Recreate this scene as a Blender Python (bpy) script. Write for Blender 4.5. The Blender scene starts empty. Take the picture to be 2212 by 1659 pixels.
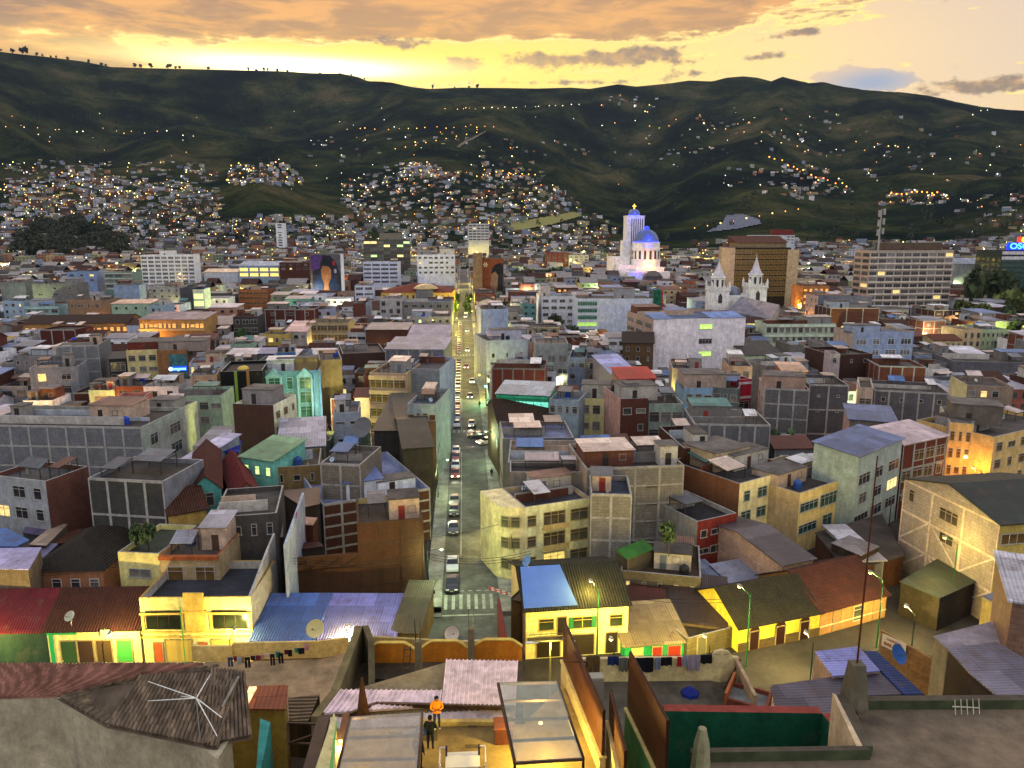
import bpy, bmesh, math, random
from mathutils import Vector, Matrix, noise as mnoise
R = math.radians
rnd = random.Random(11)
# ------------------------------------------------------------ camera
F = 1655.0; PITCH = R(11.35); YAW = R(3.6); CH = 47.0
scn = bpy.context.scene
cam = bpy.data.cameras.new('camera'); camo = bpy.data.objects.new('camera', cam)
scn.collection.objects.link(camo); scn.camera = camo
cam.sensor_width = 36.0; cam.lens = 36.0*F/2212; cam.clip_start = 0.5; cam.clip_end = 20000
camo.location = (0, 0, CH); camo.rotation_euler = (math.pi/2-PITCH, 0, -YAW)
def ray(u, v):
    x = (u-1106)/F; y = (829.5-v)/F
    fy = math.cos(PITCH)+y*math.sin(PITCH); fz = -math.sin(PITCH)+y*math.cos(PITCH)
    c, s = math.cos(YAW), math.sin(YAW)
    return Vector((x*c+fy*s, -x*s+fy*c, fz))
def P(u, v, z=0.0):                       # point of the pixel ray at height z
    d = ray(u, v); return Vector((0, 0, CH))+d*((z-CH)/d.z)
def PY(u, v, Y):                          # point of the pixel ray at depth Y
    d = ray(u, v); return Vector((0, 0, CH))+d*(Y/d.y)
def proj(p):
    x, y, z = p[0], p[1], p[2]-CH
    c, s = math.cos(YAW), math.sin(YAW)
    X = x*c-y*s; Yf = x*s+y*c
    d = Yf*math.cos(PITCH)-z*math.sin(PITCH); h = Yf*math.sin(PITCH)+z*math.cos(PITCH)
    if d < 0.1: return None
    return (1106+F*X/d, 829.5-F*h/d)
def AE(u, v):
    d = ray(u, v); return math.atan2(d.x, d.y), math.atan2(d.z, math.hypot(d.x, d.y))
# ------------------------------------------------------------ world / sky
W = bpy.data.worlds.new('World'); scn.world = W; W.use_nodes = True
nt = W.node_tree; N = nt.nodes; Lk = nt.links; N.clear()
def nd(t, **k):
    n = N.new(t)
    for a, b in k.items(): setattr(n, a, b)
    return n
def mth(op, a, b=None, c=None, clamp=False):
    n = nd('ShaderNodeMath', operation=op, use_clamp=clamp)
    for i, x in enumerate((a, b, c)):
        if x is None: continue
        if isinstance(x, (int, float)): n.inputs[i].default_value = x
        else: Lk.new(x, n.inputs[i])
    return n.outputs[0]
def mixc(f, a, b, mode='MIX'):
    n = nd('ShaderNodeMix', data_type='RGBA', blend_type=mode)
    for i, x in ((0, f), (6, a), (7, b)):
        if isinstance(x, (int, float)): n.inputs[i].default_value = x
        elif isinstance(x, tuple): n.inputs[i].default_value = x+(1,)
        else: Lk.new(x, n.inputs[i])
    return n.outputs[2]
def s2l(h):
    h = h.lstrip('#'); r = [int(h[i:i+2], 16)/255 for i in (0, 2, 4)]
    return tuple(c/12.92 if c <= .04045 else ((c+.055)/1.055)**2.4 for c in r)
tc = nd('ShaderNodeTexCoord'); sx = nd('ShaderNodeSeparateXYZ'); Lk.new(tc.outputs['Generated'], sx.inputs[0])
X, Y, Z = sx.outputs
az = mth('ARCTAN2', X, Y); hyp = mth('SQRT', mth('ADD', mth('MULTIPLY', X, X), mth('MULTIPLY', Y, Y)))
el = mth('ARCTAN2', Z, hyp)
def gauss(u, v, su, sv, amp=1.0):         # soft spot of the sky in azimuth / elevation
    a, e = AE(u, v)
    da = mth('DIVIDE', mth('SUBTRACT', az, a), su/F); de = mth('DIVIDE', mth('SUBTRACT', el, e), sv/F)
    q = mth('ADD', mth('MULTIPLY', da, da), mth('MULTIPLY', de, de))
    return mth('MULTIPLY', mth('EXPONENT', mth('MULTIPLY', q, -1.0)), amp)
# clear sky ahead (towards the sunset) by elevation
cr = nd('ShaderNodeValToRGB'); Lk.new(mth('DIVIDE', el, 1.5708, clamp=True), cr.inputs[0])
e = cr.color_ramp.elements
e[0].position = 0.0; e[0].color = s2l('f4b83c')+(1,)
e[1].position = 1.0; e[1].color = (0.58, 0.65, 0.88, 1)
for p_, c_ in ((0.085, s2l('f7c862')), (0.125, s2l('efc184')), (0.165, s2l('dcae8a')), (0.24, (0.86, 0.74, 0.72)), (0.45, (0.80, 0.80, 0.98))):
    x = e.new(p_); x.color = c_+(1,)
# away from the sunset: cool lilac
cb = nd('ShaderNodeValToRGB'); Lk.new(mth('DIVIDE', el, 1.5708, clamp=True), cb.inputs[0])
e = cb.color_ramp.elements
e[0].position = 0.0; e[0].color = (0.80, 0.82, 0.94, 1); e[1].position = 1.0; e[1].color = (0.58, 0.65, 0.88, 1)
x = e.new(0.2); x.color = (1.08, 1.06, 1.18, 1)
a0 = AE(760, 150)[0]
back = mth('MULTIPLY_ADD', mth('COSINE', mth('SUBTRACT', az, a0)), -0.5, 0.5)   # 0 towards sunset, 1 opposite
bk = nd('ShaderNodeMapRange', interpolation_type='SMOOTHSTEP'); Lk.new(back, bk.inputs[0]); bk.inputs[1].default_value = 0.08; bk.inputs[2].default_value = 0.55
sky = mixc(bk.outputs[0], cr.outputs[0], cb.outputs[0])
sky = mixc(gauss(2250, 20, 620, 230, 0.85), sky, s2l('c0aea8'))
sky = mixc(gauss(1500, 110, 560, 140, 0.7), sky, s2l('f8d08c'))
sky = mixc(gauss(900, 135, 620, 90, 0.97), sky, s2l('ffdc3c'))
# clouds: noise in azimuth / elevation plus placed banks
cv = nd('ShaderNodeCombineXYZ'); Lk.new(mth('MULTIPLY', az, 6.5), cv.inputs[0]); Lk.new(mth('MULTIPLY', el, 34.0), cv.inputs[1]); Lk.new(mth('MULTIPLY', az, 3.0), cv.inputs[2])
n1 = nd('ShaderNodeTexNoise'); Lk.new(cv.outputs[0], n1.inputs[0]); n1.inputs['Scale'].default_value = 1.6; n1.inputs['Detail'].default_value = 9; n1.inputs['Roughness'].default_value = .6; n1.inputs['Distortion'].default_value = .25
cv2 = nd('ShaderNodeCombineXYZ'); Lk.new(mth('MULTIPLY', az, 30.0), cv2.inputs[0]); Lk.new(mth('MULTIPLY', el, 52.0), cv2.inputs[1])
n2 = nd('ShaderNodeTexNoise'); Lk.new(cv2.outputs[0], n2.inputs[0]); n2.inputs['Scale'].default_value = 1.5; n2.inputs['Detail'].default_value = 8; n2.inputs['Roughness'].default_value = .62
def summed(L):
    s = L[0]
    for x in L[1:]: s = mth('ADD', s, x)
    return s
def mask(dens, lo, hi):
    m = nd('ShaderNodeMapRange', interpolation_type='SMOOTHSTEP'); Lk.new(dens, m.inputs[0]); m.inputs[1].default_value = lo; m.inputs[2].default_value = hi
    return m.outputs[0]
# high streaky deck
n2c = mth('SUBTRACT', n2.outputs[0], .5)
deck = summed([mth('MULTIPLY_ADD', n1.outputs[0], 1.35, -.225), mth('MULTIPLY', n2c, .35),
    gauss(150, 40, 760, 85, .42), gauss(950, 22, 620, 50, .46), gauss(1500, 8, 300, 36, .30), gauss(-200, -150, 3000, 160, .1),
    gauss(120, 110, 420, 26, .10), gauss(700, 118, 420, 30, -.42), gauss(1050, 130, 300, 36, -.3), gauss(2150, 60, 330, 60, -.3)])
dm = mask(deck, .48, .80)
dcol = mixc(mask(n1.outputs[0], .38, .62), s2l('e39c3c'), s2l('835c3c'))
dcol = mixc(gauss(1200, 60, 900, 200, .45), dcol, s2l('d49444'))
sky = mixc(mth('MULTIPLY', dm, .92), sky, dcol)
sky = mixc(mth('MULTIPLY', mask(deck, .5, .64), mth('SUBTRACT', 1.0, mask(deck, .6, .74))), sky, s2l('ffe07a'), 'MIX')
# small banks low over the ridge
bank = summed([mth('MULTIPLY', n2c, 2.1),
    gauss(1320, 127, 95, 16, 1.0), gauss(1160, 130, 70, 17, .9), gauss(1400, 112, 60, 11, .7), gauss(860, 93, 62, 11, .9), gauss(995, 140, 48, 16, .9), gauss(905, 158, 70, 9, .6),
    gauss(1720, 72, 60, 9, .8), gauss(1655, 120, 34, 10, .65), gauss(660, 152, 60, 8, .6), gauss(1490, 158, 80, 8, .5), gauss(1240, 178, 200, 7, .5),
    gauss(2130, 184, 150, 16, .85), gauss(1470, 130, 40, 14, .5)])
bm_ = mask(bank, .26, .78)
sky = mixc(mth('MULTIPLY', bm_, .95), sky, mixc(mask(n2.outputs[0], .4, .62), s2l('b3834f'), s2l('7d6350')))
blue = summed([mth('MULTIPLY', n2c, 1.1), gauss(1830, 166, 75, 20, 1.0), gauss(1920, 178, 50, 17, .9)])
sky = mixc(mth('MULTIPLY', mask(blue, .4, .6), .95), sky, mixc(gauss(1885, 178, 85, 26, 1.0), s2l('d8b48c'), s2l('8793ac')))
# the place where the sun went down
sky = mixc(gauss(660, 136, 440, 26, .7), sky, (1.15, .74, .16))
sky = mixc(gauss(640, 140, 230, 17, 1.0), sky, (2.0, 1.7, .7))
sky = mixc(gauss(640, 146, 150, 13, 1.0), sky, (3.0, 2.7, 1.7))
sky = mixc(mask(mth('MULTIPLY', el, -1.0), .0, .06), sky, (0.03, 0.03, 0.035))
nish = nd('ShaderNodeTexSky', sky_type='NISHITA', sun_disc=False, sun_elevation=R(1.0), sun_rotation=a0, altitude=2500)
bg = nd('ShaderNodeBackground'); Lk.new(sky, bg.inputs[0]); bg.inputs[1].default_value = 1.0
bg2 = nd('ShaderNodeBackground'); Lk.new(nish.outputs[0], bg2.inputs[0]); bg2.inputs[1].default_value = 0.05
ad = nd('ShaderNodeAddShader'); Lk.new(bg.outputs[0], ad.inputs[0]); Lk.new(bg2.outputs[0], ad.inputs[1])
wo = nd('ShaderNodeOutputWorld'); Lk.new(ad.outputs[0], wo.inputs[0])
# the sun is behind the ridge: only a wide, weak afterglow reaches the town
sd = bpy.data.lights.new('sun', 'SUN'); sd.energy = 0.5; sd.angle = R(18); sd.color = (1, .62, .34)
so = bpy.data.objects.new('sun', sd); scn.collection.objects.link(so)
so.rotation_euler = (R(90-17), 0, -a0+math.pi)
so.rotation_euler = (R(73), 0, math.pi-a0)
scn.view_settings.view_transform = 'Standard'; scn.view_settings.look = 'None'; scn.view_settings.exposure = 0.28
scn.cycles.use_denoising = True; scn.cycles.max_bounces = 5; scn.cycles.diffuse_bounces = 2; scn.cycles.glossy_bounces = 2
scn.cycles.transparent_max_bounces = 6; scn.cycles.sample_clamp_indirect = 4; scn.cycles.use_light_tree = True
# ------------------------------------------------------------ materials
MATS = {}
def srgb(c): return s2l(c) if isinstance(c, str) else c
def newmat(name):
    m = bpy.data.materials.new(name); m.use_nodes = True
    return m, m.node_tree, m.node_tree.nodes['Principled BSDF']
def mnode(t, ty, **k):
    n = t.nodes.new(ty)
    for a, b in k.items(): setattr(n, a, b)
    return n
def mat(kind, col='808080', arg=None):
    key = (kind, str(col), arg)
    if key in MATS: return MATS[key]
    m, t, b = newmat(kind+'_'+str(len(MATS)))
    c = srgb(col); L = t.links.new
    if kind in ('plaster', 'block', 'brick', 'sheetx', 'sheety'): lum = .3*c[0]+.6*c[1]+.1*c[2]; c = tuple(min(.86, x*(.68+1.35*lum)) for x in c)
    MATS[key] = m
    def inp(n, s, v): n.inputs[s].default_value = v
    if kind == 'glow':
        inp(b, 'Base Color', (0, 0, 0, 1)); inp(b, 'Emission Color', c+(1,)); inp(b, 'Emission Strength', arg or 1.0); return m
    tcn = mnode(t, 'ShaderNodeTexCoord'); co = tcn.outputs['Object']
    def noise(scale, detail=4, rough=.6, vec=None):
        n = mnode(t, 'ShaderNodeTexNoise'); L(vec or co, n.inputs[0]); inp(n, 'Scale', scale); inp(n, 'Detail', detail); inp(n, 'Roughness', rough); return n.outputs[0]
    def ramp(f, p0, c0, p1, c1):
        r = mnode(t, 'ShaderNodeValToRGB'); L(f, r.inputs[0]); r.color_ramp.elements[0].position = p0; r.color_ramp.elements[0].color = c0+(1,); r.color_ramp.elements[1].position = p1; r.color_ramp.elements[1].color = c1+(1,); return r.outputs[0]
    def mul(a, f): return tuple(min(1, x*f) for x in a)
    def mx(f, a, bb, mode='MIX'):
        n = mnode(t, 'ShaderNodeMix', data_type='RGBA', blend_type=mode)
        for i, x in ((0, f), (6, a), (7, bb)):
            if isinstance(x, (int, float)): n.inputs[i].default_value = x
            elif isinstance(x, tuple): n.inputs[i].default_value = x+(1,)
            else: L(x, n.inputs[i])
        return n.outputs[2]
    def bump(h, s, d=.1):
        n = mnode(t, 'ShaderNodeBump'); inp(n, 'Strength', s); inp(n, 'Distance', d); L(h, n.inputs['Height']); L(n.outputs[0], b.inputs['Normal'])
    def brickvec():
        s = mnode(t, 'ShaderNodeSeparateXYZ'); L(co, s.inputs[0]); a = mnode(t, 'ShaderNodeMath', operation='ADD'); L(s.outputs[0], a.inputs[0]); L(s.outputs[1], a.inputs[1])
        cc = mnode(t, 'ShaderNodeCombineXYZ'); L(a.outputs[0], cc.inputs[0]); L(s.outputs[2], cc.inputs[1]); return cc.outputs[0]
    def streakvec(k=.12):                       # rain streaks run down the wall
        mp = mnode(t, 'ShaderNodeMapping'); L(co, mp.inputs[0]); mp.inputs['Scale'].default_value = (1, 1, k); return mp.outputs[0]
    inp(b, 'Roughness', .85); inp(b, 'Specular IOR Level', .25)
    if kind in ('plaster', 'block', 'brick'):
        if kind == 'plaster': base = ramp(noise(.5, 6, .7), .32, mul(c, .68), .66, mul(c, 1.15))
        else:
            bt = mnode(t, 'ShaderNodeTexBrick'); L(brickvec(), bt.inputs[0]); inp(bt, 'Scale', 1.0)
            if kind == 'block': inp(bt, 'Brick Width', .9); inp(bt, 'Row Height', .42); inp(bt, 'Mortar Size', .035)
            else: inp(bt, 'Brick Width', .5); inp(bt, 'Row Height', .2); inp(bt, 'Mortar Size', .02)
            inp(bt, 'Color1', mul(c, .85)+(1,)); inp(bt, 'Color2', mul(c, 1.12)+(1,)); inp(bt, 'Mortar', mul(c, 1.4 if kind == 'brick' else .7)+(1,)); inp(bt, 'Bias', 0.0)
            base = mx(ramp(noise(.45, 5), .35, (0, 0, 0), .75, (.55,)*3), bt.outputs[0], mul(c, .6))
        if kind != 'brick': base = mx(ramp(noise(.33, 4, .6), .585, (0,)*3, .615, (.5,)*3), base, tuple(x*.62+y*.10 for x, y in zip(c, (.42, .33, .26))))
        st = ramp(noise(.9, 7, .75, streakvec(.35)), .36, (.66, .64, .61), .60, (1, 1, 1))
        gr = ramp(noise(2.6, 8, .8), .32, (.62,)*3, .62, (1.1,)*3)
        col_ = mx(.75, base, st, 'MULTIPLY'); col_ = mx(.8, col_, gr, 'MULTIPLY')
        L(col_, b.inputs['Base Color']); bump(noise(8, 4), .25, .03)
    elif kind == 'paint':
        L(ramp(noise(.8), .3, mul(c, .9), .7, mul(c, 1.05)), b.inputs['Base Color']); inp(b, 'Roughness', .5)
    elif kind == 'concrete':                    # flat roofs: blotchy, stained
        n = noise(.22, 8, .7); n2_ = noise(1.3, 8, .75)
        base = ramp(n, .34, mul(c, .28), .66, mul(c, .95)); base = mx(.8, base, ramp(n2_, .3, (.6, .6, .62), .68, (1.15, 1.12, 1.08)), 'MULTIPLY')
        L(base, b.inputs['Base Color']); bump(n2_, .3, .05)
    elif kind in ('sheetx', 'sheety'):          # corrugated sheet, ridges running along y / x
        w = mnode(t, 'ShaderNodeTexWave', wave_type='BANDS', bands_direction='X' if kind == 'sheetx' else 'Y'); L(co, w.inputs[0]); inp(w, 'Scale', 1.1 if arg is None else arg); inp(w, 'Distortion', .2)
        bt = mnode(t, 'ShaderNodeTexBrick'); L(co, bt.inputs[0]); inp(bt, 'Scale', 1); inp(bt, 'Brick Width', 2.2); inp(bt, 'Row Height', 3.1); inp(bt, 'Mortar Size', .03); inp(bt, 'Color1', mul(c, .62)+(1,)); inp(bt, 'Color2', mul(c, 1.22)+(1,)); inp(bt, 'Mortar', mul(c, .4)+(1,))
        base = mx(.7, bt.outputs[0], ramp(noise(.7, 8, .7), .3, (.6, .58, .56), .65, (1.1, 1.08, 1.05)), 'MULTIPLY')
        base = mx(ramp(noise(.6, 8, .75), .54, (0,)*3, .68, (.7,)*3), base, (.10, .045, .025))
        base = mx(.35, base, ramp(w.outputs[0], .2, (.45,)*3, .8, (1.1,)*3), 'MULTIPLY')
        L(base, b.inputs['Base Color']); inp(b, 'Roughness', .5); inp(b, 'Metallic', .25); bump(w.outputs[0], .6, .08)
    elif kind in ('tilex', 'tiley'):
        w = mnode(t, 'ShaderNodeTexWave', wave_type='BANDS', bands_direction='X' if kind == 'tilex' else 'Y'); L(co, w.inputs[0]); inp(w, 'Scale', 1.0 if arg is None else arg); inp(w, 'Distortion', .8); inp(w, 'Detail Scale', 1.5)
        w2 = mnode(t, 'ShaderNodeTexWave', wave_type='BANDS', bands_direction='Y' if kind == 'tilex' else 'X', wave_profile='SAW'); L(co, w2.inputs[0]); inp(w2, 'Scale', .8); inp(w2, 'Distortion', 1.0)
        base = ramp(noise(.9, 9, .8), .3, mul(c, .4), .7, mul(c, 1.5))
        base = mx(.8, base, ramp(w.outputs[0], .1, (.35,)*3, .75, (1.15,)*3), 'MULTIPLY')
        base = mx(.35, base, ramp(w2.outputs[0], .1, (.5,)*3, .5, (1.1,)*3), 'MULTIPLY')
        L(base, b.inputs['Base Color']); bump(w.outputs[0], 1.0, .12)
    elif kind == 'glass':
        L(ramp(noise(.6, 3), .35, mul(c, .5), .7, mul(c, 1.4)), b.inputs['Base Color']); inp(b, 'Roughness', .12); inp(b, 'Specular IOR Level', .6)
    elif kind == 'clear':                       # translucent roof sheets
        inp(b, 'Base Color', c+(1,)); L(ramp(noise(1.2, 7, .75), .3, mul(c, .6), .7, c), b.inputs['Base Color']); inp(b, 'Alpha', arg or .5); inp(b, 'Roughness', .5)
    elif kind == 'litroom':                     # a lit room behind a curtain
        base = ramp(noise(1.7, 3), .3, mul(c, .45), .65, c); L(base, b.inputs['Emission Color']); L(base, b.inputs['Base Color']); inp(b, 'Emission Strength', arg or 1.3); inp(b, 'Roughness', .4)
    elif kind == 'leaf':
        L(ramp(noise(.9, 5), .3, mul(c, .5), .7, mul(c, 1.6)), b.inputs['Base Color']); inp(b, 'Roughness', .8)
    elif kind == 'metal':
        L(ramp(noise(2, 6), .3, mul(c, .6), .7, mul(c, 1.2)), b.inputs['Base Color']); inp(b, 'Metallic', .5); inp(b, 'Roughness', .5)
    elif kind == 'cloth':
        L(ramp(noise(3, 4), .3, mul(c, .7), .7, mul(c, 1.1)), b.inputs['Base Color']); inp(b, 'Roughness', .9)
    elif kind == 'dome':
        L(ramp(noise(.5, 5), .3, mul(c, .7), .7, mul(c, 1.15)), b.inputs['Base Color']); inp(b, 'Roughness', .4); inp(b, 'Metallic', .4)
    elif kind == 'carpaint':
        inp(b, 'Base Color', c+(1,)); inp(b, 'Roughness', .3); inp(b, 'Coat Weight', .5)
    return m
# ------------------------------------------------------------ mesh helper
COL = scn.collection
class MB:
    def __init__(s): s.v = []; s.f = []; s.m = []
    def quad(s, a, b, c, d, mi=0):
        n = len(s.v); s.v += [tuple(a), tuple(b), tuple(c), tuple(d)]; s.f.append((n, n+1, n+2, n+3)); s.m.append(mi)
    def poly(s, pts, mi=0):
        n = len(s.v); s.v += [tuple(p) for p in pts]; s.f.append(tuple(range(n, n+len(pts)))); s.m.append(mi)
    def box(s, x0, x1, y0, y1, z0, z1, mi=0, top=True, bottom=True):
        n = len(s.v); s.v += [(x0, y0, z0), (x1, y0, z0), (x1, y1, z0), (x0, y1, z0), (x0, y0, z1), (x1, y0, z1), (x1, y1, z1), (x0, y1, z1)]
        fs = [(0, 1, 5, 4), (1, 2, 6, 5), (2, 3, 7, 6), (3, 0, 4, 7)]
        if top: fs.append((4, 5, 6, 7))
        if bottom: fs.append((3, 2, 1, 0))
        for f in fs: s.f.append(tuple(n+i for i in f)); s.m.append(mi)
    def prism(s, top, base, mi=0, mtop=None):        # top: ring of points (ccw from above); base: z or list of z
        n = len(s.v); k = len(top); zb = base if isinstance(base, (list, tuple)) else [base]*k
        s.v += [tuple(p) for p in top]+[(p[0], p[1], z) for p, z in zip(top, zb)]
        s.f.append(tuple(range(n, n+k))); s.m.append(mi if mtop is None else mtop)
        s.f.append(tuple(n+k+i for i in reversed(range(k)))); s.m.append(mi)
        for i in range(k):
            j = (i+1) % k; s.f.append((n+i, n+k+i, n+k+j, n+j)); s.m.append(mi)
    def tube(s, a, b, r, r2=None, seg=8, mi=0, cap=True):
        a = Vector(a); b = Vector(b); d = (b-a); r2 = r if r2 is None else r2
        if d.length < 1e-6: return
        q = d.to_track_quat('Z', 'Y'); n = len(s.v)
        for c, rr in ((a, r), (b, r2)):
            for i in range(seg):
                t = 2*math.pi*i/seg; s.v.append(tuple(c+q @ Vector((math.cos(t)*rr, math.sin(t)*rr, 0))))
        for i in range(seg):
            j = (i+1) % seg; s.f.append((n+i, n+j, n+seg+j, n+seg+i)); s.m.append(mi)
        if cap:
            s.f.append(tuple(n+i for i in reversed(range(seg)))); s.m.append(mi); s.f.append(tuple(n+seg+i for i in range(seg))); s.m.append(mi)
    def lathe(s, prof, c=(0, 0, 0), seg=20, mi=0, a0=0.0, a1=2*math.pi):
        n = len(s.v); full = abs(a1-a0-2*math.pi) < 1e-6; k = seg if full else seg+1
        for r, z in prof:
            for i in range(k):
                t = a0+(a1-a0)*i/seg; s.v.append((c[0]+r*math.cos(t), c[1]+r*math.sin(t), c[2]+z))
        for p in range(len(prof)-1):
            for i in range(seg):
                j = (i+1) % k; s.f.append((n+p*k+i, n+p*k+j, n+(p+1)*k+j, n+(p+1)*k+i)); s.m.append(mi)
    def bar(s, a, b, w, h, mi=0):                     # box beam between two points
        a = Vector(a); b = Vector(b); d = b-a
        if d.length < 1e-6: return
        side = d.cross(Vector((0, 0, 1)))
        if side.length < 1e-4: side = Vector((1, 0, 0))
        side.normalize(); up = side.cross(d).normalized(); n = len(s.v)
        for p in (a, b):
            for sx_, su in ((-1, -1), (1, -1), (1, 1), (-1, 1)): s.v.append(tuple(p+side*(sx_*w/2)+up*(su*h/2)))
        for f in ((0, 1, 5, 4), (1, 2, 6, 5), (2, 3, 7, 6), (3, 0, 4, 7), (3, 2, 1, 0), (4, 5, 6, 7)): s.f.append(tuple(n+i for i in f)); s.m.append(mi)
    def mesh(s, name, mats):
        me = bpy.data.meshes.new(name); me.from_pydata(s.v, [], s.f)
        for x in (mats if isinstance(mats, (list, tuple)) else [mats]): me.materials.append(x)
        me.polygons.foreach_set('material_index', s.m); me.update(); return me
    def build(s, name, mats, parent=None, smooth=False):
        me = s.mesh(name, mats)
        if smooth: me.polygons.foreach_set('use_smooth', [True]*len(me.polygons))
        return link(name, me, parent)
def link(name, data, parent=None, loc=None, rz=0):
    o = bpy.data.objects.new(name, data); COL.objects.link(o)
    if parent is not None: o.parent = parent
    if loc is not None: o.location = loc
    if rz: o.rotation_euler = (0, 0, rz)
    return o
def tag(o, label=None, cat=None, group=None, kind=None):
    if label: o['label'] = label
    if cat: o['category'] = cat
    if group: o['group'] = group
    if kind: o['kind'] = kind
    return o
def thing(name, label, cat, loc=(0, 0, 0), rz=0, group=None):
    return tag(link(name, None, None, loc, rz), label, cat, group)
def struct(mb, name, mats): return tag(mb.build(name, mats), kind='structure')
# ------------------------------------------------------------ terrain
def az_of(u): return AE(u, 350)[0]
UU = [-300, 0, 150, 300, 450, 560, 650, 780, 900, 1000, 1100, 1200, 1300, 1400, 1500, 1600, 1750, 1900, 2050, 2212, 2500]
RING = [(950, None),
 (1300, [548, 548, 548, 548, 545, 532, 545, 545, 550, 552, 554, 556, 558, 558, 556, 556, 552, 554, 556, 556, 556]),
 (1600, [500, 498, 498, 490, 470, 436, 462, 478, 486, 488, 490, 500, 520, 532, 528, 520, 512, 520, 525, 520, 520]),
 (1950, [455, 445, 440, 432, 420, 392, 420, 440, 440, 440, 445, 462, 480, 500, 492, 478, 470, 478, 480, 470, 470]),
 (2400, [405, 398, 396, 392, 398, 384, 402, 410, 398, 398, 402, 420, 445, 452, 430, 415, 425, 430, 420, 412, 410]),
 (2900, [340, 345, 352, 350, 362, 372, 372, 368, 352, 350, 356, 372, 402, 405, 378, 358, 372, 385, 366, 345, 340]),
 (3500, [240, 262, 278, 290, 300, 318, 330, 318, 282, 278, 288, 312, 345, 350, 322, 300, 312, 325, 318, 332, 320]),
 (4100, [170, 182, 196, 222, 250, 262, 268, 258, 226, 222, 232, 246, 268, 278, 258, 238, 240, 258, 270, 290, 290]),
 (4800, None)]
SIL = [(-300, 104), (0, 108), (60, 116), (130, 123), (200, 132), (260, 144), (330, 146), (430, 148), (520, 150), (620, 152), (680, 156), (745, 157), (780, 164), (800, 173), (850, 177), (895, 186), (930, 190), (1000, 187), (1100, 188), (1160, 189), (1230, 187), (1270, 190), (1330, 180), (1370, 185), (1440, 178), (1480, 172), (1530, 174), (1560, 166), (1595, 163), (1625, 166), (1655, 174), (1678, 164), (1700, 170), (1735, 179), (1765, 177), (1800, 186), (1850, 194), (1940, 199), (1990, 206), (2050, 220), (2120, 232), (2212, 241), (2500, 262)]
def lerp_tab(xs, ys, x):
    if x <= xs[0]: return ys[0]
    for i in range(len(xs)-1):
        if x <= xs[i+1]:
            t = (x-xs[i])/(xs[i+1]-xs[i]); return ys[i]+(ys[i+1]-ys[i])*t
    return ys[-1]
AZS = [az_of(u) for u in UU]; SAZ = [az_of(u) for u, _ in SIL]; SV = [v for _, v in SIL]
def z_ring(v, u, d):
    r = ray(u, v); return CH+d*r.z/math.hypot(r.x, r.y)
RZ = []
for d, vs in RING:
    if d == 950: RZ.append([0]*len(UU))
    elif vs is None: RZ.append(None)
    else: RZ.append([max(0, z_ring(v, u, d)) for u, v in zip(UU, vs)])
SZ = [z_ring(v, u, 4800) for u, v in SIL]
RD = [r[0] for r in RING]
def terr(x, y, relief=True):
    d = math.hypot(x, y); a = math.atan2(x, y)
    if d <= 950 or y < 0: return 0.0
    if d >= 4800:
        z = lerp_tab(SAZ, SZ, a); return z-(d-4800)*.55
    i = max(k for k in range(len(RD)) if RD[k] <= d)
    z0 = lerp_tab(AZS, RZ[i], a); z1 = lerp_tab(SAZ, SZ, a) if RZ[i+1] is None else lerp_tab(AZS, RZ[i+1], a)
    t = (d-RD[i])/(RD[i+1]-RD[i]); t = t*t*(3-2*t)*.35+t*.65
    z = z0+(z1-z0)*t
    if relief:
        amp = max(0, min(1, (d-1500)/1500))*max(0, min(1, (4800-d)/500))
        p = Vector((a*6.5, d*.00075, 3.3)); r_ = 1-abs(mnoise.noise(p)*2.2)
        z += amp*(r_-.55)*95+amp*mnoise.noise(Vector((x*.0035, y*.0035, 0)))*34+amp*mnoise.noise(Vector((x*.013, y*.013, 5)))*12
        if d > 4550: z += 3.5*mnoise.noise(Vector((a*160, 0, 1)))
    return z
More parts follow.
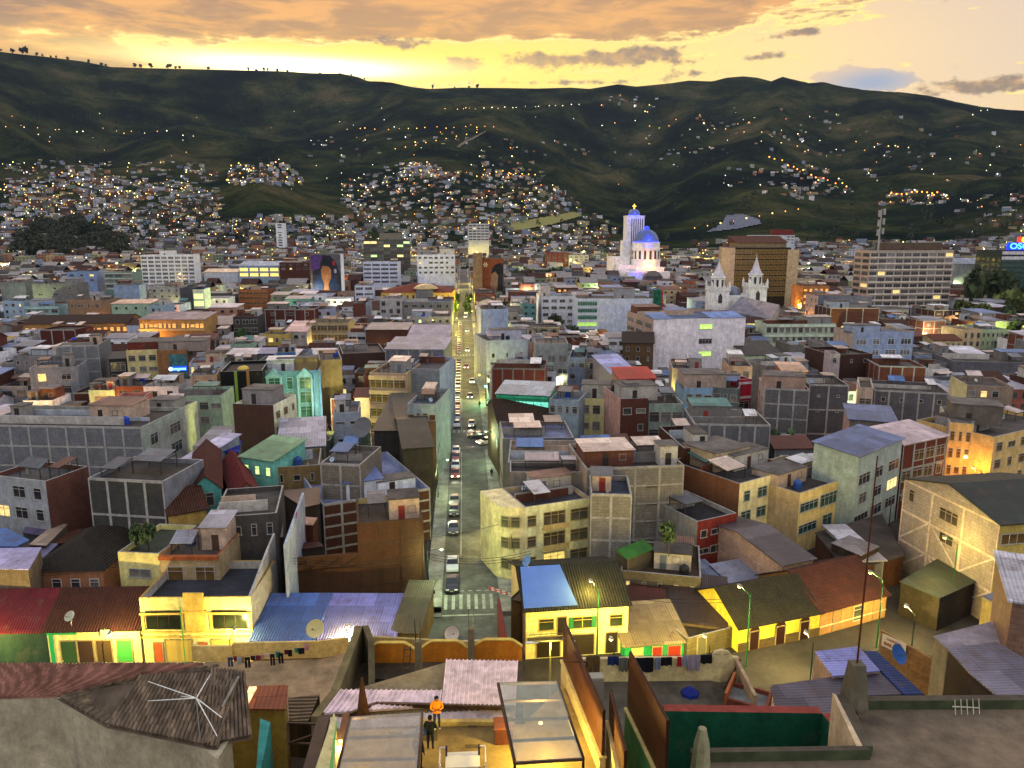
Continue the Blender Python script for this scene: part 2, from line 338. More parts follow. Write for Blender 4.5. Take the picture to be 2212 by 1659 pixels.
def build_terrain():
    mb = MB(); NA, ds = 330, []
    d = 900.0
    while d < 5600: ds.append(d); d += 22+d*.011
    A0, A1 = az_of(-280), az_of(2480)
    for d in ds:
        for i in range(NA+1):
            a = A0+(A1-A0)*i/NA; x, y = d*math.sin(a), d*math.cos(a)
            z = terr(x, y)
            mb.v.append((x, y, z-(.6 if d < 960 else 0)))
    for j in range(len(ds)-1):
        for i in range(NA):
            n = j*(NA+1)+i; mb.f.append((n, n+1, n+NA+2, n+NA+1)); mb.m.append(0)
    m, t, b = newmat('hill_vegetation'); L = t.links.new
    g = mnode(t, 'ShaderNodeNewGeometry')
    def noi(s, dt, ro, w=None):
        n = mnode(t, 'ShaderNodeTexNoise'); L(w or g.outputs['Position'], n.inputs[0]); n.inputs['Scale'].default_value = s; n.inputs['Detail'].default_value = dt; n.inputs['Roughness'].default_value = ro; return n.outputs[0]
    def rp(f, st):
        r = mnode(t, 'ShaderNodeValToRGB'); L(f, r.inputs[0]); e_ = r.color_ramp.elements
        e_[0].position = st[0][0]; e_[0].color = st[0][1]+(1,); e_[1].position = st[-1][0]; e_[1].color = st[-1][1]+(1,)
        for p_, c_ in st[1:-1]: q = e_.new(p_); q.color = c_+(1,)
        return r.outputs[0]
    c1 = rp(noi(.0036, 7, .62), [(.38, (.004, .009, .010)), (.46, (.008, .017, .011)), (.52, (.020, .030, .014)), (.58, (.036, .042, .020)), (.66, (.066, .060, .036))])
    vo = mnode(t, 'ShaderNodeTexVoronoi', feature='F1'); L(g.outputs['Position'], vo.inputs[0]); vo.inputs['Scale'].default_value = .011
    fl = rp(vo.outputs['Color'], [(.2, (.6, .62, .55)), (.8, (1.35, 1.25, 1.1))])
    mxn = mnode(t, 'ShaderNodeMix', data_type='RGBA', blend_type='MULTIPLY'); mxn.inputs[0].default_value = .65; L(c1, mxn.inputs[6]); L(fl, mxn.inputs[7])
    m2 = mnode(t, 'ShaderNodeMix', data_type='RGBA', blend_type='MULTIPLY'); m2.inputs[0].default_value = .9; L(mxn.outputs[2], m2.inputs[6]); L(rp(noi(.06, 8, .85), [(.32, (.22, .25, .28)), (.68, (1.9, 1.8, 1.5))]), m2.inputs[7])
    L(m2.outputs[2], b.inputs['Base Color']); b.inputs['Roughness'].default_value = 1; b.inputs['Specular IOR Level'].default_value = 0
    bp = mnode(t, 'ShaderNodeBump'); bp.inputs['Strength'].default_value = .8; bp.inputs['Distance'].default_value = 26; L(noi(.03, 6, .7), bp.inputs['Height']); L(bp.outputs[0], b.inputs['Normal'])
    struct(mb, 'hills', m)
    # near ground: one sheet under the town
    mb = MB(); mb.quad((-1500, -60, -.02), (1500, -60, -.02), (1500, 1300, -.02), (-1500, 1300, -.02))
    struct(mb, 'ground', mat('concrete', (.055, .05, .045)))
build_terrain()
def land(u, v):                                   # where a pixel ray meets the terrain
    r = ray(u, v); h = math.hypot(r.x, r.y); r = r/h; d = 900.0
    while d < 4790:
        p = Vector((0, 0, CH))+r*d
        z = terr(p.x, p.y)
        if z > p.z:
            for _ in range(6):
                d -= 4; q = Vector((0, 0, CH))+r*d
                if terr(q.x, q.y) < q.z: break
            return Vector((q.x, q.y, terr(q.x, q.y)))
        d += 24 if p.z-z > 30 or d > 2000 else 14
    return None
# ------------------------------------------------------------ building kit
DISH = []; FOOT = []; VIS = []; MARK = []; TANKS = []; LOG = []
wr = random.Random(5)
def hexmul(c, f): c = srgb(c); return tuple(min(1, x*f) for x in c)
PANES = {}
def pane_mat(st, r):
    x = r.random()
    if st == 'd': k = ('glass', (.022, .024, .028)) if x < .55 else ('glass', (.07, .065, .06)) if x < .82 else ('glass', (.17, .16, .15)) if x < .95 else ('litroom', 'ffdf8a', .8)
    elif st == 'c': k = ('glass', (.16, .15, .13)) if x < .55 else ('glass', (.05, .05, .05))
    elif st == 'm': k = ('litroom', 'ffe79a', 1.1) if x < .12 else (('litroom', 'd8ffb0', .9) if x < .17 else (('glass', (.1, .1, .1)) if x < .4 else ('glass', (.03, .032, .036))))
    elif st == 'y': k = ('litroom', 'ffe27a', 1.3)
    elif st == 'g': k = ('litroom', 'd4ff9a', 1.2)
    elif st == 't': k = ('litroom', '7fe8d0', .9)
    elif st == 'b': k = ('glass', (.02, .06, .05))
    elif st == 'o': k = ('litroom', 'ffb055', 1.0)
    elif st == 'n': k = ('glass', (.12, .07, .02))
    else: k = ('glass', (.03, .03, .03))
    return mat(*k)
WM = {}
def win_mesh(w, h, fc):
    k = (round(w, 1), round(h, 1), str(fc))
    if k not in WM:
        w, h = k[0], k[1]; mb = MB(); t = .09
        mb.box(-w/2-t, w/2+t, -.07, .05, h/2, h/2+t); mb.box(-w/2-t-.06, w/2+t+.06, -.14, .05, -h/2-t, -h/2)
        mb.box(-w/2-t, -w/2, -.07, .05, -h/2, h/2); mb.box(w/2, w/2+t, -.07, .05, -h/2, h/2)
        n = max(1, int(w/1.1+.3))
        for i in range(1, n): x = -w/2+w*i/n; mb.box(x-.035, x+.035, -.05, .02, -h/2, h/2)
        if h > 1.2: mb.box(-w/2, w/2, -.045, .02, h*.22, h*.22+.06)
        pm = MB(); pm.box(-w/2, w/2, -.015, .02, -h/2, h/2)
        WM[k] = (mb.mesh('window', [mat('paint', fc)]), pm)
    return k, WM[k][0], WM[k][1]
PM = {}
def add_window(par, x, y, z, rz, w, h, fc, pm_):
    k, fm, pmb = win_mesh(w, h, fc)
    o = link('window', fm, par, (x, y, z), rz)
    kk = (k[0], k[1], pm_.name)
    if kk not in PM: PM[kk] = pmb.mesh('pane', [pm_])
    link('pane', PM[kk], o)
    return o
def faces(par, spec, x0, y0, dx, dy, ln, H, fc):
    """rows, cols, width fraction, height, style, storey height, drop of first row centre"""
    if not spec: return
    rows, cols, wf, h, st = spec[:5]; sh = spec[5] if len(spec) > 5 else 2.9; off = spec[6] if len(spec) > 6 else 1.9
    a = math.atan2(dy, dx); cw = ln/cols
    for r in range(rows):
        zc = H-off-r*sh
        if zc < 1.0: break
        for c in range(cols):
            t = (c+.5)*cw
            j = wr.random(); wj = wf if wf > .75 else wf*(1 if j < .6 else .62 if j < .8 else 1.2)
            if wf < .75 and wr.random() < .05: continue
            add_window(par, x0+dx*t, y0+dy*t, zc, a, max(.4, cw*min(.92, wj)), h*(1 if j < .85 or wf > .75 else .7), fc, pane_mat(st, wr))
def tank(loc, col, label, s=1.0):
    key = ('tank', col, round(s, 1))
    if key not in PANES:
        mb = MB(); mb.lathe([(0, 0), (.62*s, 0), (.62*s, .35*s), (.65*s, .38*s), (.62*s, .42*s), (.62*s, 1.0*s), (.5*s, 1.2*s), (.22*s, 1.32*s), (.2*s, 1.42*s), (0, 1.44*s)], seg=16)
        PANES[key] = mb.mesh('water_tank', [mat('paint', col)])
    o = link('water_tank', PANES[key], None, loc); tag(o, label, 'water tank', 'water tanks on the roofs'); return o
def dish(loc, r, az, elv, col, label, pole=.9):
    t = thing('satellite_dish', label, 'satellite dish', loc, az, 'satellite dishes')
    m = MB(); m.tube((0, 0, 0), (0, 0, pole), .04); m.build('mast', mat('metal', '777777'), t)
    b = MB(); b.lathe([(0, 0), (r*.4, .03*r), (r*.75, .12*r), (r, .24*r)], seg=20); b.lathe([(r, .24*r), (r*.76, .09*r), (r*.4, 0), (0, -.03*r)], seg=20)
    o = b.build('reflector', mat('paint', col), t, True); o.location = (0, -.05, pole+r*.2); o.rotation_euler = (R(90-elv), 0, 0)
    a = MB(); a.tube((0, -.1, pole+.05), (0, -r*1.0, pole+r*.65), .025); a.box(-.05, .05, -r*1.02-.05, -r*1.02+.05, pole+r*.6, pole+r*.75); a.build('feed_arm', mat('metal', '666666'), t)
    return t
def roof_make(par, kind, W, D, H, ov=.35, z0=None):
    p = kind.split(':'); ty = p[0]; mk = p[1] if len(p) > 1 else None; col = p[2] if len(p) > 2 else '777777'; rise = float(p[3]) if len(p) > 3 else 1.8
    mb = MB(); th = .14; z = H
    def slab(pts, mi=0): mb.prism(pts, [q[2]-th for q in pts], mi)
    def skew(pts): return pts
    if ty == 'gx':   # ridge along the facade
        m = mat(mk+'x' if mk in ('tile', 'sheet') else mk, col)
        slab([(-ov, -ov, z), (W+ov, -ov, z), (W+ov, D/2, z+rise), (-ov, D/2, z+rise)]); slab([(-ov, D/2, z+rise), (W+ov, D/2, z+rise), (W+ov, D+ov, z), (-ov, D+ov, z)])
        g = [(0, 0), (D/2, rise-.2), (D, 0)]
    elif ty == 'gy':
        m = mat(mk+'y' if mk in ('tile', 'sheet') else mk, col)
        slab([(-ov, -ov, z), (W/2, -ov, z+rise), (W/2, D+ov, z+rise), (-ov, D+ov, z)]); slab([(W/2, -ov, z+rise), (W+ov, -ov, z), (W+ov, D+ov, z), (W/2, D+ov, z+rise)])
        g = None
    elif ty == 'hip':
        m = mat(mk+'x' if mk in ('tile', 'sheet') else mk, col); s = min(W, D)/2
        if W > D: r0, r1 = (s, D/2, z+rise), (W-s, D/2, z+rise)
        else: r0, r1 = (W/2, s, z+rise), (W/2, D-s, z+rise)
        a, b_, c, d = (-ov, -ov, z), (W+ov, -ov, z), (W+ov, D+ov, z), (-ov, D+ov, z)
        if W > D: mb.quad(a, b_, r1, r0); mb.poly([b_, c, r1]); mb.quad(c, d, r0, r1); mb.poly([d, a, r0])
        else: mb.poly([a, b_, r0]); mb.quad(b_, c, r1, r0); mb.poly([c, d, r1]); mb.quad(d, a, r0, r1)
        mb.quad(a, d, c, b_)
    elif ty == 'sx':  # falls to the front
        m = mat(mk+'x' if mk in ('tile', 'sheet') else mk, col)
        slab([(-ov, -ov, z+.05), (W+ov, -ov, z+.05), (W+ov, D+ov, z+rise), (-ov, D+ov, z+rise)])
    elif ty == 'sy':
        m = mat(mk+'y' if mk in ('tile', 'sheet') else mk, col)
        slab([(-ov, -ov, z+rise), (W+ov, -ov, z+.05), (W+ov, D+ov, z+.05), (-ov, D+ov, z+rise)])
    o = mb.build('roof', m, par)
    return o
def frame_strips(mb, W, D, H, cols, rows, mi, sides='fl', side_cols=None):
    """concrete posts and floor bands standing 6 cm proud of the infill"""
    t = .06; cw = .32
    if 'f' in sides:
        for i in range(cols+1): x = W*i/cols; mb.box(max(0, x-cw/2)-.01, min(W, x+cw/2)+.01, -t, .0, 0, H-.02, mi)
        for j in range(1, rows+1): z = H-j*H/rows+H/rows-.32; mb.box(0, W, -t+.015, 0, z, z+.3, mi)
    sc = side_cols or max(1, round(D/4.5))
    for s, xx in (('l', 0), ('r', W)):
        if s in sides:
            x0, x1 = (xx-t, xx) if s == 'l' else (xx, xx+t)
            for i in range(sc+1): y = D*i/sc; mb.box(x0, x1, max(0, y-cw/2), min(D, y+cw/2), 0, H-.02, mi)
            for j in range(1, rows+1): z = H-j*H/rows+H/rows-.32; mb.box(x0+.015 if s == 'l' else x0, x1 if s == 'l' else x1-.015, 0, D, z, z+.3, mi)
def bld(name, lab, a, b, q, D, wall='block:8d8b88', roof='flat', F=None, L=None, Rw=None, vb=None, side=None, grid=None, gs='fl', bands=None, clut=2, hut=None, fc='98958e', cat='building', group=None, trim='9a9894', par=.7, B=None, cl=None, zb=0.0, rot=None):
    """a, b: the two top corners of the facade in pixels; q: its height (under 60) or its depth"""
    full = lab.replace('|', ' '); ref = lab.split('|')[0]
    if q < 60: P1 = P(a[0], a[1], q); H = q
    else: P1 = PY(a[0], a[1], q); H = P1.z
    P2 = P(b[0], b[1], H); w = P2-P1; W_ = math.hypot(w.x, w.y); ang = math.atan2(w.y, w.x)
    lim = R(42 if P1.y < 120 else 26 if P1.y < 170 else 12 if P1.y < 240 else 3)
    if rot is not None or abs(ang) > lim:             # keep to the street grid
        ang = R(rot) if rot is not None else math.copysign(lim, ang)
        d = ray(*b); k = d.x/d.y; c_, s_ = math.cos(ang), math.sin(ang)
        W_ = (k*P1.y-P1.x)/(c_-k*s_)
    H -= zb
    c_, s_ = math.cos(ang), math.sin(ang)             # keep the main street clear
    if 0 < P1.x < 6.4 and P1.y < 700: k = 6.4-P1.x; P1.x = 6.4; W_ -= k/c_
    elif P1.x < 0 and P1.x+W_*c_ > -5.5 and P1.y < 700: W_ = max(2, (-5.5-P1.x)/c_)
    LOG.append((full[:46], round(P1.x), round(P1.y), round(H, 1), round(W_, 1), round(math.degrees(ang))))
    t = thing(name, full, cat, (P1.x, P1.y, zb), ang, group); t['_ref'] = ref
    wk, wc = wall.split(':'); wm = mat(wk, wc)
    sk, sc = (side or wall).split(':'); sm = mat(sk, sc); tm = mat('plaster', trim)
    mb = MB(); flat = roof.startswith('flat')
    def body(h):
        mb.quad((0, 0, 0), (W_, 0, 0), (W_, 0, h), (0, 0, h), 0); mb.quad((W_, 0, 0), (W_, D, 0), (W_, D, h), (W_, 0, h), 1)
        mb.quad((W_, D, 0), (0, D, 0), (0, D, h), (W_, D, h), 1); mb.quad((0, D, 0), (0, 0, 0), (0, 0, h), (0, D, h), 1)
    p = roof.split(':')
    if flat:
        body(H); tt = .22; ph = par
        for q4, mi in (((.0, W_, .0, tt), 0), ((.0, W_, D-tt, D), 1), ((0, tt, tt, D-tt), 1), ((W_-tt, W_, tt, D-tt), 1)):
            x0, x1, y0, y1 = q4
            mb.quad((x0, y0, H), (x1, y0, H), (x1, y1, H), (x0, y1, H), 2)
        mb.quad((tt, tt, H-ph), (tt, tt, H), (W_-tt, tt, H), (W_-tt, tt, H-ph), 1); mb.quad((W_-tt, D-tt, H-ph), (W_-tt, D-tt, H), (tt, D-tt, H), (tt, D-tt, H-ph), 1)
        mb.quad((W_-tt, tt, H-ph), (W_-tt, tt, H), (W_-tt, D-tt, H), (W_-tt, D-tt, H-ph), 1); mb.quad((tt, D-tt, H-ph), (tt, D-tt, H), (tt, tt, H), (tt, tt, H-ph), 1)
        rm = MB(); rm.box(tt+.002, W_-tt-.002, tt+.002, D-tt-.002, H-ph-.2, H-ph+.004)
        rc = p[1] if len(p) > 1 else '6a625b'
        rf = rm.build('roof', mat('concrete', rc), t)
    else:
        body(H); rise = float(p[3]) if len(p) > 3 else 1.8; e = .16
        if p[0] == 'gx':
            for x in (0, W_): mb.poly([(x, 0, H), (x, D, H), (x, D/2, H+rise-e)] if x == 0 else [(x, 0, H), (x, D/2, H+rise-e), (x, D, H)], 1)
            for x in (0, W_): pass
        elif p[0] == 'gy':
            mb.poly([(0, 0, H), (W_, 0, H), (W_/2, 0, H+rise-e)], 0); mb.poly([(0, D, H), (W_/2, D, H+rise-e), (W_, D, H)], 1)
        elif p[0] == 'sx':
            mb.quad((0, D, H), (0, D, H+rise-e), (W_, D, H+rise-e), (W_, D, H), 1); mb.poly([(0, 0, H), (0, D, H+rise-e), (0, D, H)], 1); mb.poly([(W_, 0, H), (W_, D, H), (W_, D, H+rise-e)], 1)
        elif p[0] == 'sy':
            mb.quad((0, 0, H), (0, 0, H+rise-e), (0, D, H+rise-e), (0, D, H), 1); mb.poly([(0, 0, H), (W_, 0, H), (0, 0, H+rise-e)], 0); mb.poly([(0, D, H), (0, D, H+rise-e), (W_, D, H)], 1)
        roof_make(t, roof, W_, D, H)
    if grid: frame_strips(mb, W_, D, H, grid[0], grid[1], 2, gs, grid[2] if len(grid) > 2 else None)
    if bands:                                         # n, sh, off, thickness, depth
        n, sh, off, th, dp = bands
        for i in range(n):
            z = H-off-i*sh
            if z > .5: mb.box(-.02, W_+.02, -dp, 0, z-th, z, 2)
    mb.build('wall', [wm, sm, tm], t)
    faces(t, F, 0, 0, 1, 0, W_, H, fc); faces(t, L, 0, D, 0, -1, D, H, fc); faces(t, Rw, W_, 0, 0, 1, D, H, fc)
    FOOT.append(foot_of(t, W_, D, H+zb)); pr = [proj(t_world(t, c)) for c in ((0, 0, H), (W_, 0, H), (0, 0, 0), (W_, 0, 0))]
    u0 = min(pr[0][0], pr[2][0]); u1 = max(pr[1][0], pr[3][0]); vt = min(pr[0][1], pr[1][1]); vbb = vb if vb else vt+.6*(max(pr[2][1], pr[3][1])-vt)
    VIS.append((u0, u1, vt, vbb, P1.y)); MARK.append((ref, (u0+u1)/2, (vt+vbb)/2))
    if flat and clut: clutter(t, ref, W_, D, H-par, clut if cl is None else cl, H)
    if hut:
        for hx, hy, hw, hd, hh, hm in hut:
            add_hut(t, hx*W_, hy*D, hw, hd, H-par, hh, hm)
    return t, W_, H, D
def t_world(t, p):
    a = t.rotation_euler.z; c, s = math.cos(a), math.sin(a)
    return Vector((t.location.x+p[0]*c-p[1]*s, t.location.y+p[0]*s+p[1]*c, t.location.z+p[2]))
def foot_of(t, W_, D, H): return ([t_world(t, c) for c in ((0, 0, 0), (W_, 0, 0), (W_, D, 0), (0, D, 0))], H)
def add_hut(t, x, y, w, d, z, h, wm='block:8f8c88', door=True):
    k, c = wm.split(':'); mb = MB(); mb.box(x, x+w, y, y+d, z, z+h, 0); mb.box(x-.15, x+w+.15, y-.15, y+d+.15, z+h, z+h+.14, 1)
    o = mb.build('stair_hut', [mat(k, c), mat('concrete', '77716a')], t)
    if door: m = MB(); m.box(x+w*.3, x+w*.3+.9, y-.03, y+.02, z, z+2.0); m.build('door', mat('paint', '2c2622'), o)
HUTW = ['block:918d88', 'brick:6e4433', 'plaster:a8a49c', 'plaster:9fa6ae', 'plaster:b09a86', 'block:7d7a76']
LEAN = ['9a9ca8', 'b8a8a4', '70757c', '8a6a5a', 'd0c6c6', '5f7fb0', 'b09c8c', 'd8b8a8', '6a4638', 'c4c8d8', '5c8a84']
def clutter(t, ref, W_, D, z, n, H):
    r = random.Random(int(abs(t.location.x*13+t.location.y*7)))
    if W_ < 4 or D < 4: return
    spots = []
    def spot(w, d, edge=False):
        for _ in range(14):
            x = r.uniform(.35, max(.4, W_-w-.35)); y = r.uniform(D*.12, max(D*.13, D-d-.35))
            if edge: x = r.choice((.3, max(.3, W_-w-.3)))
            if x+w < W_-.2 and y+d < D-.2 and all(x+w < a or x > b or y+d < c or y > e for a, b, c, e in spots): spots.append((x, x+w, y, y+d)); return x, y
        return None
    def sheet(par, x, y, w, d, z0, z1, nm='lean_to_roof'):
        mb = MB(); mb.prism([(x, y, z0), (x+w, y, z0), (x+w, y+d, z1), (x, y+d, z1)], [z0-.05]*2+[z1-.05]*2)
        return mb.build(nm, mat(r.choice(('sheetx', 'sheety')), r.choice(LEAN)), par)
    big = W_*D > 70
    if r.random() < .16+.13*n:                        # a built room over part of the roof
        w, d = r.uniform(.3, .6)*W_, r.uniform(.28, .5)*D; w, d = min(w, 8), min(d, 6); s = spot(w, d, r.random() < .6)
        if s:
            h = r.uniform(2.2, 2.9); wm = r.choice(HUTW).split(':'); x, y = s; mb = MB(); mb.box(x, x+w, y, y+d, z, z+h, 0); o = mb.build('roof_room', mat(*wm), t)
            if r.random() < .6: sheet(o, x-.25, y-.3, w+.5, d+.5, z+h+.08, z+h+.08+r.uniform(.1, .6), 'sheet_roof')
            else: mb = MB(); mb.box(x-.12, x+w+.12, y-.12, y+d+.12, z+h, z+h+.13); mb.build('slab_roof', mat('concrete', r.choice(('77716a', '5c564f', '948e88'))), o)
            dx = r.uniform(.15, .6)*w; mb = MB(); mb.box(x+dx, x+dx+.85, y-.03, y+.02, z, z+1.95); mb.build('door', mat('paint', r.choice(('2c2622', '4a3428', '56606a', '7a2c24'))), o)
            if w > 3.4: link('window', win_mesh(.9, .8, '77746e')[1], o, (x+(dx+w*.35) % (w-.8)+.4, y, z+1.4))
    if r.random() < .22:
        w, d = r.uniform(2, 3), r.uniform(2, 3); s = spot(w, d)
        if s: add_hut(t, s[0], s[1], w, d, z, r.uniform(2.0, 3.2), r.choice(HUTW))
    for i in range(n+1):
        k = r.random()
        if k < .55:                                   # awning of sheet on posts
            w, d = r.uniform(1.8, min(5.5, W_*.6)), r.uniform(1.6, min(4.2, D*.5)); s = spot(w, d)
            if s:
                h0, h1 = r.uniform(1.5, 2.1), r.uniform(2.0, 2.6); x, y = s; o = sheet(t, x, y, w, d, z+h0, z+h1); m2 = MB()
                for px, py, hh in ((x+.1, y+.1, h0), (x+w-.1, y+.1, h0), (x+.1, y+d-.1, h1), (x+w-.1, y+d-.1, h1)): m2.box(px-.05, px+.05, py-.05, py+.05, z, z+hh-.05)
                m2.box(x+.05, x+w-.05, y+d-.14, y+d-.06, z+h1-.3, z+h1-.05); m2.box(x+.05, x+w-.05, y+.06, y+.14, z+h0-.2, z+h0-.05); m2.box(x+.06, x+.14, y+.1, y+d-.1, z+h0-.2, z+h0-.12); m2.box(x+w-.14, x+w-.06, y+.1, y+d-.1, z+h0-.2, z+h0-.12)
                m2.build('support_frame', mat('metal', '4a4641'), o)
        elif k < .8 and D > 6:                        # low dividing wall across the roof
            y = r.uniform(.25, .75)*D; mb = MB(); x1 = W_*r.uniform(.5, .95); mb.box(.25, x1, y, y+.15, z, z+r.uniform(.7, 1.7)); mb.build('dividing_wall', mat(*r.choice(HUTW).split(':')), t)
        elif k < .93:                                 # posts with bare rebar
            x, y = r.uniform(.5, W_-.5), r.uniform(.5, D-.5); mb = MB(); mb.box(x-.15, x+.15, y-.15, y+.15, z, z+.9); mb.tube((x, y, z+.9), (x+.04, y, z+1.8), .04, seg=4); mb.build('column_stub', mat('plaster', '8d8a84'), t)
    if r.random() < .12+.07*n and len(TANKS) < 75 and t.location.y < 420:
        s = spot(1.3, 1.3)
        if s: TANKS.append((t_world(t, (s[0]+.65, s[1]+.65, z)), r.choice(('1a3c9c', '1f45b8', '16191d', '2a4c8c', '202428')), ref))
    if r.random() < .3 and t.location.y < 230 and len(DISH) < 40:
        s = spot(1, 1)
        if s: DISH.append((t_world(t, (s[0]+.5, s[1]+.5, z)), ref))
# ------------------------------------------------------------ lamps
LAMPN = [0]
def lamp(p, h, az, col, power, label, arm=1.6, post='2e3d33', group='street lamps along the streets', glow=6.0, r=.22, base=0.0):
    t = thing('street_lamp', label, 'street lamp', p, az, group)
    m = MB(); m.tube((0, 0, base), (0, 0, h), .09, .06); m.tube((0, 0, h-.1), (0, -arm, h+.25), .04); m.build('post', mat('metal', post), t)
    b = MB(); b.box(-.14, .14, -arm-.45, -arm+.1, h+.2, h+.34); b.build('lamp_head', mat('metal', '8a8f8a'), t)
    g = MB(); g.lathe([(0, -r*.5), (r*.7, -r*.35), (r, 0), (r*.7, r*.3), (0, r*.45)], (0, -arm-.18, h+.1), 12); g.build('bulb', mat('glow', col, glow), t)
    if power:
        l = bpy.data.lights.new('bulb_light', 'POINT'); l.energy = power; l.color = srgb(col); l.shadow_soft_size = .25
        lo = link('bulb_light', l, t, (0, -arm-.2, h-.35))
    return t
# ------------------------------------------------------------ streets
def bar_sheet(mb, x0, x1, y0, y1, z=.012): mb.quad((x0, y0, z), (x1, y0, z), (x1, y1, z), (x0, y1, z))
asph = mat('concrete', (.17, .172, .155)); walk = mat('concrete', (.42, .41, .37)); white = mat('plaster', (.34, .34, .31))
mb = MB(); bar_sheet(mb, -3.3, 4.2, 74, 1000, 0.0); o = struct(mb, 'road', asph)
CROSS = [(78.5, 87.5), (161, 175), (277, 289), (394, 404), (505, 515), (625, 634), (745, 753), (860, 868)]
for k, (y0, y1) in enumerate(CROSS):
    mb = MB(); bar_sheet(mb, -700 if k else -120, -3.3, y0, y1, .0); bar_sheet(mb, 4.2, 700 if k else 14, y0, y1, .0); struct(mb, 'cross_road', asph)
ys = 88.5
for k, (y0, y1) in enumerate(CROSS[1:]+[(980, 985)]):
    for x0, x1 in ((-5.4, -3.3), (4.2, 6.3)):
        mb = MB(); mb.box(x0, x1, ys, y0, -.02, .14); struct(mb, 'pavement', walk)
    ys = y1
mb = MB(); mb.box(-80, -3.3, 87.5, 90.2, -.02, .14); struct(mb, 'pavement', walk)
mb = MB()
for i in range(7): x = -3.0+i*.98; mb.box(x, x+.42, 89.6, 93.6, .004, .010)
bar_sheet(mb, -3.2, 3.4, 87.9, 88.25, .011)
for i in range(5): bar_sheet(mb, -1.0+i*1.1, -.4+i*1.1, 94.5, 94.75, .011)
struct(mb, 'crosswalk_marking', white)
mb = MB(); bar_sheet(mb, -.95, -.8, 106, 160, .008)
for y0, y1 in ((176, 276), (290, 393)): bar_sheet(mb, -.95, -.8, y0, y1, .008)
for y in (106.0, 132, 137): bar_sheet(mb, -3.2, -.8, y, y+.15, .009)
for k in range(1, 4):
    for i in range(6): bar_sheet(mb, -3.0+i*1.2, -2.4+i*1.2, CROSS[k][1]+1, CROSS[k][1]+3.5, .009)
struct(mb, 'lane_marking', white)
# ------------------------------------------------------------ the buildings one can tell apart (far to near)
G = 'flat:5d564f'; GD = 'flat:3e3a38'; GL = 'flat:8b8580'
# --- far skyline landmarks
def A(*a, **k): return bld(*a, **k)
A('office_building', 'white tower with blue bands|rising behind the mint roofed houses', (303, 551), (418, 545), 610, 16, 'plaster:c9cdd8', G, (7, 8, .78, 1.7, 'c', 3.0, 2.2), fc='dfe3ea', vb=618, bands=(8, 3.0, .6, .5, .35), trim='c3c8d6', hut=[(.32, .3, 11, 6, 4, 'plaster:c9cdd8')], clut=0)
A('warehouse', 'long white shed with orange lit roof|beside the white tower', (440, 588), (512, 572), 640, 30, 'plaster:b9bcc4', 'gx:sheet:c9b295:2', vb=610)
A('warehouse', 'pale blue shed with orange rim|next to the brick hall', (515, 574), (603, 577), 620, 30, 'plaster:8fa2b8', 'gx:sheet:8fa0b4:3', (2, 4, .8, 2.5, 'y', 4, 3), vb=612)
A('apartment_building', 'orange brown apartment block with balcony bands|below the pale blue shed', (515, 626), (578, 632), 470, 14, 'plaster:8f5330', G, (4, 4, .8, 1.5, 'n', 3.0, 2), vb=680, bands=(5, 3.0, .5, .8, .6), trim='a8643c')
A('brick_building', 'dark red brick hall|left of the purple mural', (603, 567), (668, 565), 600, 25, 'brick:5a3228', G, (2, 4, .5, 1.2, 'd'), vb=610)
M1 = A('mural_building', 'tall block painted with a dark haired woman in purple|', (669, 549), (735, 549), 520, 10, 'plaster:5c5a66', G, vb=628, side='plaster:b4bcd0', clut=1)
A('office_building', 'white office with slanted dark window bands|below the dark glass office', (784, 566), (859, 570), 560, 16, 'plaster:b9bed0', GL, (5, 4, .85, 1.4, 'd', 3.0, 2.0), vb=622, fc='b9bed0')
A('office_building', 'dark glass office with two pale concrete cores|above the town', (785, 518), (885, 515), 760, 22, 'plaster:55524a', G, (7, 7, .92, 2.2, 'm', 3.2, 2.6), vb=575, fc='6a675c', hut=[(.34, .2, 22, 10, 7, 'plaster:7d776e')], clut=0)
A('apartment_building', 'white apartment block with blank lower wall|beside the street', (901, 550), (988, 545), 530, 20, 'plaster:bcc0d2', GL, (4, 7, .55, 1.3, 'd', 3.3, 2.2), vb=612, hut=[(.0, .1, 9, 8, 4, 'plaster:8f8c90'), (.6, .05, 10, 9, 4.5, 'plaster:b6b4ae')], clut=1)
A('apartment_building', 'white block with dark window bands|in front of the red tiled hall', (766, 617), (806, 615), 440, 14, 'plaster:b3b9cc', G, (4, 2, .75, 1.4, 'd', 3.1, 1.7), vb=655, fc='b3b9cc')
T1 = A('institute_hall', 'yellow hall with red tile roof and shallow dome|by the main street', (823, 632), (975, 634), 430, 34, 'plaster:c6a24a', 'hip:tile:7a3320:4', (1, 12, .35, 1.8, 'd', 3, 2.4), vb=648)
A('office_building', 'slim white and black tower|on the green hill foot', (595, 482), (612, 481), 1150, 14, 'plaster:b9c2cf', G, (9, 1, .5, 2, 'd', 3.6, 2.5), vb=525, clut=0)
A('office_building', 'grey white office block with rows of windows|alone below the lit slope', (1012, 483), (1056, 485), 1150, 22, 'plaster:a9adb4', G, (6, 5, .8, 2, 'd', 4.0, 3), vb=512, bands=(7, 4.0, .6, .9, .5), trim='b9bdc4', clut=0)
M2 = A('mural_building', 'tan block painted with a woman in profile|right of the main street', (1041, 559), (1088, 557), 520, 14, 'plaster:8a4a28', G, vb=630, side='plaster:8c7358', clut=0, hut=[(.05, -0.0, .1, .1, .1, 'plaster:8c7358')])
A('apartment_building', 'tan windowless block|joined to the mural with the profile', (1021, 547), (1041, 548), 515, 14, 'plaster:8c7358', G, vb=623, clut=0)
A('apartment_building', 'red brick apartment pair with white slab edges|left of the cathedral', (1179, 546), (1229, 549), 800, 14, 'brick:7c3424', G, (6, 4, .6, 1.4, 'd', 3.0, 2), vb=572, clut=1)
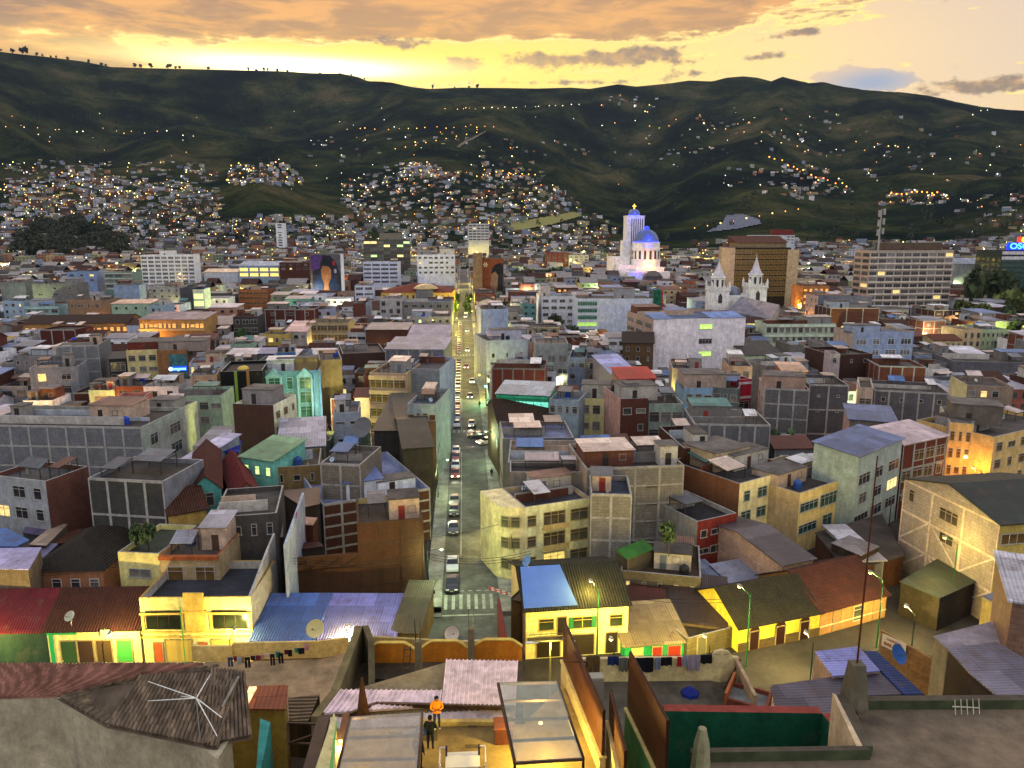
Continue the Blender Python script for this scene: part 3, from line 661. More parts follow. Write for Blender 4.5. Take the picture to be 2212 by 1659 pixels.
A('apartment_building', 'grey white flats|between red brick flats and cathedral', (1229, 551), (1272, 553), 790, 14, 'plaster:9a9aa4', G, (6, 4, .5, 1.3, 'd', 3.0, 2), vb=574)
A('apartment_building', 'white block with many small windows and blank corner tower|right of the street', (1170, 640), (1242, 636), 380, 18, 'plaster:b9bbc2', G, (4, 4, .62, 1.4, 'c', 3.4, 2.4), vb=700, hut=[(-.02, .1, 5, 5, 6, 'plaster:b3a9a6')])
A('office_building', 'wide pale blue white block with green glass corner|behind the cross street', (1247, 645), (1415, 648), 340, 24, 'plaster:b2b9c8', G, None, vb=722, hut=[(.5, .05, 8.5, 8, 5, 'plaster:8f9097')], clut=3)
A('office_building', 'huge blank white wall with three window rows|in front of the twin spires', (1412, 690), (1611, 686), 232, 26, 'plaster:c8c2c6', 'flat:5e6f93', None, L=(7, 3, .7, 1.5, 'd', 2.9, 2.4), vb=812, side='plaster:ab8f80', clut=1)
A('office_building', 'brown glass office with pale side piers|behind the twin spires', (1588, 535), (1710, 528), 470, 26, 'plaster:3a2a18', G, (9, 12, .8, 2.3, 'n', 3.3, 2.4), vb=668, fc='b89c60', clut=0, L=(8, 2, .4, 1.2, 'd', 3.3, 2.4), side='plaster:9a8a7c')
A('hotel_tower', 'large hotel tower with tan grid of windows|left of the park trees', (1881, 541), (2062, 532), 400, 15, 'plaster:a89c8e', G, (9, 10, .82, 1.9, 'd', 3.25, 2.4), L=(8, 2, .8, 1.9, 'd', 3.25, 2.4), vb=662, fc='9a948c', side='plaster:b59a88', bands=(10, 3.25, 3.3, .75, .5), trim='c4b8a8', clut=1, hut=[(.2, .2, 33, 9, 4.5, 'plaster:6a5848')])
A('office_building', 'dark green glass tower with round arched top|under a blue lit sign', (2166, 542), (2300, 546), 520, 30, 'plaster:2c3630', G, (9, 9, .9, 2.6, 'b', 3.3, 6.5), L=(6, 5, .6, 2.3, 'd', 3.3, 6.5), vb=622, fc='3a4a42', bands=(2, 3.5, .3, 2.2, .5), trim='b8b6b8', clut=0)
A('apartment_building', 'grey blue wall block with pink end wall|left of the hotel tower', (1768, 640), (1885, 641), 330, 14, 'plaster:6d7180', G, (1, 4, .15, .8, 'd'), L=(3, 3, .3, 1.2, 'd', 3, 2), vb=690, side='plaster:b39a90')
A('brick_building', 'brick block with lilac roof edge|in front of the grey blue wall block', (1795, 665), (1900, 665), 300, 16, 'brick:58352a', G, None, vb=700, grid=(3, 2))
A('apartment_building', 'light blue apartment block with cream side wall|below the hotel tower', (1846, 718), (1975, 716), 225, 12, 'plaster:8d9db8', 'flat:6c7488', (3, 4, .68, 1.7, 'c', 3.4, 3.0), vb=782, side='plaster:ab9a88', fc='c8d0da', hut=[(.0, .1, 9, 5, 2.6, 'plaster:8e9bb0')])
A('school_building', 'long mint building with white bands|right of the huge blank wall', (1655, 700), (1806, 700), 255, 12, 'plaster:a6b7a0', 'flat:6f7896', (2, 11, .62, 1.7, 'c', 3.4, 2.1), vb=730, bands=(3, 3.4, .5, .5, .4), trim='b8c0ae')
A('school_building', 'green lit long building|beside the park trees', (2122, 712), (2181, 712), 270, 16, 'plaster:9fb08a', 'flat:7488a8', (3, 6, .4, 1.3, 'c', 3, 2), vb=765)
A('house', 'cream house with three balcony doors|left of the green lit building', (2081, 712), (2122, 711), 268, 12, 'plaster:b8a27c', 'flat:7c6a60', (2, 3, .45, 1.8, 'd', 3.2, 2.2), vb=757)
A('house', 'low cream house with brown roof|left of the cream balcony house', (2018, 735), (2078, 735), 262, 12, 'plaster:b8a878', 'gx:tile:6b3a28:1.5', (1, 5, .4, 1.4, 'd', 3, 1.8), vb=752)
A('office_building', 'orange lit office with a round lamp|right of the brown glass office', (1735, 618), (1792, 622), 400, 16, 'plaster:b0713c', G, (3, 5, .5, 1.4, 'o', 3.3, 2.2), vb=665)
A('sports_hall', 'pale curved grey hall|right of the hotel tower', (2063, 570), (2130, 572), 560, 30, 'plaster:8b8c92', 'gx:sheet:8b93a0:4', (1, 4, .15, 1, 'd', 3, 6), vb=620)
A('office_building', 'white blue hospital block with red roof hut|above the brown glass office', (1625, 508), (1717, 510), 900, 20, 'plaster:a3abb6', G, (3, 10, .7, 1.4, 'd', 3.4, 2), vb=524, hut=[(.5, .1, 24, 10, 7, 'plaster:7a2a26')], clut=0)
# --- left middle
A('apartment_building', 'grey plain rendered block|at the frame edge behind the round teal house', (0, 611), (54, 612), 420, 14, 'plaster:73767c', G, None, vb=640)
A('apartment_building', 'long grey block with two dark slot windows|', (68, 613), (166, 612), 415, 14, 'plaster:777874', G, (2, 3, .3, .9, 'd', 3.2, 2.5), vb=640)
A('house', 'light blue painted gable building|under a bright lamp', (143, 588), (208, 586), 470, 12, 'plaster:7e95b8', G, (2, 3, .4, 1.1, 'd'), vb=611)
A('apartment_building', 'teal banded block|right of the light blue gable building', (225, 588), (286, 588), 470, 12, 'plaster:6d8a84', G, (3, 3, .8, 1.4, 'c', 3, 2), vb=610, bands=(4, 3, .4, .7, .4), trim='a6b0a0')
A('apartment_building', 'light blue wall block over brick|in front of the white tower', (245, 616), (300, 614), 400, 12, 'plaster:8194ae', G, None, vb=636)
A('house', 'grey house with window row|at the foot of the white tower', (325, 620), (388, 618), 410, 14, 'plaster:8b8d90', G, (2, 4, .35, 1.2, 'd', 3, 2), vb=646)
A('apartment_building', 'dark grey narrow block|left of the green lit shop front', (388, 622), (415, 622), 395, 14, 'block:55575a', G, None, vb=652)
A('shop_building', 'green white lit shop front|right of the dark grey narrow block', (415, 625), (440, 624), 395, 12, 'plaster:a8b8a8', G, (2, 1, .8, 2.6, 'g', 3.6, 3.5), vb=652)
A('house', 'round cornered teal house|at the left with curved balcony', (52, 662), (126, 660), 350, 12, 'plaster:86a4a2', 'flat:4c6468', (2, 4, .7, 1.4, 'c', 3, 2.2), vb=684, bands=(3, 3, .6, .6, .5), trim='9ab6b2')
A('house', 'pale blue house|at the frame edge beside the round cornered teal house', (5, 650), (50, 652), 355, 12, 'plaster:8ea4b6', G, (3, 3, .35, 1.2, 'd'), vb=684)
A('house', 'brown terraced house with brick parapet|right of the round cornered teal house', (145, 648), (236, 650), 345, 12, 'plaster:8a735c', 'flat:6d3c2e', (1, 5, .5, 1.6, 'd', 3, 2.6), vb=671)
A('house', 'mint house with pink metal roof|', (240, 656), (324, 655), 335, 12, 'plaster:93ac96', 'sx:sheet:c8a892:.8', (1, 4, .25, 1.1, 'd', 3, 2.0), vb=680)
A('house', 'small blue house|right of the mint house', (324, 660), (350, 662), 330, 12, 'plaster:8ba4b4', G, (2, 2, .4, 1.3, 'd'), vb=682)
A('courtyard_building', 'long orange lit colonial building with brown roofs|', (50, 700), (275, 692), 300, 16, 'plaster:a87c48', 'gx:tile:3e2a20:2.6', (1, 16, .5, 1.5, 'o', 3, 2.4), vb=716)
A('courtyard_building', 'two storey orange lit gallery building|right of the long colonial building', (300, 690), (440, 692), 290, 14, 'plaster:a98552', 'sx:sheet:8d7f86:1.4', (1, 14, .7, 1.5, 'o', 3.2, 2.4), vb=722, bands=(1, 3, 3.4, .8, .8), trim='b89868')
A('brick_building', 'dark red brick flat block with roof tank|below the colonial building', (85, 712), (162, 712), 268, 12, 'brick:5c2b22', G, None, vb=740, grid=(3, 1))
A('block_building', 'pale grey concrete block tower with blank side|left of the red and white flats', (122, 748), (212, 742), 205, 14, 'block:7d7f82', G, None, vb=828, grid=(3, 5), clut=3)
A('block_building', 'curved grey house under construction|', (62, 796), (166, 785), 190, 10, 'plaster:7d8288', G, (2, 2, .32, 1.8, 'd', 3.2, 2.4), vb=829, clut=1)
A('block_building', 'low grey house with flat awnings|at the frame edge', (28, 768), (122, 770), 205, 10, 'plaster:74757b', G, (1, 5, .3, .9, 'd'), vb=785, clut=3)
A('apartment_building', 'red and cream apartment block with yellow lit floors|', (272, 757), (338, 748), 205, 12, 'plaster:b8ac78', G, (4, 3, .66, 1.4, 'c', 3.0, 2.2), vb=820, hut=[(.05, .05, 14, 8, 2.6, 'plaster:6e3028')], clut=1)
BLU = A('office_building', 'tan office with curved glass front|and blue lit word sign', (338, 757), (402, 752), 205, 12, 'plaster:8f6540', G, None, vb=815, hut=[(.05, .1, 12, 8, 2.6, 'plaster:8d8078')], clut=0)
A('apartment_building', 'purple and yellow lit corner building|right of the blue word sign', (402, 748), (440, 738), 212, 14, 'plaster:a88a80', 'sx:sheet:b09a9c:.8', (2, 2, .5, 1.5, 'm'), vb=790)
A('shop_building', 'dark glass front building with white lit floor|left of the red and cream block', (235, 775), (272, 772), 205, 10, 'plaster:3a3a34', 'gx:sheet:4a4a48:1.2', (3, 1, .8, 2.2, 'd', 3.2, 2.2), vb=818)
A('warehouse', 'grey hall with long lilac roof|beside the green awning', (420, 702), (500, 700), 300, 18, 'plaster:5f5a50', 'sx:sheet:7a7884:1.5', None, vb=716)
A('block_building', 'dark unfinished block with open floors|', (503, 684), (556, 682), 300, 14, 'block:4a4845', G, (3, 3, .75, 1.6, 'd', 3.1, 2), vb=725)
A('commercial_building', 'black glass building with two vertical stripes|and gold roof dome', (475, 803), (566, 800), 170, 14, 'plaster:101012', GD, None, vb=900, clut=0)
A('house', 'beige house with red window|left of the black glass building', (410, 812), (468, 806), 172, 9, 'plaster:9b8c7c', G, (1, 2, .35, 1.3, 'd', 3, 1.8), vb=835)
A('house', 'white terrace house with pink roof|above the black glass building', (408, 785), (478, 782), 195, 9, 'plaster:9aa6b0', 'flat:9a6a62', (1, 5, .4, 1.6, 'd', 3, 1.8), vb=800)
# --- middle between tower and street
A('brick_building', 'wide brick row with grey upper storey|', (572, 668), (680, 672), 320, 14, 'brick:5f3229', G, (2, 3, .3, 1.3, 'd', 3, 2), vb=702, grid=(5, 2))
A('house', 'small lilac blue block|right of the wide brick row', (680, 668), (718, 664), 325, 12, 'plaster:8f98b0', G, (2, 2, .4, 1.5, 'm'), vb=697)
A('apartment_building', 'tan banded building with dark glass upper floor|', (661, 697), (752, 700), 275, 12, 'plaster:9c8a64', G, (2, 4, .88, 1.7, 'n', 3.3, 2.0), vb=746, bands=(3, 3.3, .4, .5, .3), trim='a89a74')
A('house', 'yellow fronted house with window row|left of the pink metal roof', (564, 722), (618, 724), 262, 11, 'plaster:b39a4c', G, (1, 4, .7, 1.4, 'd', 3, 2.0), vb=752)
A('house', 'white house with pink metal roof|', (616, 716), (662, 718), 268, 13, 'plaster:a09a98', 'sx:sheet:c9a8a4:2.2', (1, 3, .5, 1.2, 'd'), vb=750)
A('house', 'white house with dark upper windows|right of the tan banded building', (751, 718), (790, 722), 265, 11, 'plaster:9fa2a6', G, (2, 2, .7, 1.4, 'd', 3.2, 2), vb=748)
A('brick_building', 'long low brick wall block|below the lilac roofs', (790, 712), (880, 716), 262, 13, 'brick:5e3a30', 'sx:sheet:787c8a:.9', None, vb=745)
A('brick_building', 'low brick row with pale roof edge|left of the street', (763, 698), (842, 704), 290, 13, 'brick:6b4032', G, (1, 5, .2, .9, 'd'), vb=716, grid=(5, 1))
A('block_building', 'brown brick end wall with grey side|', (762, 655), (790, 656), 345, 16, 'brick:6a3c30', G, None, vb=690, side='plaster:9aa2b0')
A('house', 'white house with three arched frames|below the red tiled hall', (820, 645), (868, 648), 345, 14, 'plaster:9c9a9e', 'flat:8e8478', (2, 3, .5, 2.0, 'd', 3.4, 2.2), vb=674)
A('house', 'grey terrace house with balconies|left of street trees', (868, 652), (975, 656), 345, 14, 'plaster:77797d', 'flat:6c7a96', (1, 6, .5, 1.4, 'd'), vb=690)
A('house', 'row of pale houses with roof sheds|near the street trees', (885, 684), (975, 688), 315, 14, 'plaster:8b8a92', G, (1, 6, .4, 1.2, 'm'), vb=708, clut=3)
A('warehouse', 'large lilac grey metal roofed warehouse|beside the street', (874, 742), (975, 742), 236, 22, 'block:6a6468', 'sx:sheet:8084a0:3.2', None, vb=748)
A('warehouse', 'wide grey rendered warehouse with brick base|below the lilac roof', (832, 754), (974, 755), 206, 16, 'plaster:6f7079', 'sx:sheet:76819c:1.2', None, vb=790, grid=(5, 1))
A('brick_building', 'dark brick yard building|left of the wide grey warehouse', (740, 764), (832, 756), 215, 18, 'brick:523a31', G, None, vb=780)
A('commercial_building', 'ornate light blue building with gabled arches|', (570, 803), (688, 800), 176, 13, 'plaster:5f8fa0', 'flat:8a7a50', None, vb=882, side='plaster:9c8450', clut=1, hut=[(.2, .3, 9, 4, 3, 'plaster:8c7a50')])
A('apartment_building', 'tan rendered side block|right of the ornate light blue building', (690, 778), (738, 770), 184, 16, 'plaster:8b7a50', G, None, vb=850, clut=1)
A('house', 'bright blue roof terrace house|above the ornate building', (597, 762), (638, 758), 205, 10, 'plaster:4f78b0', 'flat:4a4a50', None, vb=780)
A('apartment_building', 'beige balcony block with three dark floors|', (798, 805), (876, 807), 165, 13, 'plaster:a38c6e', G, (4, 3, .92, 1.7, 'n', 3.2, 2.4), vb=885, bands=(5, 3.2, .5, .9, .7), trim='b89c7c', clut=3)
A('block_building', 'plain grey block wall building|between beige balcony block and street', (877, 796), (967, 798), 168, 17, 'block:7e8088', 'flat:5b5858', None, vb=850, side='plaster:8c9ab0')
A('house', 'low white house with a terrace and tin awnings|beside the street', (880, 872), (968, 874), 142, 15, 'plaster:8f9a98', 'flat:5d6270', (1, 4, .7, 1.6, 'n', 3.2, 2.6), vb=898, clut=3)
# --- right middle
A('house', 'lilac white gabled house with yellow lit corner|right of the street', (1027, 652), (1072, 650), 330, 14, 'plaster:a8a6ae', 'gy:tile:3e2c26:1.6', (1, 2, .3, 1.4, 'y'), vb=668)
A('block_building', 'pale blue party wall block|beside the street trees', (1025, 668), (1098, 666), 292, 16, 'plaster:8d9cc0', G, None, vb=700, side='plaster:a0a8c0', clut=2)
A('block_building', 'blue white rendered block with roof rooms|right of the street', (1041, 736), (1140, 728), 222, 16, 'plaster:9ea4b8', G, (1, 3, .2, 1.2, 'd', 3, 4.5), vb=768, clut=4, hut=[(.25, .3, 9, 5, 3, 'plaster:a6a6b4')])
A('brick_building', 'row of orange brick bays with sheet roofs|right of the street', (1048, 795), (1178, 797), 177.5, 12, 'brick:6e3324', G, None, vb=830, grid=(5, 2), gs='f', trim='77736e', clut=3)
A('shop_building', 'mint green shop with lit glass upper floor|right of the street', (1047, 850), (1186, 856), 150.5, 9, 'plaster:2f9b78', 'sx:sheet:8fa0b0:1', (1, 7, .92, 2.0, 't', 3, 2.4), vb=884, fc='2f9b78', trim='35a884', bands=(1, 3, .3, .4, .4))
A('house', 'grey lilac low terrace|right of the mint green shop', (1186, 862), (1250, 866), 146, 10, 'plaster:8698a0', 'flat:6c8098', (1, 4, .6, 1.3, 'c'), vb=886)
A('apartment_building', 'grey block with three by three coloured windows|', (1156, 742), (1228, 742), 205, 12, 'plaster:8d9290', 'flat:8f7f74', (4, 3, .66, 1.9, 'c', 3.4, 4.2), vb=792, fc='9aa09c')
A('house', 'pink edged terrace house|right of the coloured window block', (1262, 745), (1300, 756), 212, 12, 'plaster:9a7a70', 'flat:7c6258', (1, 3, .4, 1.2, 'd'), vb=775)
A('house', 'light blue small block|behind the lilac shed roof', (1300, 758), (1330, 752), 205, 12, 'plaster:8b9ab4', G, None, vb=790)
A('house', 'blue grey narrow house|below the coloured window block', (1228, 772), (1266, 774), 190, 12, 'plaster:74849a', 'flat:5a6880', (2, 2, .6, 1.3, 'd'), vb=806)
A('house', 'grey brown house with picture window|', (1266, 775), (1303, 774), 188, 12, 'plaster:76706c', 'flat:6a7890', (2, 1, .6, 1.6, 'd'), vb=806)
A('shed', 'low shed with bright lilac roof|left of the huge blank wall', (1322, 808), (1376, 805), 172, 12, 'plaster:6f6a70', 'sx:sheet:9fa2cc:2.6', None, vb=812)
A('shed', 'low shed with vivid red roof|at the foot of the huge blank wall', (1340, 819), (1416, 817), 162, 7, 'plaster:7a5a50', 'sx:sheet:c03018:1.4', None, vb=822)
A('house', 'old brown gabled house|left of the huge blank wall', (1345, 740), (1412, 742), 225, 16, 'plaster:6a5238', 'gx:tile:3a2e26:2.4', (2, 3, .25, 1.2, 'd'), vb=775)
A('shop_building', 'yellow lit shop house with two floors of windows|', (1252, 860), (1326, 862), 150, 12, 'plaster:b9b27c', 'flat:5a564f', (2, 3, .6, 1.7, 'c', 3.4, 2.3), vb=902, hut=[(.05, .3, 7, 5, 2.8, 'plaster:a09c90')], clut=0)
A('brick_building', 'tall narrow brick building with pink side wall|', (1341, 862), (1400, 860), 138, 12, 'brick:5c3427', G, (4, 2, .55, 1.2, 'c', 3.2, 2.4), vb=935, side='plaster:b08a7c', hut=[(.1, .1, 7, 5, 2.8, 'plaster:9a958e')], clut=1)
A('shop_building', 'white shop house with red column and teal lit shop|', (1402, 872), (1477, 872), 140, 11, 'plaster:8c9c90', 'flat:3a3633', (2, 3, .8, 1.9, 'c', 3.4, 2.6), vb=935, clut=2)
A('apartment_building', 'light blue flats with brown windows|', (1480, 838), (1540, 838), 158, 10, 'plaster:7ea0b8', G, (3, 3, .62, 1.6, 'n', 3.1, 2.2), vb=880, clut=0, hut=[(.0, .1, 9, 7, 3.4, 'plaster:a08e80')])
A('apartment_building', 'grey flats with white sash windows|right of the light blue flats', (1541, 836), (1595, 840), 158, 10, 'plaster:68706c', G, (2, 3, .7, 1.5, 'c', 3.1, 2.2), vb=875, clut=3)
A('apartment_building', 'narrow red and white banded house|', (1596, 820), (1624, 818), 160, 10, 'plaster:b8203a', G, (3, 1, .7, 1.7, 'd', 3.2, 2.6), vb=868, clut=0, trim='b8b0b4', bands=(3, 3.2, .6, .5, .2))
A('block_building', 'tall pink sided block building|right of the red banded house', (1652, 838), (1749, 842), 150, 12, 'block:6f6c6c', G, None, vb=935, side='plaster:b8988a', L=(3, 2, .3, 1.6, 'n', 3, 3), grid=(3, 5), hut=[(.0, .1, 8, 6, 3, 'plaster:9c8274')])
A('block_building', 'dark grey block building with dividing posts|', (1749, 830), (1834, 832), 152, 12, 'block:5f5d62', G, (2, 2, .1, .4, 'd', 3.2, 2.4), vb=895, grid=(2, 3))
A('apartment_building', 'blue and white striped stair building|', (1856, 836), (1887, 842), 152, 12, 'plaster:b09c8c', G, (3, 1, .8, 1.7, 'd', 3.2, 3.2), vb=890, clut=0)
A('block_building', 'long grey rendered block|right of the blue striped building', (1890, 842), (2052, 850), 158, 12, 'plaster:676468', G, (1, 4, .2, .8, 'd', 3, 2), vb=878, grid=(5, 1))
A('house', 'beige pink house with dark windows|at the right frame edge', (2090, 832), (2190, 836), 165, 12, 'plaster:8f7c6c', G, (2, 4, .5, 1.4, 'd'), vb=868)
A('block_building', 'long low grey wall building|below the park', (2060, 780), (2260, 788), 210, 14, 'plaster:67666c', G, None, vb=808)
A('house', 'white roofed house with a lit porch|below the park trees', (2072, 765), (2130, 770), 232, 12, 'plaster:8a6a58', 'sx:sheet:c0c0cc:1', (1, 3, .4, 1.2, 'd'), vb=780)
A('brick_building', 'dark brick block with two white posts|below the light blue apartment block', (1796, 766), (1885, 764), 200, 14, 'brick:4a3228', G, (1, 3, .2, .9, 'd'), vb=830, clut=2)
A('brick_building', 'broken brick walls building|', (1900, 790), (2000, 802), 190, 12, 'brick:7a4632', G, None, vb=830, grid=(4, 1))
A('house', 'white box house with one dark window|', (1793, 764), (1815, 770), 196, 6, 'plaster:a4979a', G, (1, 1, .5, 1.3, 'd', 3, 1.8), vb=785, clut=0)
A('house', 'small house with cream flat roof|above the tall pink sided block', (1690, 800), (1742, 808), 175, 9, 'plaster:97705a', 'sx:sheet:c8a488:.6', (1, 2, .3, 1.1, 'd'), vb=822)
A('house', 'grey house with two window openings|', (1655, 790), (1728, 786), 185, 10, 'plaster:888480', G, (1, 3, .5, 1.5, 'd', 3, 2), vb=805)
A('block_building', 'rough concrete block with green tower|', (1500, 915), (1665, 918), 128, 12, 'plaster:6b6b6e', G, None, vb=938, grid=(5, 2), clut=4)
A('house', 'white rendered house with rooftop rooms|behind the red banded house', (1452, 795), (1520, 800), 176, 12, 'plaster:9c8c80', G, (1, 4, .5, 1.5, 'd', 3, 2), vb=838, clut=4)
A('house', 'cream house with red window trim|above the red banded house', (1573, 790), (1625, 800), 178, 12, 'plaster:a58a78', G, (2, 2, .5, 1.5, 'd', 3, 2), vb=820, clut=2)
A('church_hall', 'large plain hall with green truss side|right of the huge blank wall', (1612, 768), (1690, 764), 228, 20, 'plaster:a8b890', 'gx:sheet:4a4640:3', None, vb=790)
# --- left near
A('block_building', 'very long grey block walled building|at the left', (-60, 917), (305, 923), 134, 15, 'block:77787c', 'flat:4c4340', None, Rw=(2, 2, .5, 1.9, 'd', 3.6, 3), vb=1045, side='plaster:93968e', grid=(9, 4), clut=4)
A('house', 'salmon pink house with cream front|behind the very long block wall', (232, 868), (298, 866), 150, 9, 'plaster:a89880', 'flat:8a7c70', (1, 2, .3, 1.6, 'd', 3, 2.6), vb=885, side='plaster:b8705c', clut=0)
A('house', 'white house with square window|left of the green lit flats', (312, 886), (372, 888), 148, 9, 'plaster:9d9f96', G, (1, 2, .45, 1.5, 'd', 3, 2), vb=912, hut=[(.1, .1, 5, 4, 2.5, 'plaster:8f8d8a')])
A('apartment_building', 'pale green lit flats with round vents|beside a bright lamp', (374, 856), (478, 854), 160, 10, 'plaster:93a890', G, (2, 4, .7, 1.5, 'c', 3.1, 2.2), vb=912)
A('block_building', 'dark grey block house with white upper corner|and lit balcony', (190, 1032), (352, 1040), 101, 10, 'block:4b4b48', 'flat:4a4742', None, vb=1105, side='plaster:7d8088', grid=(4, 3), clut=2)
A('house', 'white flats with dark windows and brick end|at the left frame edge', (-20, 1026), (98, 1040), 104, 7, 'plaster:93989c', 'flat:5a5a5c', (2, 3, .62, 1.5, 'd', 3.0, 1.9), vb=1085, side='brick:6a4438', clut=3)
A('shed', 'grey house with lilac sheet roof|beside the dark block house', (387, 996), (418, 1000), 122, 11, 'plaster:8a9098', 'sx:sheet:b4b0c8:2', (2, 1, .4, 1.3, 'd'), vb=1040, clut=0)
A('brick_building', 'brick building with light blue end wall|and yellow lit side windows', (503, 872), (590, 872), 142, 10, 'brick:57392c', 'flat:8a706c', None, Rw=(4, 3, .45, 1.3, 'n', 3.0, 2.2), vb=946, side='plaster:d8d4a8', clut=0, rot=-12, hut=[(.05, .3, 6, 5, 2.8, 'plaster:8a8584')])
A('house', 'turquoise house with long red tiled gable roof|', (412, 1062), (476, 1055), 104, 20, 'plaster:4f9a94', 'gy:tile:4e2018:2.2', (2, 1, .5, 1.8, 'c', 3.2, 1.4), vb=1088, side='plaster:6db0a8')
A('house', 'house with crimson and brown tiled gable roof|right of the turquoise house', (506, 1078), (562, 1070), 106, 18, 'plaster:9a7a60', 'gy:tile:6a1a1e:2.4', None, vb=1080, side='plaster:8a7438')
A('house', 'brown tiled house with yellow lit gable|left of the turquoise house', (365, 1112), (445, 1098), 98, 10, 'plaster:b89850', 'gx:tile:4a2a1c:2.0', None, vb=1115, side='plaster:b89850')
A('block_building', 'dark rendered house with paned window|beside the heart wall', (460, 1118), (598, 1108), 92, 11, 'plaster:55514a', 'flat:544f4a', (1, 4, .28, 1.4, 'm', 3, 2.0), vb=1170, clut=2)
A('house', 'pale yellow lit house with roof garden|', (254, 1192), (343, 1196), 88, 9, 'plaster:c2b878', 'flat:4a5040', (2, 1, .42, 1.4, 'c', 3.0, 2.6), vb=1280, clut=0)
A('house', 'cream house with orange fascia|beside the yellow lit house', (344, 1200), (472, 1200), 86, 8, 'plaster:a5906c', 'flat:62564e', (1, 2, .5, 1.9, 'n', 3, 2.4), vb=1255, trim='a4582c', bands=(1, 3, .0, .45, .35), clut=1)
A('block_building', 'rough grey block building with cream parapet|left of the blue roof terrace', (692, 1000), (778, 1004), 112, 10, 'block:7d756a', 'flat:6b645e', None, vb=1075, grid=(2, 4), clut=2)
A('block_building', 'brick building with pale blue walled terrace|beside the street', (697, 1090), (944, 1052), 106, 22, 'brick:5a3626', 'flat:8f96b8', None, vb=1180, side='plaster:8b9ab8', grid=(6, 5), gs='f', clut=0, par=1.3)
A('brick_building', 'big brown brick wall building|facing the camera beside the parked cars', (772, 1130), (939, 1117), 91.6, 9.0, 'brick:5c3e26', 'flat:4e453c', None, vb=1290, side='plaster:b8a870', clut=2, grid=(3, 4), trim='5a4028')
A('block_building', 'white rendered block with dark slot windows|below the grid of tin roofs', (720, 892), (775, 890), 142, 10, 'block:8e98a4', 'flat:6f6a68', (2, 2, .6, .5, 'd', 3.4, 2), vb=955, clut=3)
A('warehouse', 'dark green black shed roof|behind the telecom mast', (808, 930), (872, 930), 135, 22, 'plaster:3c3a36', 'sx:sheet:2e3430:2.2', None, vb=958)
A('warehouse', 'dark green gable roof building with red strip|beside the crossing', (872, 968), (972, 962), 124, 24, 'plaster:4a4436', 'gx:sheet:333a2c:2', None, vb=975)
A('shed', 'dark brick yard block under rusty sheets|left of the crossing', (875, 910), (965, 908), 140, 8, 'plaster:6a4a38', 'flat:5a5450', None, vb=915, clut=4)
A('shed', 'house with big pale sheet roof|right of the yellow lit side windows', (600, 968), (700, 962), 128, 14, 'plaster:6d6758', 'sx:sheet:9a9cac:1.8', None, vb=990)
A('house', 'teal and yellow lit house with green sheet roof|', (520, 986), (590, 1000), 120, 8, 'plaster:6fb8a8', 'sx:sheet:7aa07a:1.5', (1, 3, .4, 1.3, 'g'), vb=1010)
A('house', 'low house with ochre walls|between red roofs and rough block building', (590, 1010), (690, 1004), 118, 10, 'plaster:8a744a', 'flat:6e6450', (1, 3, .3, 1.2, 'd'), vb=1030, clut=2)
# --- right near
A('warehouse', 'old brown tiled church hall with gabled ends|right of the crossing', (1043, 912), (1200, 905), 143, 14, 'plaster:6a5238', 'gx:tile:3a261c:3', (1, 6, .12, .6, 'd', 3, 1.6), vb=935)
A('block_building', 'corner building with lilac and blue roof strips|right of the crossing', (1062, 948), (1240, 945), 127, 12, 'plaster:6c6e78', 'flat:7f88a8', None, vb=970, side='plaster:9a8a80', clut=4)
A('block_building', 'wide dark flat roofed block with green sheet shed|right of the street', (1072, 1000), (1298, 1002), 112, 13, 'plaster:75706a', 'flat:453f3b', None, vb=1010, side='plaster:a09080', clut=4, par=.9)
A('block_building', 'low flat wall building|behind the curved yellow flats', (1076, 1020), (1262, 1020), 107, 6, 'plaster:807c74', 'flat:4e4844', None, vb=1030, side='plaster:a09888', clut=2)
A('block_building', 'wide grey block building with slot windows|behind the curved yellow flats', (1266, 1012), (1478, 1004), 104, 13, 'block:827d73', 'flat:463e3a', None, vb=1150, side='plaster:a68a78', grid=(4, 5), gs='fl', trim='98948a', clut=4)
A('block_building', 'grey block house with brick base and skewed blue roof|', (1276, 1066), (1365, 1074), 96, 8, 'block:847f76', 'flat:3c4452', None, vb=1180, grid=(2, 4), gs='f', clut=1, rot=-8)
A('brick_building', 'big plain dark brick party wall|right of the grey block tower', (1477, 968), (1552, 966), 116, 14, 'brick:50301f', 'flat:4a4440', None, vb=1040, clut=3)
A('house', 'dark roofed low house with red balcony rails|', (1507, 1127), (1592, 1108), 7.6, 11, 'plaster:8a3026', 'flat:302e32', (2, 3, .7, 1.0, 'd', 2.6, 2.0), vb=1180, clut=1, side='plaster:9a978c')
A('apartment_building', 'pale yellow flats with rounded window bays|', (1598, 1045), (1727, 1010), 104, 14, 'plaster:c8bc8a', 'flat:4c4846', (4, 4, .58, 1.5, 'b', 3.1, 2.2), vb=1130, side='brick:7a5238', clut=3, hut=[(.2, .5, 8, 7, 3, 'plaster:a8987c')])
A('apartment_building', 'long yellow lit office with dark green windows|', (1728, 1066), (1853, 1024), 103, 13, 'plaster:c8b070', 'flat:4b443e', (3, 3, .72, 1.8, 'b', 3.4, 2.4), vb=1130, side='plaster:b09a70', clut=2)
A('shop_building', 'pale blue green flats with neon lit shop|', (1855, 986), (1950, 946), 106, 7, 'plaster:93a39c', 'sx:sheet:6f7ba0:.9', (4, 3, .72, 1.6, 'm', 3.1, 4.0), vb=1120, clut=0)
A('brick_building', 'red brick flats with white sheet roof|right of the neon lit shop', (1952, 960), (2046, 940), 116, 7, 'brick:6a2c20', 'sx:sheet:c0aeb0:1.2', (3, 4, .7, 1.7, 'n', 3.2, 2.4), vb=1040, grid=(4, 3), gs='f', trim='8f9a8c', clut=0)
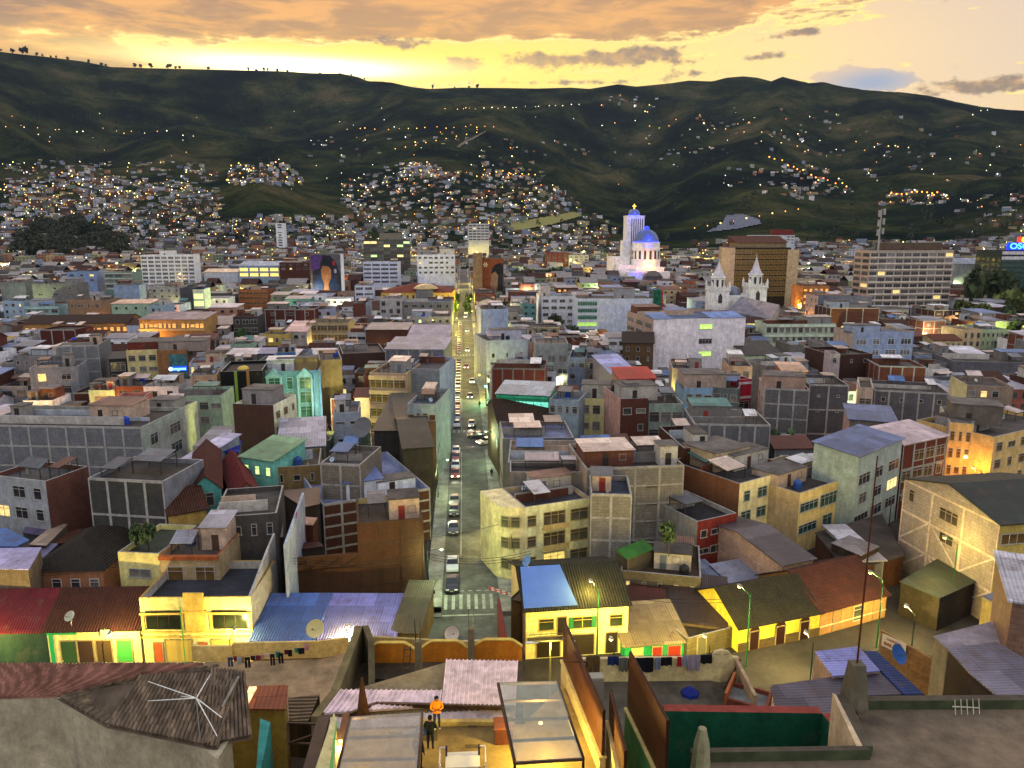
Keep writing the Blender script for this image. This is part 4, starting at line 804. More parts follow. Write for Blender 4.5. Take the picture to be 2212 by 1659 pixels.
A('house', 'rendered house with pink end and blue sheet roof|', (1835, 905), (1937, 912), 132, 10, 'plaster:7c756c', 'sx:sheet:6a789c:.8', None, vb=940, side='plaster:b39080', clut=0)
A('apartment_building', 'yellow corner flats with dark windows|at the right edge', (2052, 912), (2102, 930), 126, 14, 'plaster:c8a868', 'flat:5a544e', (4, 3, .5, 1.6, 'n', 3.1, 2.4), vb=1020, side='plaster:a09894', clut=0, hut=[(.1, .2, 8, 6, 3.5, 'plaster:6c645c')])
A('apartment_building', 'yellow flats wing with dark windows|at the right frame edge', (2148, 944), (2300, 905), 121, 14, 'plaster:c8a868', 'flat:5a544e', (4, 6, .45, 1.5, 'n', 3.1, 2.0), vb=1050, clut=3)
A('block_building', 'cream walled house with grey sheet roof|left of the brown yard wall', (1690, 1220), (1757, 1205), 88, 17, 'plaster:a58c6c', 'gx:sheet:6c6468:1.4', (1, 3, .5, 1.6, 'n', 3, 1.6), vb=1250, side='block:b09484')
A('block_building', 'low block house with green sheet roof patch|behind the blue tarp house', (1340, 1232), (1515, 1248), 89, 10, 'block:6e6858', 'flat:5a4638', (1, 5, .12, .5, 'd', 3, 1.6), vb=1290, clut=2)
for row in LOG: pass

A('house', 'salmon house with dark hipped tile roof|and white barred windows, behind the red tiled house', (58, 1232), (222, 1236), 90, 13, 'plaster:b07c58', 'hip:tile:2e2820:2.4', (1, 4, .42, 1.4, 'c', 3, 1.9), vb=1285, fc='d0ccc4', rot=-3)
A('house', 'narrow orange walled wing|at the left frame edge under the lilac roof', (-40, 1236), (56, 1236), 90.5, 6, 'plaster:9a6a34', 'sx:sheet:8c88a8:1.0', (1, 3, .3, 1.4, 'd', 3, 2), vb=1285)
A('house', 'long brown tiled wing|running back from the salmon house', (176, 1182), (232, 1176), 103, 16, 'plaster:8a7050', 'gy:tile:3c3022:1.8', None, vb=1190)

_t = next(o for o in scn.objects if o.parent is None and 'wide grey block building with slot' in (o.get('label') or ''))
for r_ in range(4): add_window(_t, 9.8, 0, 13.0-2.4-r_*2.7, 0, 1.6, .4, '6c665c', mat('glass', (.04, .03, .02)))

_t = next(o for o in scn.objects if o.parent is None and 'brown glass office' in (o.get('label') or '') and o.name.startswith('office'))
_m = MB(); _m.box(34.2, 41.5, -.5, 14, 0, 35); _m.build('side_pier', mat('plaster', 'b8a480'), _t); _m = MB(); _m.box(-3.0, .0, -.5, 14, 0, 36); _m.build('side_pier', mat('plaster', 'b8a088'), _t)
_m = MB(); _m.box(2, 34, 2, 14, 36.6, 39.5); _m.build('roof_storey', mat('plaster', '8c7a5c'), _t); _m = MB(); _m.prism([(1, 1, 39.5), (35, 1, 39.5), (35, 15, 43.5), (1, 15, 43.5)], 39.4); _m.build('tiled_roof', mat('tilex', '5c3424'), _t)
_b = [l_ for l_ in LOG if 'brown glass' in l_[0]]; print('BG', _b)
# ------------------------------------------------------------ front row on the cross street
def plate(name, pts, base, m, par=None, mtop=None, th=None):
    """prism whose top corners are pixels with heights"""
    P_ = [P(u, v, z) for u, v, z in pts]
    ar = sum(P_[i].x*P_[(i+1) % len(P_)].y-P_[(i+1) % len(P_)].x*P_[i].y for i in range(len(P_)))
    if ar < 0: P_.reverse()
    o0 = Vector((sum(p.x for p in P_)/len(P_), sum(p.y for p in P_)/len(P_), 0))
    mb = MB(); tp = [p-o0 for p in P_]
    mb.prism(tp, [p.z-th for p in tp] if th else base, 0, 1 if mtop else None)
    o = mb.build(name, [m, mtop] if mtop else m, par)
    if par is None: o.location = o0
    else: o.location = o0-par.location
    return o
def wallp(name, pts, base, th, m, par=None, cap=None):
    """upright wall under a line of top points (u, v, z); base: height of its foot"""
    Q = [P(u, v, z) for u, v, z in pts]; mb = MB(); n = len(Q)
    d = (Q[-1]-Q[0]); d.z = 0; s = Vector((-d.y, d.x, 0)).normalized()*th
    if s.y < 0: s = -s
    for i in range(n-1):
        a, b = Q[i], Q[i+1]
        k = len(mb.v); mb.v += [tuple(a), tuple(b), tuple(b+s), tuple(a+s)]+[(p.x, p.y, base) for p in (a, b, b+s, a+s)]
        for f in ((0, 1, 2, 3), (4, 5, 1, 0), (5, 6, 2, 1), (6, 7, 3, 2), (7, 4, 0, 3)): mb.f.append(tuple(k+j for j in f)); mb.m.append(1 if cap and f == (0, 1, 2, 3) else 0)
    return mb.build(name, [m, cap] if cap else m, par)
def door(t, x, z0, w, h, col, y=0.0, nm='door'):
    mb = MB(); mb.box(x-w/2, x+w/2, y-.05, y+.03, z0, z0+h, 0); mb.box(x-w/2-.12, x-w/2, y-.09, y+.03, z0, z0+h+.12, 1); mb.box(x+w/2, x+w/2+.12, y-.09, y+.03, z0, z0+h+.12, 1); mb.box(x-w/2, x+w/2, y-.09, y+.03, z0+h, z0+h+.12, 1)
    return mb.build(nm, [mat('paint', col), mat('plaster', '9a8a60')], t)
YL = 'plaster:dcc47c'
t, w, h, d = A('house', 'yellow classical two storey house with roller shutters|beside blue tin roofs', (300, 1291), (541, 1289), 79.6, 9.5, YL, 'flat:3c3f48', None, vb=1420, trim='b08838', clut=0, side='plaster:a8a49a', par=1.0, zb=0)
w_ = MB()
for z in (h-2.0, h*.46, h*.46-.55): w_.box(-.08, w+.08, -.16, -.001, z, z+.22)
for x in (.05, w*.36, w*.62, w-.35): w_.box(x, x+.3, -.1, -.001, h*.5, h-2.0)
w_.box(w*.4, w*.58, -.2, -.001, h*.5, h+.55); w_.box(w*.38, w*.6, -.26, -.001, h-1.75, h-1.55)
w_.build('cornice', mat('plaster', 'c8a850'), t)
for x in (w*.2, w*.8): add_window(t, x, 0, h*.66, 0, w*.3, 2.0, '2c2418', mat('glass', (.012, .016, .01)))
for x, ww, c in ((w*.32, w*.24, 'b8a050'), (w*.72, w*.2, 'b8a050')): door(t, x, 0.1, ww, 2.6, c, nm='roller_shutter')
for x in (w*.13, w*.54): door(t, x, 0.1, .9, 2.3, 'b0562a')
pp = MB(); pp.tube((w*.37, -.22, 0), (w*.37, -.22, h-1.0), .06); pp.build('drain_pipe', mat('paint', '3c8a44'), t)
sw = wallp('party_wall', [(541, 1288, h+.02), (560, 1238, h+.9), (578, 1190, h+1.9), (594, 1152, h+2.7)], 0, -.25, mat('plaster', 'a5a39c'))
tag(sw, 'tall pale party wall rising behind the yellow classical house', 'wall'); sw.name = 'boundary_wall'
t, w, h, d = A('house', 'long yellow house with dark red tiled roof|left of the yellow classical house', (100, 1362), (301, 1358), 80.0, 8.5, YL, 'gx:tile:3a1a14:3.0', None, vb=1425, clut=0)
for x, c in ((w*.22, '2f4c2a'), (w*.4, '3a2a20'), (w*.6, '4b3a22'), (w*.82, '3f9a44')): door(t, x, .1, 1.6, 2.6, c)
m = MB(); m.box(0, w*.32, -.12, -.003, h-.5, h-.1); m.box(w*.02, w*.06, -.1, -.003, 0, h-.5); m.build('painted_band', mat('paint', '1f9a5a'), t)
m = MB(); m.box(w*.6, w*.7, -.5, -.45, h-.6, h+.2); m.build('hanging_sign', mat('paint', '8ab07a'), t)
t, w, h, d = A('house', 'low house with bright crimson sheet roof|at the left frame edge', (-60, 1366), (99, 1362), 80.1, 8.5, 'plaster:2c4a3c', 'gx:sheet:6e1c28:3.0', None, vb=1375, clut=0)
for lab, a, b, col, q in (('low shed with sky blue sheet roof|right of the yellow classical house', (543, 1384), (674, 1383), '4c6cb4', 77), ('low shed with blue and lilac striped sheet roof|left of the rusty yellow roof', (677, 1383), (848, 1384), '7c7fc0', 77)):
    A('shed', lab, a, b, q, 8.5, 'plaster:8a6a3c', 'sx:sheet:%s:1.1' % col, None, vb=1386, clut=0)
A('shed', 'shed with grey and yellow rusted sheet roof|beside the crossing', (850, 1364), (944, 1368), 78, 9.5, 'plaster:a8904c', 'sx:sheet:6c6448:1.4', None, vb=1395, clut=0)
t, w, h, d = A('house', 'yellow corner house with dark tiles and blue tarpaulin|opposite the crosswalk', (1134, 1318), (1358, 1304), 77.6, 12.5, 'plaster:d8c888', 'gx:tile:2c2c1e:2.4', None, vb=1425, side='plaster:c0a070', clut=0)
k = 2.4/(d/2)
m = MB(); m.prism([(-.2, .05, h+.22), (w*.5, .05, h+.22), (w*.42, d*.47, h+.22+2.2), (.2, d*.47, h+.22+2.2)], [h+.18]*2+[h+2.36]*2); m.build('tarpaulin', mat('paint', '5578c0'), t)
for x, ww, st in ((w*.2, 1.6, 'd'), (w*.55, 2.6, 'd'), (w*.88, 1.4, 'd')): add_window(t, x, 0, h-1.9, 0, ww, 1.3, 'b8a050', mat('glass', (.03, .04, .02)))
for x in (w*.55-1.55, w*.55+1.05): m = MB(); m.box(x, x+.5, -.12, -.02, h-2.6, h-1.2); m.build('shutter', mat('paint', '1f6a3a'), t)
door(t, w*.35, h-3.3, .95, 2.2, '1c1a16')
m = MB(); m.box(.2, w*.45, -1.0, -.001, h-3.5, h-3.35, 0)
for i in range(9): x = .25+i*(w*.45-.3)/8; m.tube((x, -.95, h-3.35), (x, -.95, h-2.5), .02, seg=5)
m.bar((.2, -.95, h-2.5), (w*.45, -.95, h-2.5), .05, .05); m.build('balcony', mat('metal', '5a5648'), t)
for x, ww in ((w*.22, 2.6), (w*.56, 2.4), (w*.84, 1.3)): door(t, x, .1, ww, 2.5, '2a241a')
t, w, h, d = A('house', 'small bright green house with beige sheet roof|and two red doors', (1350, 1394), (1484, 1384), 76.5, 6.5, 'plaster:1f9a58', 'sx:sheet:9c8c68:1.6', None, vb=1425, clut=0)
for x, ww in ((w*.52, 1.0), (w*.8, 1.4)): door(t, x, .1, ww, min(2.2, h-.6), '8a2e1e')
add_window(t, w*.2, 0, h*.55, 0, 1.2, .8, 'c8b070', mat('litroom', 'e8c060', .6))
t, w, h, d = A('block_building', 'rough grey block fronted house|between the green and the arched yellow house', (1485, 1380), (1594, 1352), 76.5, 5, 'block:6c6440', 'flat:3a332a', None, vb=1420, clut=0)
door(t, w*.28, .1, 1.1, 2.2, '5a5a42')
A('shed', 'patchwork of rusty and red roof sheets|behind the rough grey block house', (1425, 1335), (1566, 1352), 81.5, 9, 'plaster:7a6a58', 'sx:sheet:4e4240:1.8', None, vb=1350, clut=0)
A('shed', 'shed under rust brown tin|behind the green house', (1352, 1320), (1424, 1330), 83, 8, 'plaster:6a5a48', 'gx:sheet:5a2c20:1.4', None, vb=1325, clut=0)
A('shed', 'shed with silver blue corrugated roof|behind the arched yellow house', (1515, 1300), (1600, 1283), 86, 8, 'plaster:a09078', 'sx:sheet:7c88a4:1.2', None, vb=1290, clut=0)
A('shed', 'low shed with bright tin roof|left of the cream walled house', (1600, 1280), (1690, 1262), 88, 6, 'plaster:a09078', 'sx:sheet:9ca0b4:1.2', None, vb=1270, clut=0)
t, w, h, d = A('house', 'yellow house with dark tiles and three arched doorways|on the cross street', (1597, 1356), (1772, 1322), 77.5, 9.5, 'plaster:dcbc40', 'gx:tile:26241a:2.8', None, vb=1420, clut=0)
m = MB(); m.box(-.03, w+.03, -.1, -.003, 0, 1.1); m.build('stone_plinth', mat('block', '6c5a34'), t)
for x in (w*.18, w*.5, w*.8):
    door(t, x, .1, 1.15, 2.2, '2c1610', y=-.12); m = MB(); m.lathe([(0, 0), (.68, 0)], (0, 0, 0), 16, 0, 0, math.pi); o = m.build('arch', mat('paint', '2c1610'), t); o.location = (x, -.16, 2.3); o.rotation_euler = (R(90), 0, 0)
t, w, h, d = A('house', 'orange house with red brown tiles and white trim|right of the arched yellow house', (1773, 1321), (1916, 1283), 80.5, 10.5, 'plaster:b98a50', 'gx:tile:44201a:3.0', None, vb=1388, clut=0)
m = MB(); m.box(-.03, w+.03, -.1, -.003, 1.0, 1.15); m.build('trim_band', mat('plaster', 'c8b48a'), t)
for x in (w*.25, w*.86): door(t, x, .1, 1.2, 2.5, 'a88050')
add_window(t, w*.56, 0, h*.52, 0, 1.3, 1.8, 'd0b890', mat('glass', (.08, .09, .06)))
# the big pale braced building on the right
t, w, h, d = A('apartment_building', 'big pale block with crossed concrete bracing and dark green roof|at the right', (1955, 1034), (2162, 1126), 13, 15, 'block:988c84', 'gy:sheet:2c3830:2.2', None, vb=1270, rot=-84, Rw=(4, 3, .7, 1.7, 'n', 3.2, 2), side='plaster:ab9850', grid=(3, 3), gs='f', trim='b8a494', clut=0)
m = MB()
for i in range(3):
    for j in range(2):
        x0, x1 = w*i/3, w*(i+1)/3; z0, z1 = h*(j)/3, h*(j+1)/3
        if i % 2 == 0: m.bar((x0, -.05, z0), (x1, -.05, z1), .1, .22)
        else: m.bar((x0, -.05, z1), (x1, -.05, z0), .1, .22)
m.build('cross_bracing', mat('plaster', 'b0a49a'), t)
for x, z, ww, hh in ((w*.1, h-1.9, .9, 1.6), (w*.52, h-2.2, 3.2, 1.5), (w*.52, h-5.3, 2.4, 1.2)): add_window(t, x, 0, z, 0, ww, hh, '8a7a6a', mat('glass', (.05, .04, .03)))
# curved yellow flats at the crossing
t, w, h, d = A('apartment_building', 'yellow flats with rounded corner and lit balconies|beside the lit pavement', (1134, 1096), (1277, 1075), 97.5, 8.5, 'plaster:dccc98', 'flat:4a4850', None, vb=1240, side='plaster:b8a078', clut=4)
CH_ = MB(); A0 = t_world(t, (0, 0, h)); ca, sa = math.cos(t.rotation_euler.z), math.sin(t.rotation_euler.z)
cx = [(-.02, .02)]+[(-3.3*math.sin(q*.262)-.0, 3.0*(1-math.cos(q*.262))) for q in range(1, 7)]+[(-3.3, d), (-.02, d)]
CH_.prism([(x, y, h) for x, y in cx], 0); CH_.build('rounded_corner', mat('plaster', 'd4c08c'), t)
for r_ in range(4):
    for q in (1.5, 3.2): add_window(t, -3.3*math.sin(q*.262)-.05, 3.0*(1-math.cos(q*.262))-.06, h-2.0-r_*3, -q*.262, 1.1, 1.4, 'a89868', mat('glass', (.1, .09, .05)))
for r_ in range(4):
    z = h-2.1-r_*3
    m = MB(); m.box(w*.24, w*.62, -1.0, -.001, z-1.3, z-1.15, 0); m.box(w*.24, w*.62, -1.0, -.88, z-1.15, z-.55, 0); m.build('balcony', mat('plaster', 'c9b06c'), t)
    add_window(t, w*.1, 0, z, 0, w*.12, 1.5, 'b8a060', mat('glass', (.09, .08, .05)))
    add_window(t, w*.44, 0, z, 0, w*.32, 1.8, 'b8a060', mat('litroom', 'ffe27a', .9) if r_ == 2 else mat('glass', (.10, .08, .05)))
    add_window(t, w*.82, 0, z, 0, w*.26, 1.6, 'b8a060', mat('glass', (.12, .11, .07)))
# wedge wall with a red heart
sw = wallp('boundary_wall', [(612, 1178, 11.2), (652, 1064, 12.6)], 0, .3, mat('plaster', '9aa2b0')); tag(sw, 'light blue grey party wall with a small red heart painted on it', 'wall')
hm = MB(); c0 = P(640, 1113, 12.0); d_ = (P(652, 1064, 12.6)-P(612, 1178, 11.2)); d_.z = 0; d_.normalize(); nrm = Vector((d_.y, -d_.x, 0))*.02
hp = [(0, -.5), (.5, .1), (.45, .45), (.2, .5), (0, .3), (-.2, .5), (-.45, .45), (-.5, .1)]
hm.poly([c0+nrm+d_*(a*1.2)+Vector((0, 0, b*1.0)) for a, b in hp]); hm.build('painted_heart', mat('paint', '8a1a24'), sw)
sw = wallp('boundary_wall', [(622, 1207, PY(622, 1207, 91.4).z), (775, 1194, PY(775, 1194, 91.5).z)], 0, .3, mat('brick', '5c3e26')); tag(sw, 'brown wall with steel truss lines left of the big brown brick wall', 'wall')
m = MB(); a, b = PY(625, 1215, 91.2), PY(772, 1202, 91.3); dz = Vector((0, -.06, 0))
for i in range(4):
    p0 = a.lerp(b, i/4)+dz; p1 = a.lerp(b, (i+1)/4)+dz; m.bar(p0-Vector((0, 0, 1.3)), p1, .08, .08); m.bar(p1, p1-Vector((0, 0, 1.3)), .08, .08)
m.bar(a+dz-Vector((0, 0, 1.3)), b+dz-Vector((0, 0, 1.3)), .1, .1); m.build('truss', mat('metal', '3c2c1c'), sw)
# ornate blue building fronts, black glass stripes, roof terrace of the blue walled building
def find(s): return next(o for o in scn.objects if o.parent is None and s in (o.get('label') or ''))
t = find('ornate light blue'); w, h = 12.2, 15.2
for x in (w*.18, w*.74):
    m = MB(); m.prism([(x-1.9, -.7, h-1.2), (x, -.7, h+.7), (x, .3, h+.7), (x-1.9, .3, h-1.2)], [h-1.5, h+.4, h+.4, h-1.5]); m.prism([(x, -.7, h+.7), (x+1.9, -.7, h-1.2), (x+1.9, .3, h-1.2), (x, .3, h+.7)], [h+.4, h-1.5, h-1.5, h+.4]); m.poly([(x-1.7, -.5, h-1.4), (x+1.7, -.5, h-1.4), (x, -.5, h+.35)])
    for xx in (x-1.7, x+1.4): m.box(xx, xx+.35, -.6, 0, 0, h-1.4)
    m.build('gabled_bay', mat('plaster', '7fb0c4'), t)
    for r_ in range(3): add_window(t, x, 0, h-2.9-r_*3.4, 0, 2.4, 2.6, '7fb0c4', mat('glass', (.03, .09, .07)))
for r_ in range(3): add_window(t, w*.46, 0, h-2.9-r_*3.4, 0, 1.2, 2.6, '8fb8c8', mat('glass', (.03, .1, .08)))
m = MB()
for x in (w*.9, w*1.0): m.box(x, x+.5, -.25, .0, 0, h+.2)
m.build('pilaster', mat('plaster', '5b8cc0'), t)
t = find('black glass building'); m = MB(); w, h = 8.9, 16.4
m.box(w*.33, w*.40, -.12, -.002, 0, h, 0); m.box(w*.62, w*.69, -.12, -.002, 0, h, 1); m.build('vertical_stripe', [mat('paint', '6f8a34'), mat('paint', '8c6434')], t)
m = MB(); m.lathe([(1.3, 0), (1.15, .35), (.7, .6), (0, .75)], (w*.5, 3.4, h-.1), 20); m.build('gold_dome', mat('dome', 'b89a3c'), t, True)
t = find('terrace beside the street'); w, h, d = 17.5, 8.4, 22
z = h-1.3
for lab_, x, y, ww, dd, hh, mm in (('r', w*.25, 3.5, 5.6, 4.5, 2.6, 'plaster:b8bcc4'), ('r', w*.52, 3.2, 6.0, 3.0, 2.2, 'plaster:c4c8d2')): add_hut(t, x, y, ww, dd, z, hh, mm)
m = MB(); m.prism([(w*.22, 3.2, z+2.8), (w*.58, 3.2, z+2.8), (w*.58, 8.4, z+3.4), (w*.22, 8.4, z+3.4)], [z+2.72]*2+[z+3.32]*2); m.build('blue_sheet_roof', mat('sheetx', '7488c0'), t)
t = find('bright crimson')
# shops, signs, murals
def text(body, size, m_, par, loc, rot=(R(90), 0, 0), ext=.03, nm='lettering', align='CENTER', sx_=1):
    c = bpy.data.curves.new(nm, 'FONT'); c.body = body; c.size = size; c.extrude = ext; c.align_x = align; c.align_y = 'CENTER'; c.materials.append(m_); c.offset = size*.02
    q = link(nm, c, None); bpy.context.view_layer.update(); me = bpy.data.meshes.new_from_object(q.evaluated_get(bpy.context.evaluated_depsgraph_get())); bpy.data.objects.remove(q)
    o = link(nm, me, par, loc); o.rotation_euler = rot; o.scale = (sx_, 1, 1); return o
t = BLU[0]; w = BLU[1]; h = BLU[2]
m = MB(); m.box(w*.4, w*1.0, -.25, -.02, h-8.8, h-1.2); m.build('curved_glass_front', mat('glass', (.05, .14, .15)), t)
m = MB(); m.box(w*.38, w*.98, -.5, -.3, h-5.7, h-4.4); sg = m.build('sign_panel', mat('glow', '0a50e8', 1.1), t)
text('imagenes', 1.15, mat('glow', '8fe0ff', 2.2), sg, (w*.72, -.56, h-5.05), sx_=.8)
m = MB(); m.lathe([(0, 0), (.5, 0)], (0, 0, 0), 16); o = m.build('round_emblem', mat('glow', 'd8f4ff', 2.5), sg); o.location = (w*.43, -.56, h-5.05); o.rotation_euler = (R(90), 0, 0)
t = find('dark green glass tower')
a = proj(t_world(t, (0, 0, 33)))
m = MB(); m.box(2, 40, -1.0, -.5, 33.5, 38.5); sg = m.build('sign_panel', mat('glow', '0434ff', 1.6), t)
text('OSCUS', 5.6, mat('glow', '58c8ff', 2.4), sg, (14.5, -1.1, 36), sx_=1.2)
m = MB(); m.lathe([(0, 0), (1.9, 0)], (0, 0, 0), 20); o = m.build('yellow_disc_emblem', mat('glow', 'ffd020', 3), sg); o.location = (13.4, -1.2, 40.6); o.rotation_euler = (R(90), 0, 0)
m = MB(); m.box(8.5, 12.2, -1.15, -1.0, 38.9, 42.4); m.build('red_emblem', mat('glow', 'ff3020', 2), sg)
for i in range(9):
    m = MB(); m.lathe([(0, 0), (1.1, 0)], (0, 0, 0), 14); o = m.build('round_arch_window', mat('glass', (.03, .03, .04)), t); o.location = (3+i*4.0, -.35, 30.6); o.rotation_euler = (R(90), 0, 0)
def blob(mb, pts, y, mi, w, h): mb.poly([(x*w, y, z*h) for x, z in pts], mi)
t, w, h, d = M1
m = MB(); y = -.05
blob(m, [(.02, .02), (.98, .02), (.98, .55), (.86, .82), (.66, .97), (.42, .98), (.2, .9), (.06, .6)], y, 0, w, h)
blob(m, [(.05, .66), (.3, .7), (.42, .97), (.2, .99), (.02, .97), (.01, .8)], y-.01, 1, w, h)
blob(m, [(.1, .02), (.9, .02), (.95, .3), (.8, .5), (.68, .62), (.3, .62), (.12, .42)], y-.02, 2, w, h)
blob(m, [(.33, .14), (.66, .14), (.6, .24), (.56, .36), (.66, .5), (.68, .66), (.6, .74), (.4, .76), (.34, .66), (.36, .5), (.44, .38), (.42, .26)], y-.03, 3, w, h)
blob(m, [(.34, .7), (.42, .8), (.64, .78), (.72, .6), (.74, .76), (.6, .92), (.44, .93), (.33, .84)], y-.04, 4, w, h)
blob(m, [(.72, .78), (.8, .76), (.82, .84), (.74, .87)], y-.04, 5, w, h); blob(m, [(.78, .6), (.86, .62), (.84, .7), (.77, .68)], y-.04, 6, w, h)
m.build('mural', [mat('plaster', c) for c in ('26283c', '5c3f86', '1e3460', '9c6a44', '1c2230', '9a2a30', '8a90b0')], t)
t, w, h, d = M2
m = MB()
blob(m, [(.3, .02), (.98, .02), (.98, .9), (.8, .88), (.6, .8), (.42, .66), (.4, .5), (.34, .44), (.42, .34), (.4, .22)], y, 0, w, h)
blob(m, [(.36, .42), (.42, .3), (.62, .26), (.74, .36), (.76, .62), (.62, .72), (.44, .66), (.42, .52)], y-.01, 1, w, h)
blob(m, [(.42, .64), (.62, .7), (.74, .6), (.72, .4), (.7, .1), (.96, .04), (.97, .8), (.84, .9), (.6, .86), (.46, .76)], y-.02, 2, w, h)
blob(m, [(.3, .02), (.55, .04), (.7, .2), (.62, .27), (.44, .24)], y-.02, 3, w, h); blob(m, [(.6, .0), (.98, .0), (.98, .12), (.7, .14)], y-.03, 4, w, h)
for i in range(6):
    a_ = i*math.pi/3; cx_, cz = .16*w, .86*h; m.poly([(cx_, y-.02, cz), (cx_+1.3*math.cos(a_-.3), y-.02, cz+1.3*math.sin(a_-.3)), (cx_+1.9*math.cos(a_), y-.02, cz+1.9*math.sin(a_)), (cx_+1.3*math.cos(a_+.3), y-.02, cz+1.3*math.sin(a_+.3))], 5)
m.build('mural', [mat('plaster', c) for c in ('5a3420', '8a6a54', '181c28', 'b0743c', '3c2a5a', 'c8b890')], t)
# red tiled hall: dome and drum
t, w, h, d = T1
m = MB(); m.lathe([(0, 0), (7.2, 0), (7.0, .4), (5.6, 1.5), (3.4, 2.4), (0, 2.9)], (w*.62, 7, h+1.6), 28); m.build('shallow_dome', mat('dome', 'b39a68'), t, True)
m = MB(); m.box(w*.5, w*.74, -1.2, 6, 0, h+1.3); m.build('stair_block', mat('plaster', '6c7078'), t)
# the wide block's green glass ends, the huge wall's windows
t = find('wide pale blue white'); h = 17.1
for r_ in range(5): add_window(t, 4.6, 0, h-2.2-r_*3.1, 0, 8.6, 1.7, '9ab0a8', mat('glass', (.02, .10, .08)) if r_ < 2 else mat('litroom', 'b8e870', .7) if r_ in (3,) else mat('glass', (.03, .12, .09)))
m = MB(); m.box(33.9, 37.5, -.6, 10, 0, 21); m.build('green_glass_corner', mat('glass', (.01, .09, .05)), t)
m = MB(); m.box(37.5, 38.2, -.7, 1, 0, 20.5); m.build('red_strip', mat('paint', '9a2030'), t)
t = find('huge blank white'); h = 20.1
for z, k_ in ((h-2.6, 'litroom'), (h-7.2, 'glass'), (h-11.2, 'litroom')): add_window(t, 17.2*1.0, 0, z, 0, 4.2, 1.5, 'a89c98', mat('litroom', 'c8f078', 1.0) if k_ == 'litroom' else mat('glass', (.04, .04, .045)))
m = MB()
for x0, x1 in ((.0, 6.0), (18.8, 30)): m.prism([(x0, -.3, h+.1), (x1, -.3, h+.1), (x1, 8, h+1.2), (x0, 8, h+1.2)], [h+.02]*2+[h+1.1]*2)
m.build('blue_sheet_roof', mat('sheetx', '6a8cc8'), t)
# hotel aerial and ridge
t = find('large hotel tower'); m = MB(); m.tube((6, 3, 36), (6, 3, 58), .5, .3)
for z in (44, 49, 54): m.box(4.2, 5.2, 2, 3, z, z+3.4); m.box(6.8, 7.8, 2, 3, z+1, z+4.2)
m.build('antenna_mast', mat('metal', '9a9a98'), t)
# ------------------------------------------------------------ cathedral
def pl(loc, col, e, par, r=.5):
    l = bpy.data.lights.new('flood_light', 'POINT'); l.energy = e; l.color = srgb(col); l.shadow_soft_size = r; return link('flood_light', l, par, loc)
Yc = 620; C0 = PY(1395, 560, Yc); s = .372
t = thing('cathedral', 'white domed cathedral with tall ribbed tower lit pink and blue', 'cathedral', (C0.x, Yc, 0))
wh = mat('plaster', 'd8cec4'); bl = mat('dome', '5a6a94'); dk = mat('glass', (.05, .045, .05)); led = mat('glow', '2030ff', 7)
def zv(v): return PY(1395, v, Yc).z
m = MB(); m.lathe([(11.4, zv(612)), (11.4, zv(564)), (11.9, zv(564)), (11.9, zv(561)), (10.9, zv(561)), (10.9, zv(538)), (11.5, zv(538)), (11.5, zv(535)), (10.6, zv(535)), (10.6, zv(525)), (11, zv(525)), (11, zv(523.5)), (0, zv(523.5))], seg=32); m.build('drum', wh, t)
for i in range(16):
    a = 2*math.pi*i/16+.1; w_ = MB(); w_.box(-.95, .95, -.15, .15, zv(559), zv(541)); o = w_.build('drum_window', dk, t); o.location = (10.95*math.cos(a), 10.95*math.sin(a), 0); o.rotation_euler = (0, 0, a+math.pi/2)
m = MB(); m.lathe([(9.9, zv(523.5)), (9.7, zv(517)), (8.6, zv(509)), (6.6, zv(502)), (3.8, zv(497)), (0, zv(495))], seg=32); o = m.build('dome', bl, t, True)
m = MB(); m.lathe([(9.95, 0), (10.15, .25), (9.95, .5)], (0, 0, zv(523)), 32); m.build('light_ring', led, o)
m = MB(); m.lathe([(2.2, zv(496)), (2.2, zv(492)), (1.6, zv(489.5)), (0, zv(488))], seg=14); m.build('lantern', mat('glow', '2434ff', 2.6), o)
tx = PY(1379, 520, Yc).x-C0.x+0.5; m = MB(); m.box(tx-7.2, tx+7.2, 14, 28, 0, zv(467)); m.box(tx-7.6, tx+7.6, 13.6, 28.4, zv(467), zv(465)); tw = m.build('bell_tower', wh, t)
for i in range(6): w_ = MB(); x = tx-3.2+i*1.75; w_.box(x-.35, x+.35, 13.8, 14.05, zv(528), zv(472)); w_.build('tower_window', dk, tw)
m = MB(); m.lathe([(4.7, zv(465)), (4.7, zv(459)), (4.3, zv(456)), (2.6, zv(451.5)), (0, zv(449.5))], (tx, 21, 0), 20); m.build('tower_dome', bl, tw, True)
m = MB(); m.lathe([(4.75, 0), (4.95, .2), (4.75, .4)], (tx, 21, zv(464.5)), 24); m.build('light_ring', led, tw)
m = MB(); m.box(tx-.3, tx+.3, 20.7, 21.3, zv(450), zv(439)); m.box(tx-1.5, tx+1.5, 20.7, 21.3, zv(444.5), zv(443)); m.build('cross', mat('glow', 'ffc23a', 4), tw)
def X(u): return PY(u, 590, Yc).x-C0.x
m = MB(); m.box(X(1325), X(1362), 4, 30, 0, zv(556)); m.box(X(1332), X(1372), -6, 4, 0, zv(572)); m.box(X(1367), X(1426), -12, -4, 0, zv(576)); m.box(X(1346), X(1376), -20, -10, 0, zv(585)); m.box(X(1350), X(1366), 12, 22, 0, zv(520)); m.box(X(1406), X(1436), -16, -8, 0, zv(585)); m.build('nave', wh, t)
m = MB(); m.lathe([(8.3, 0), (8.3, 9)], (0, 0, 0), 16, 0, 0, math.pi); o = m.build('arched_roof', mat('dome', '8a90a8'), t, True); o.location = (X(1397), -12.5, zv(604)); o.rotation_euler = (R(90), 0, 0)
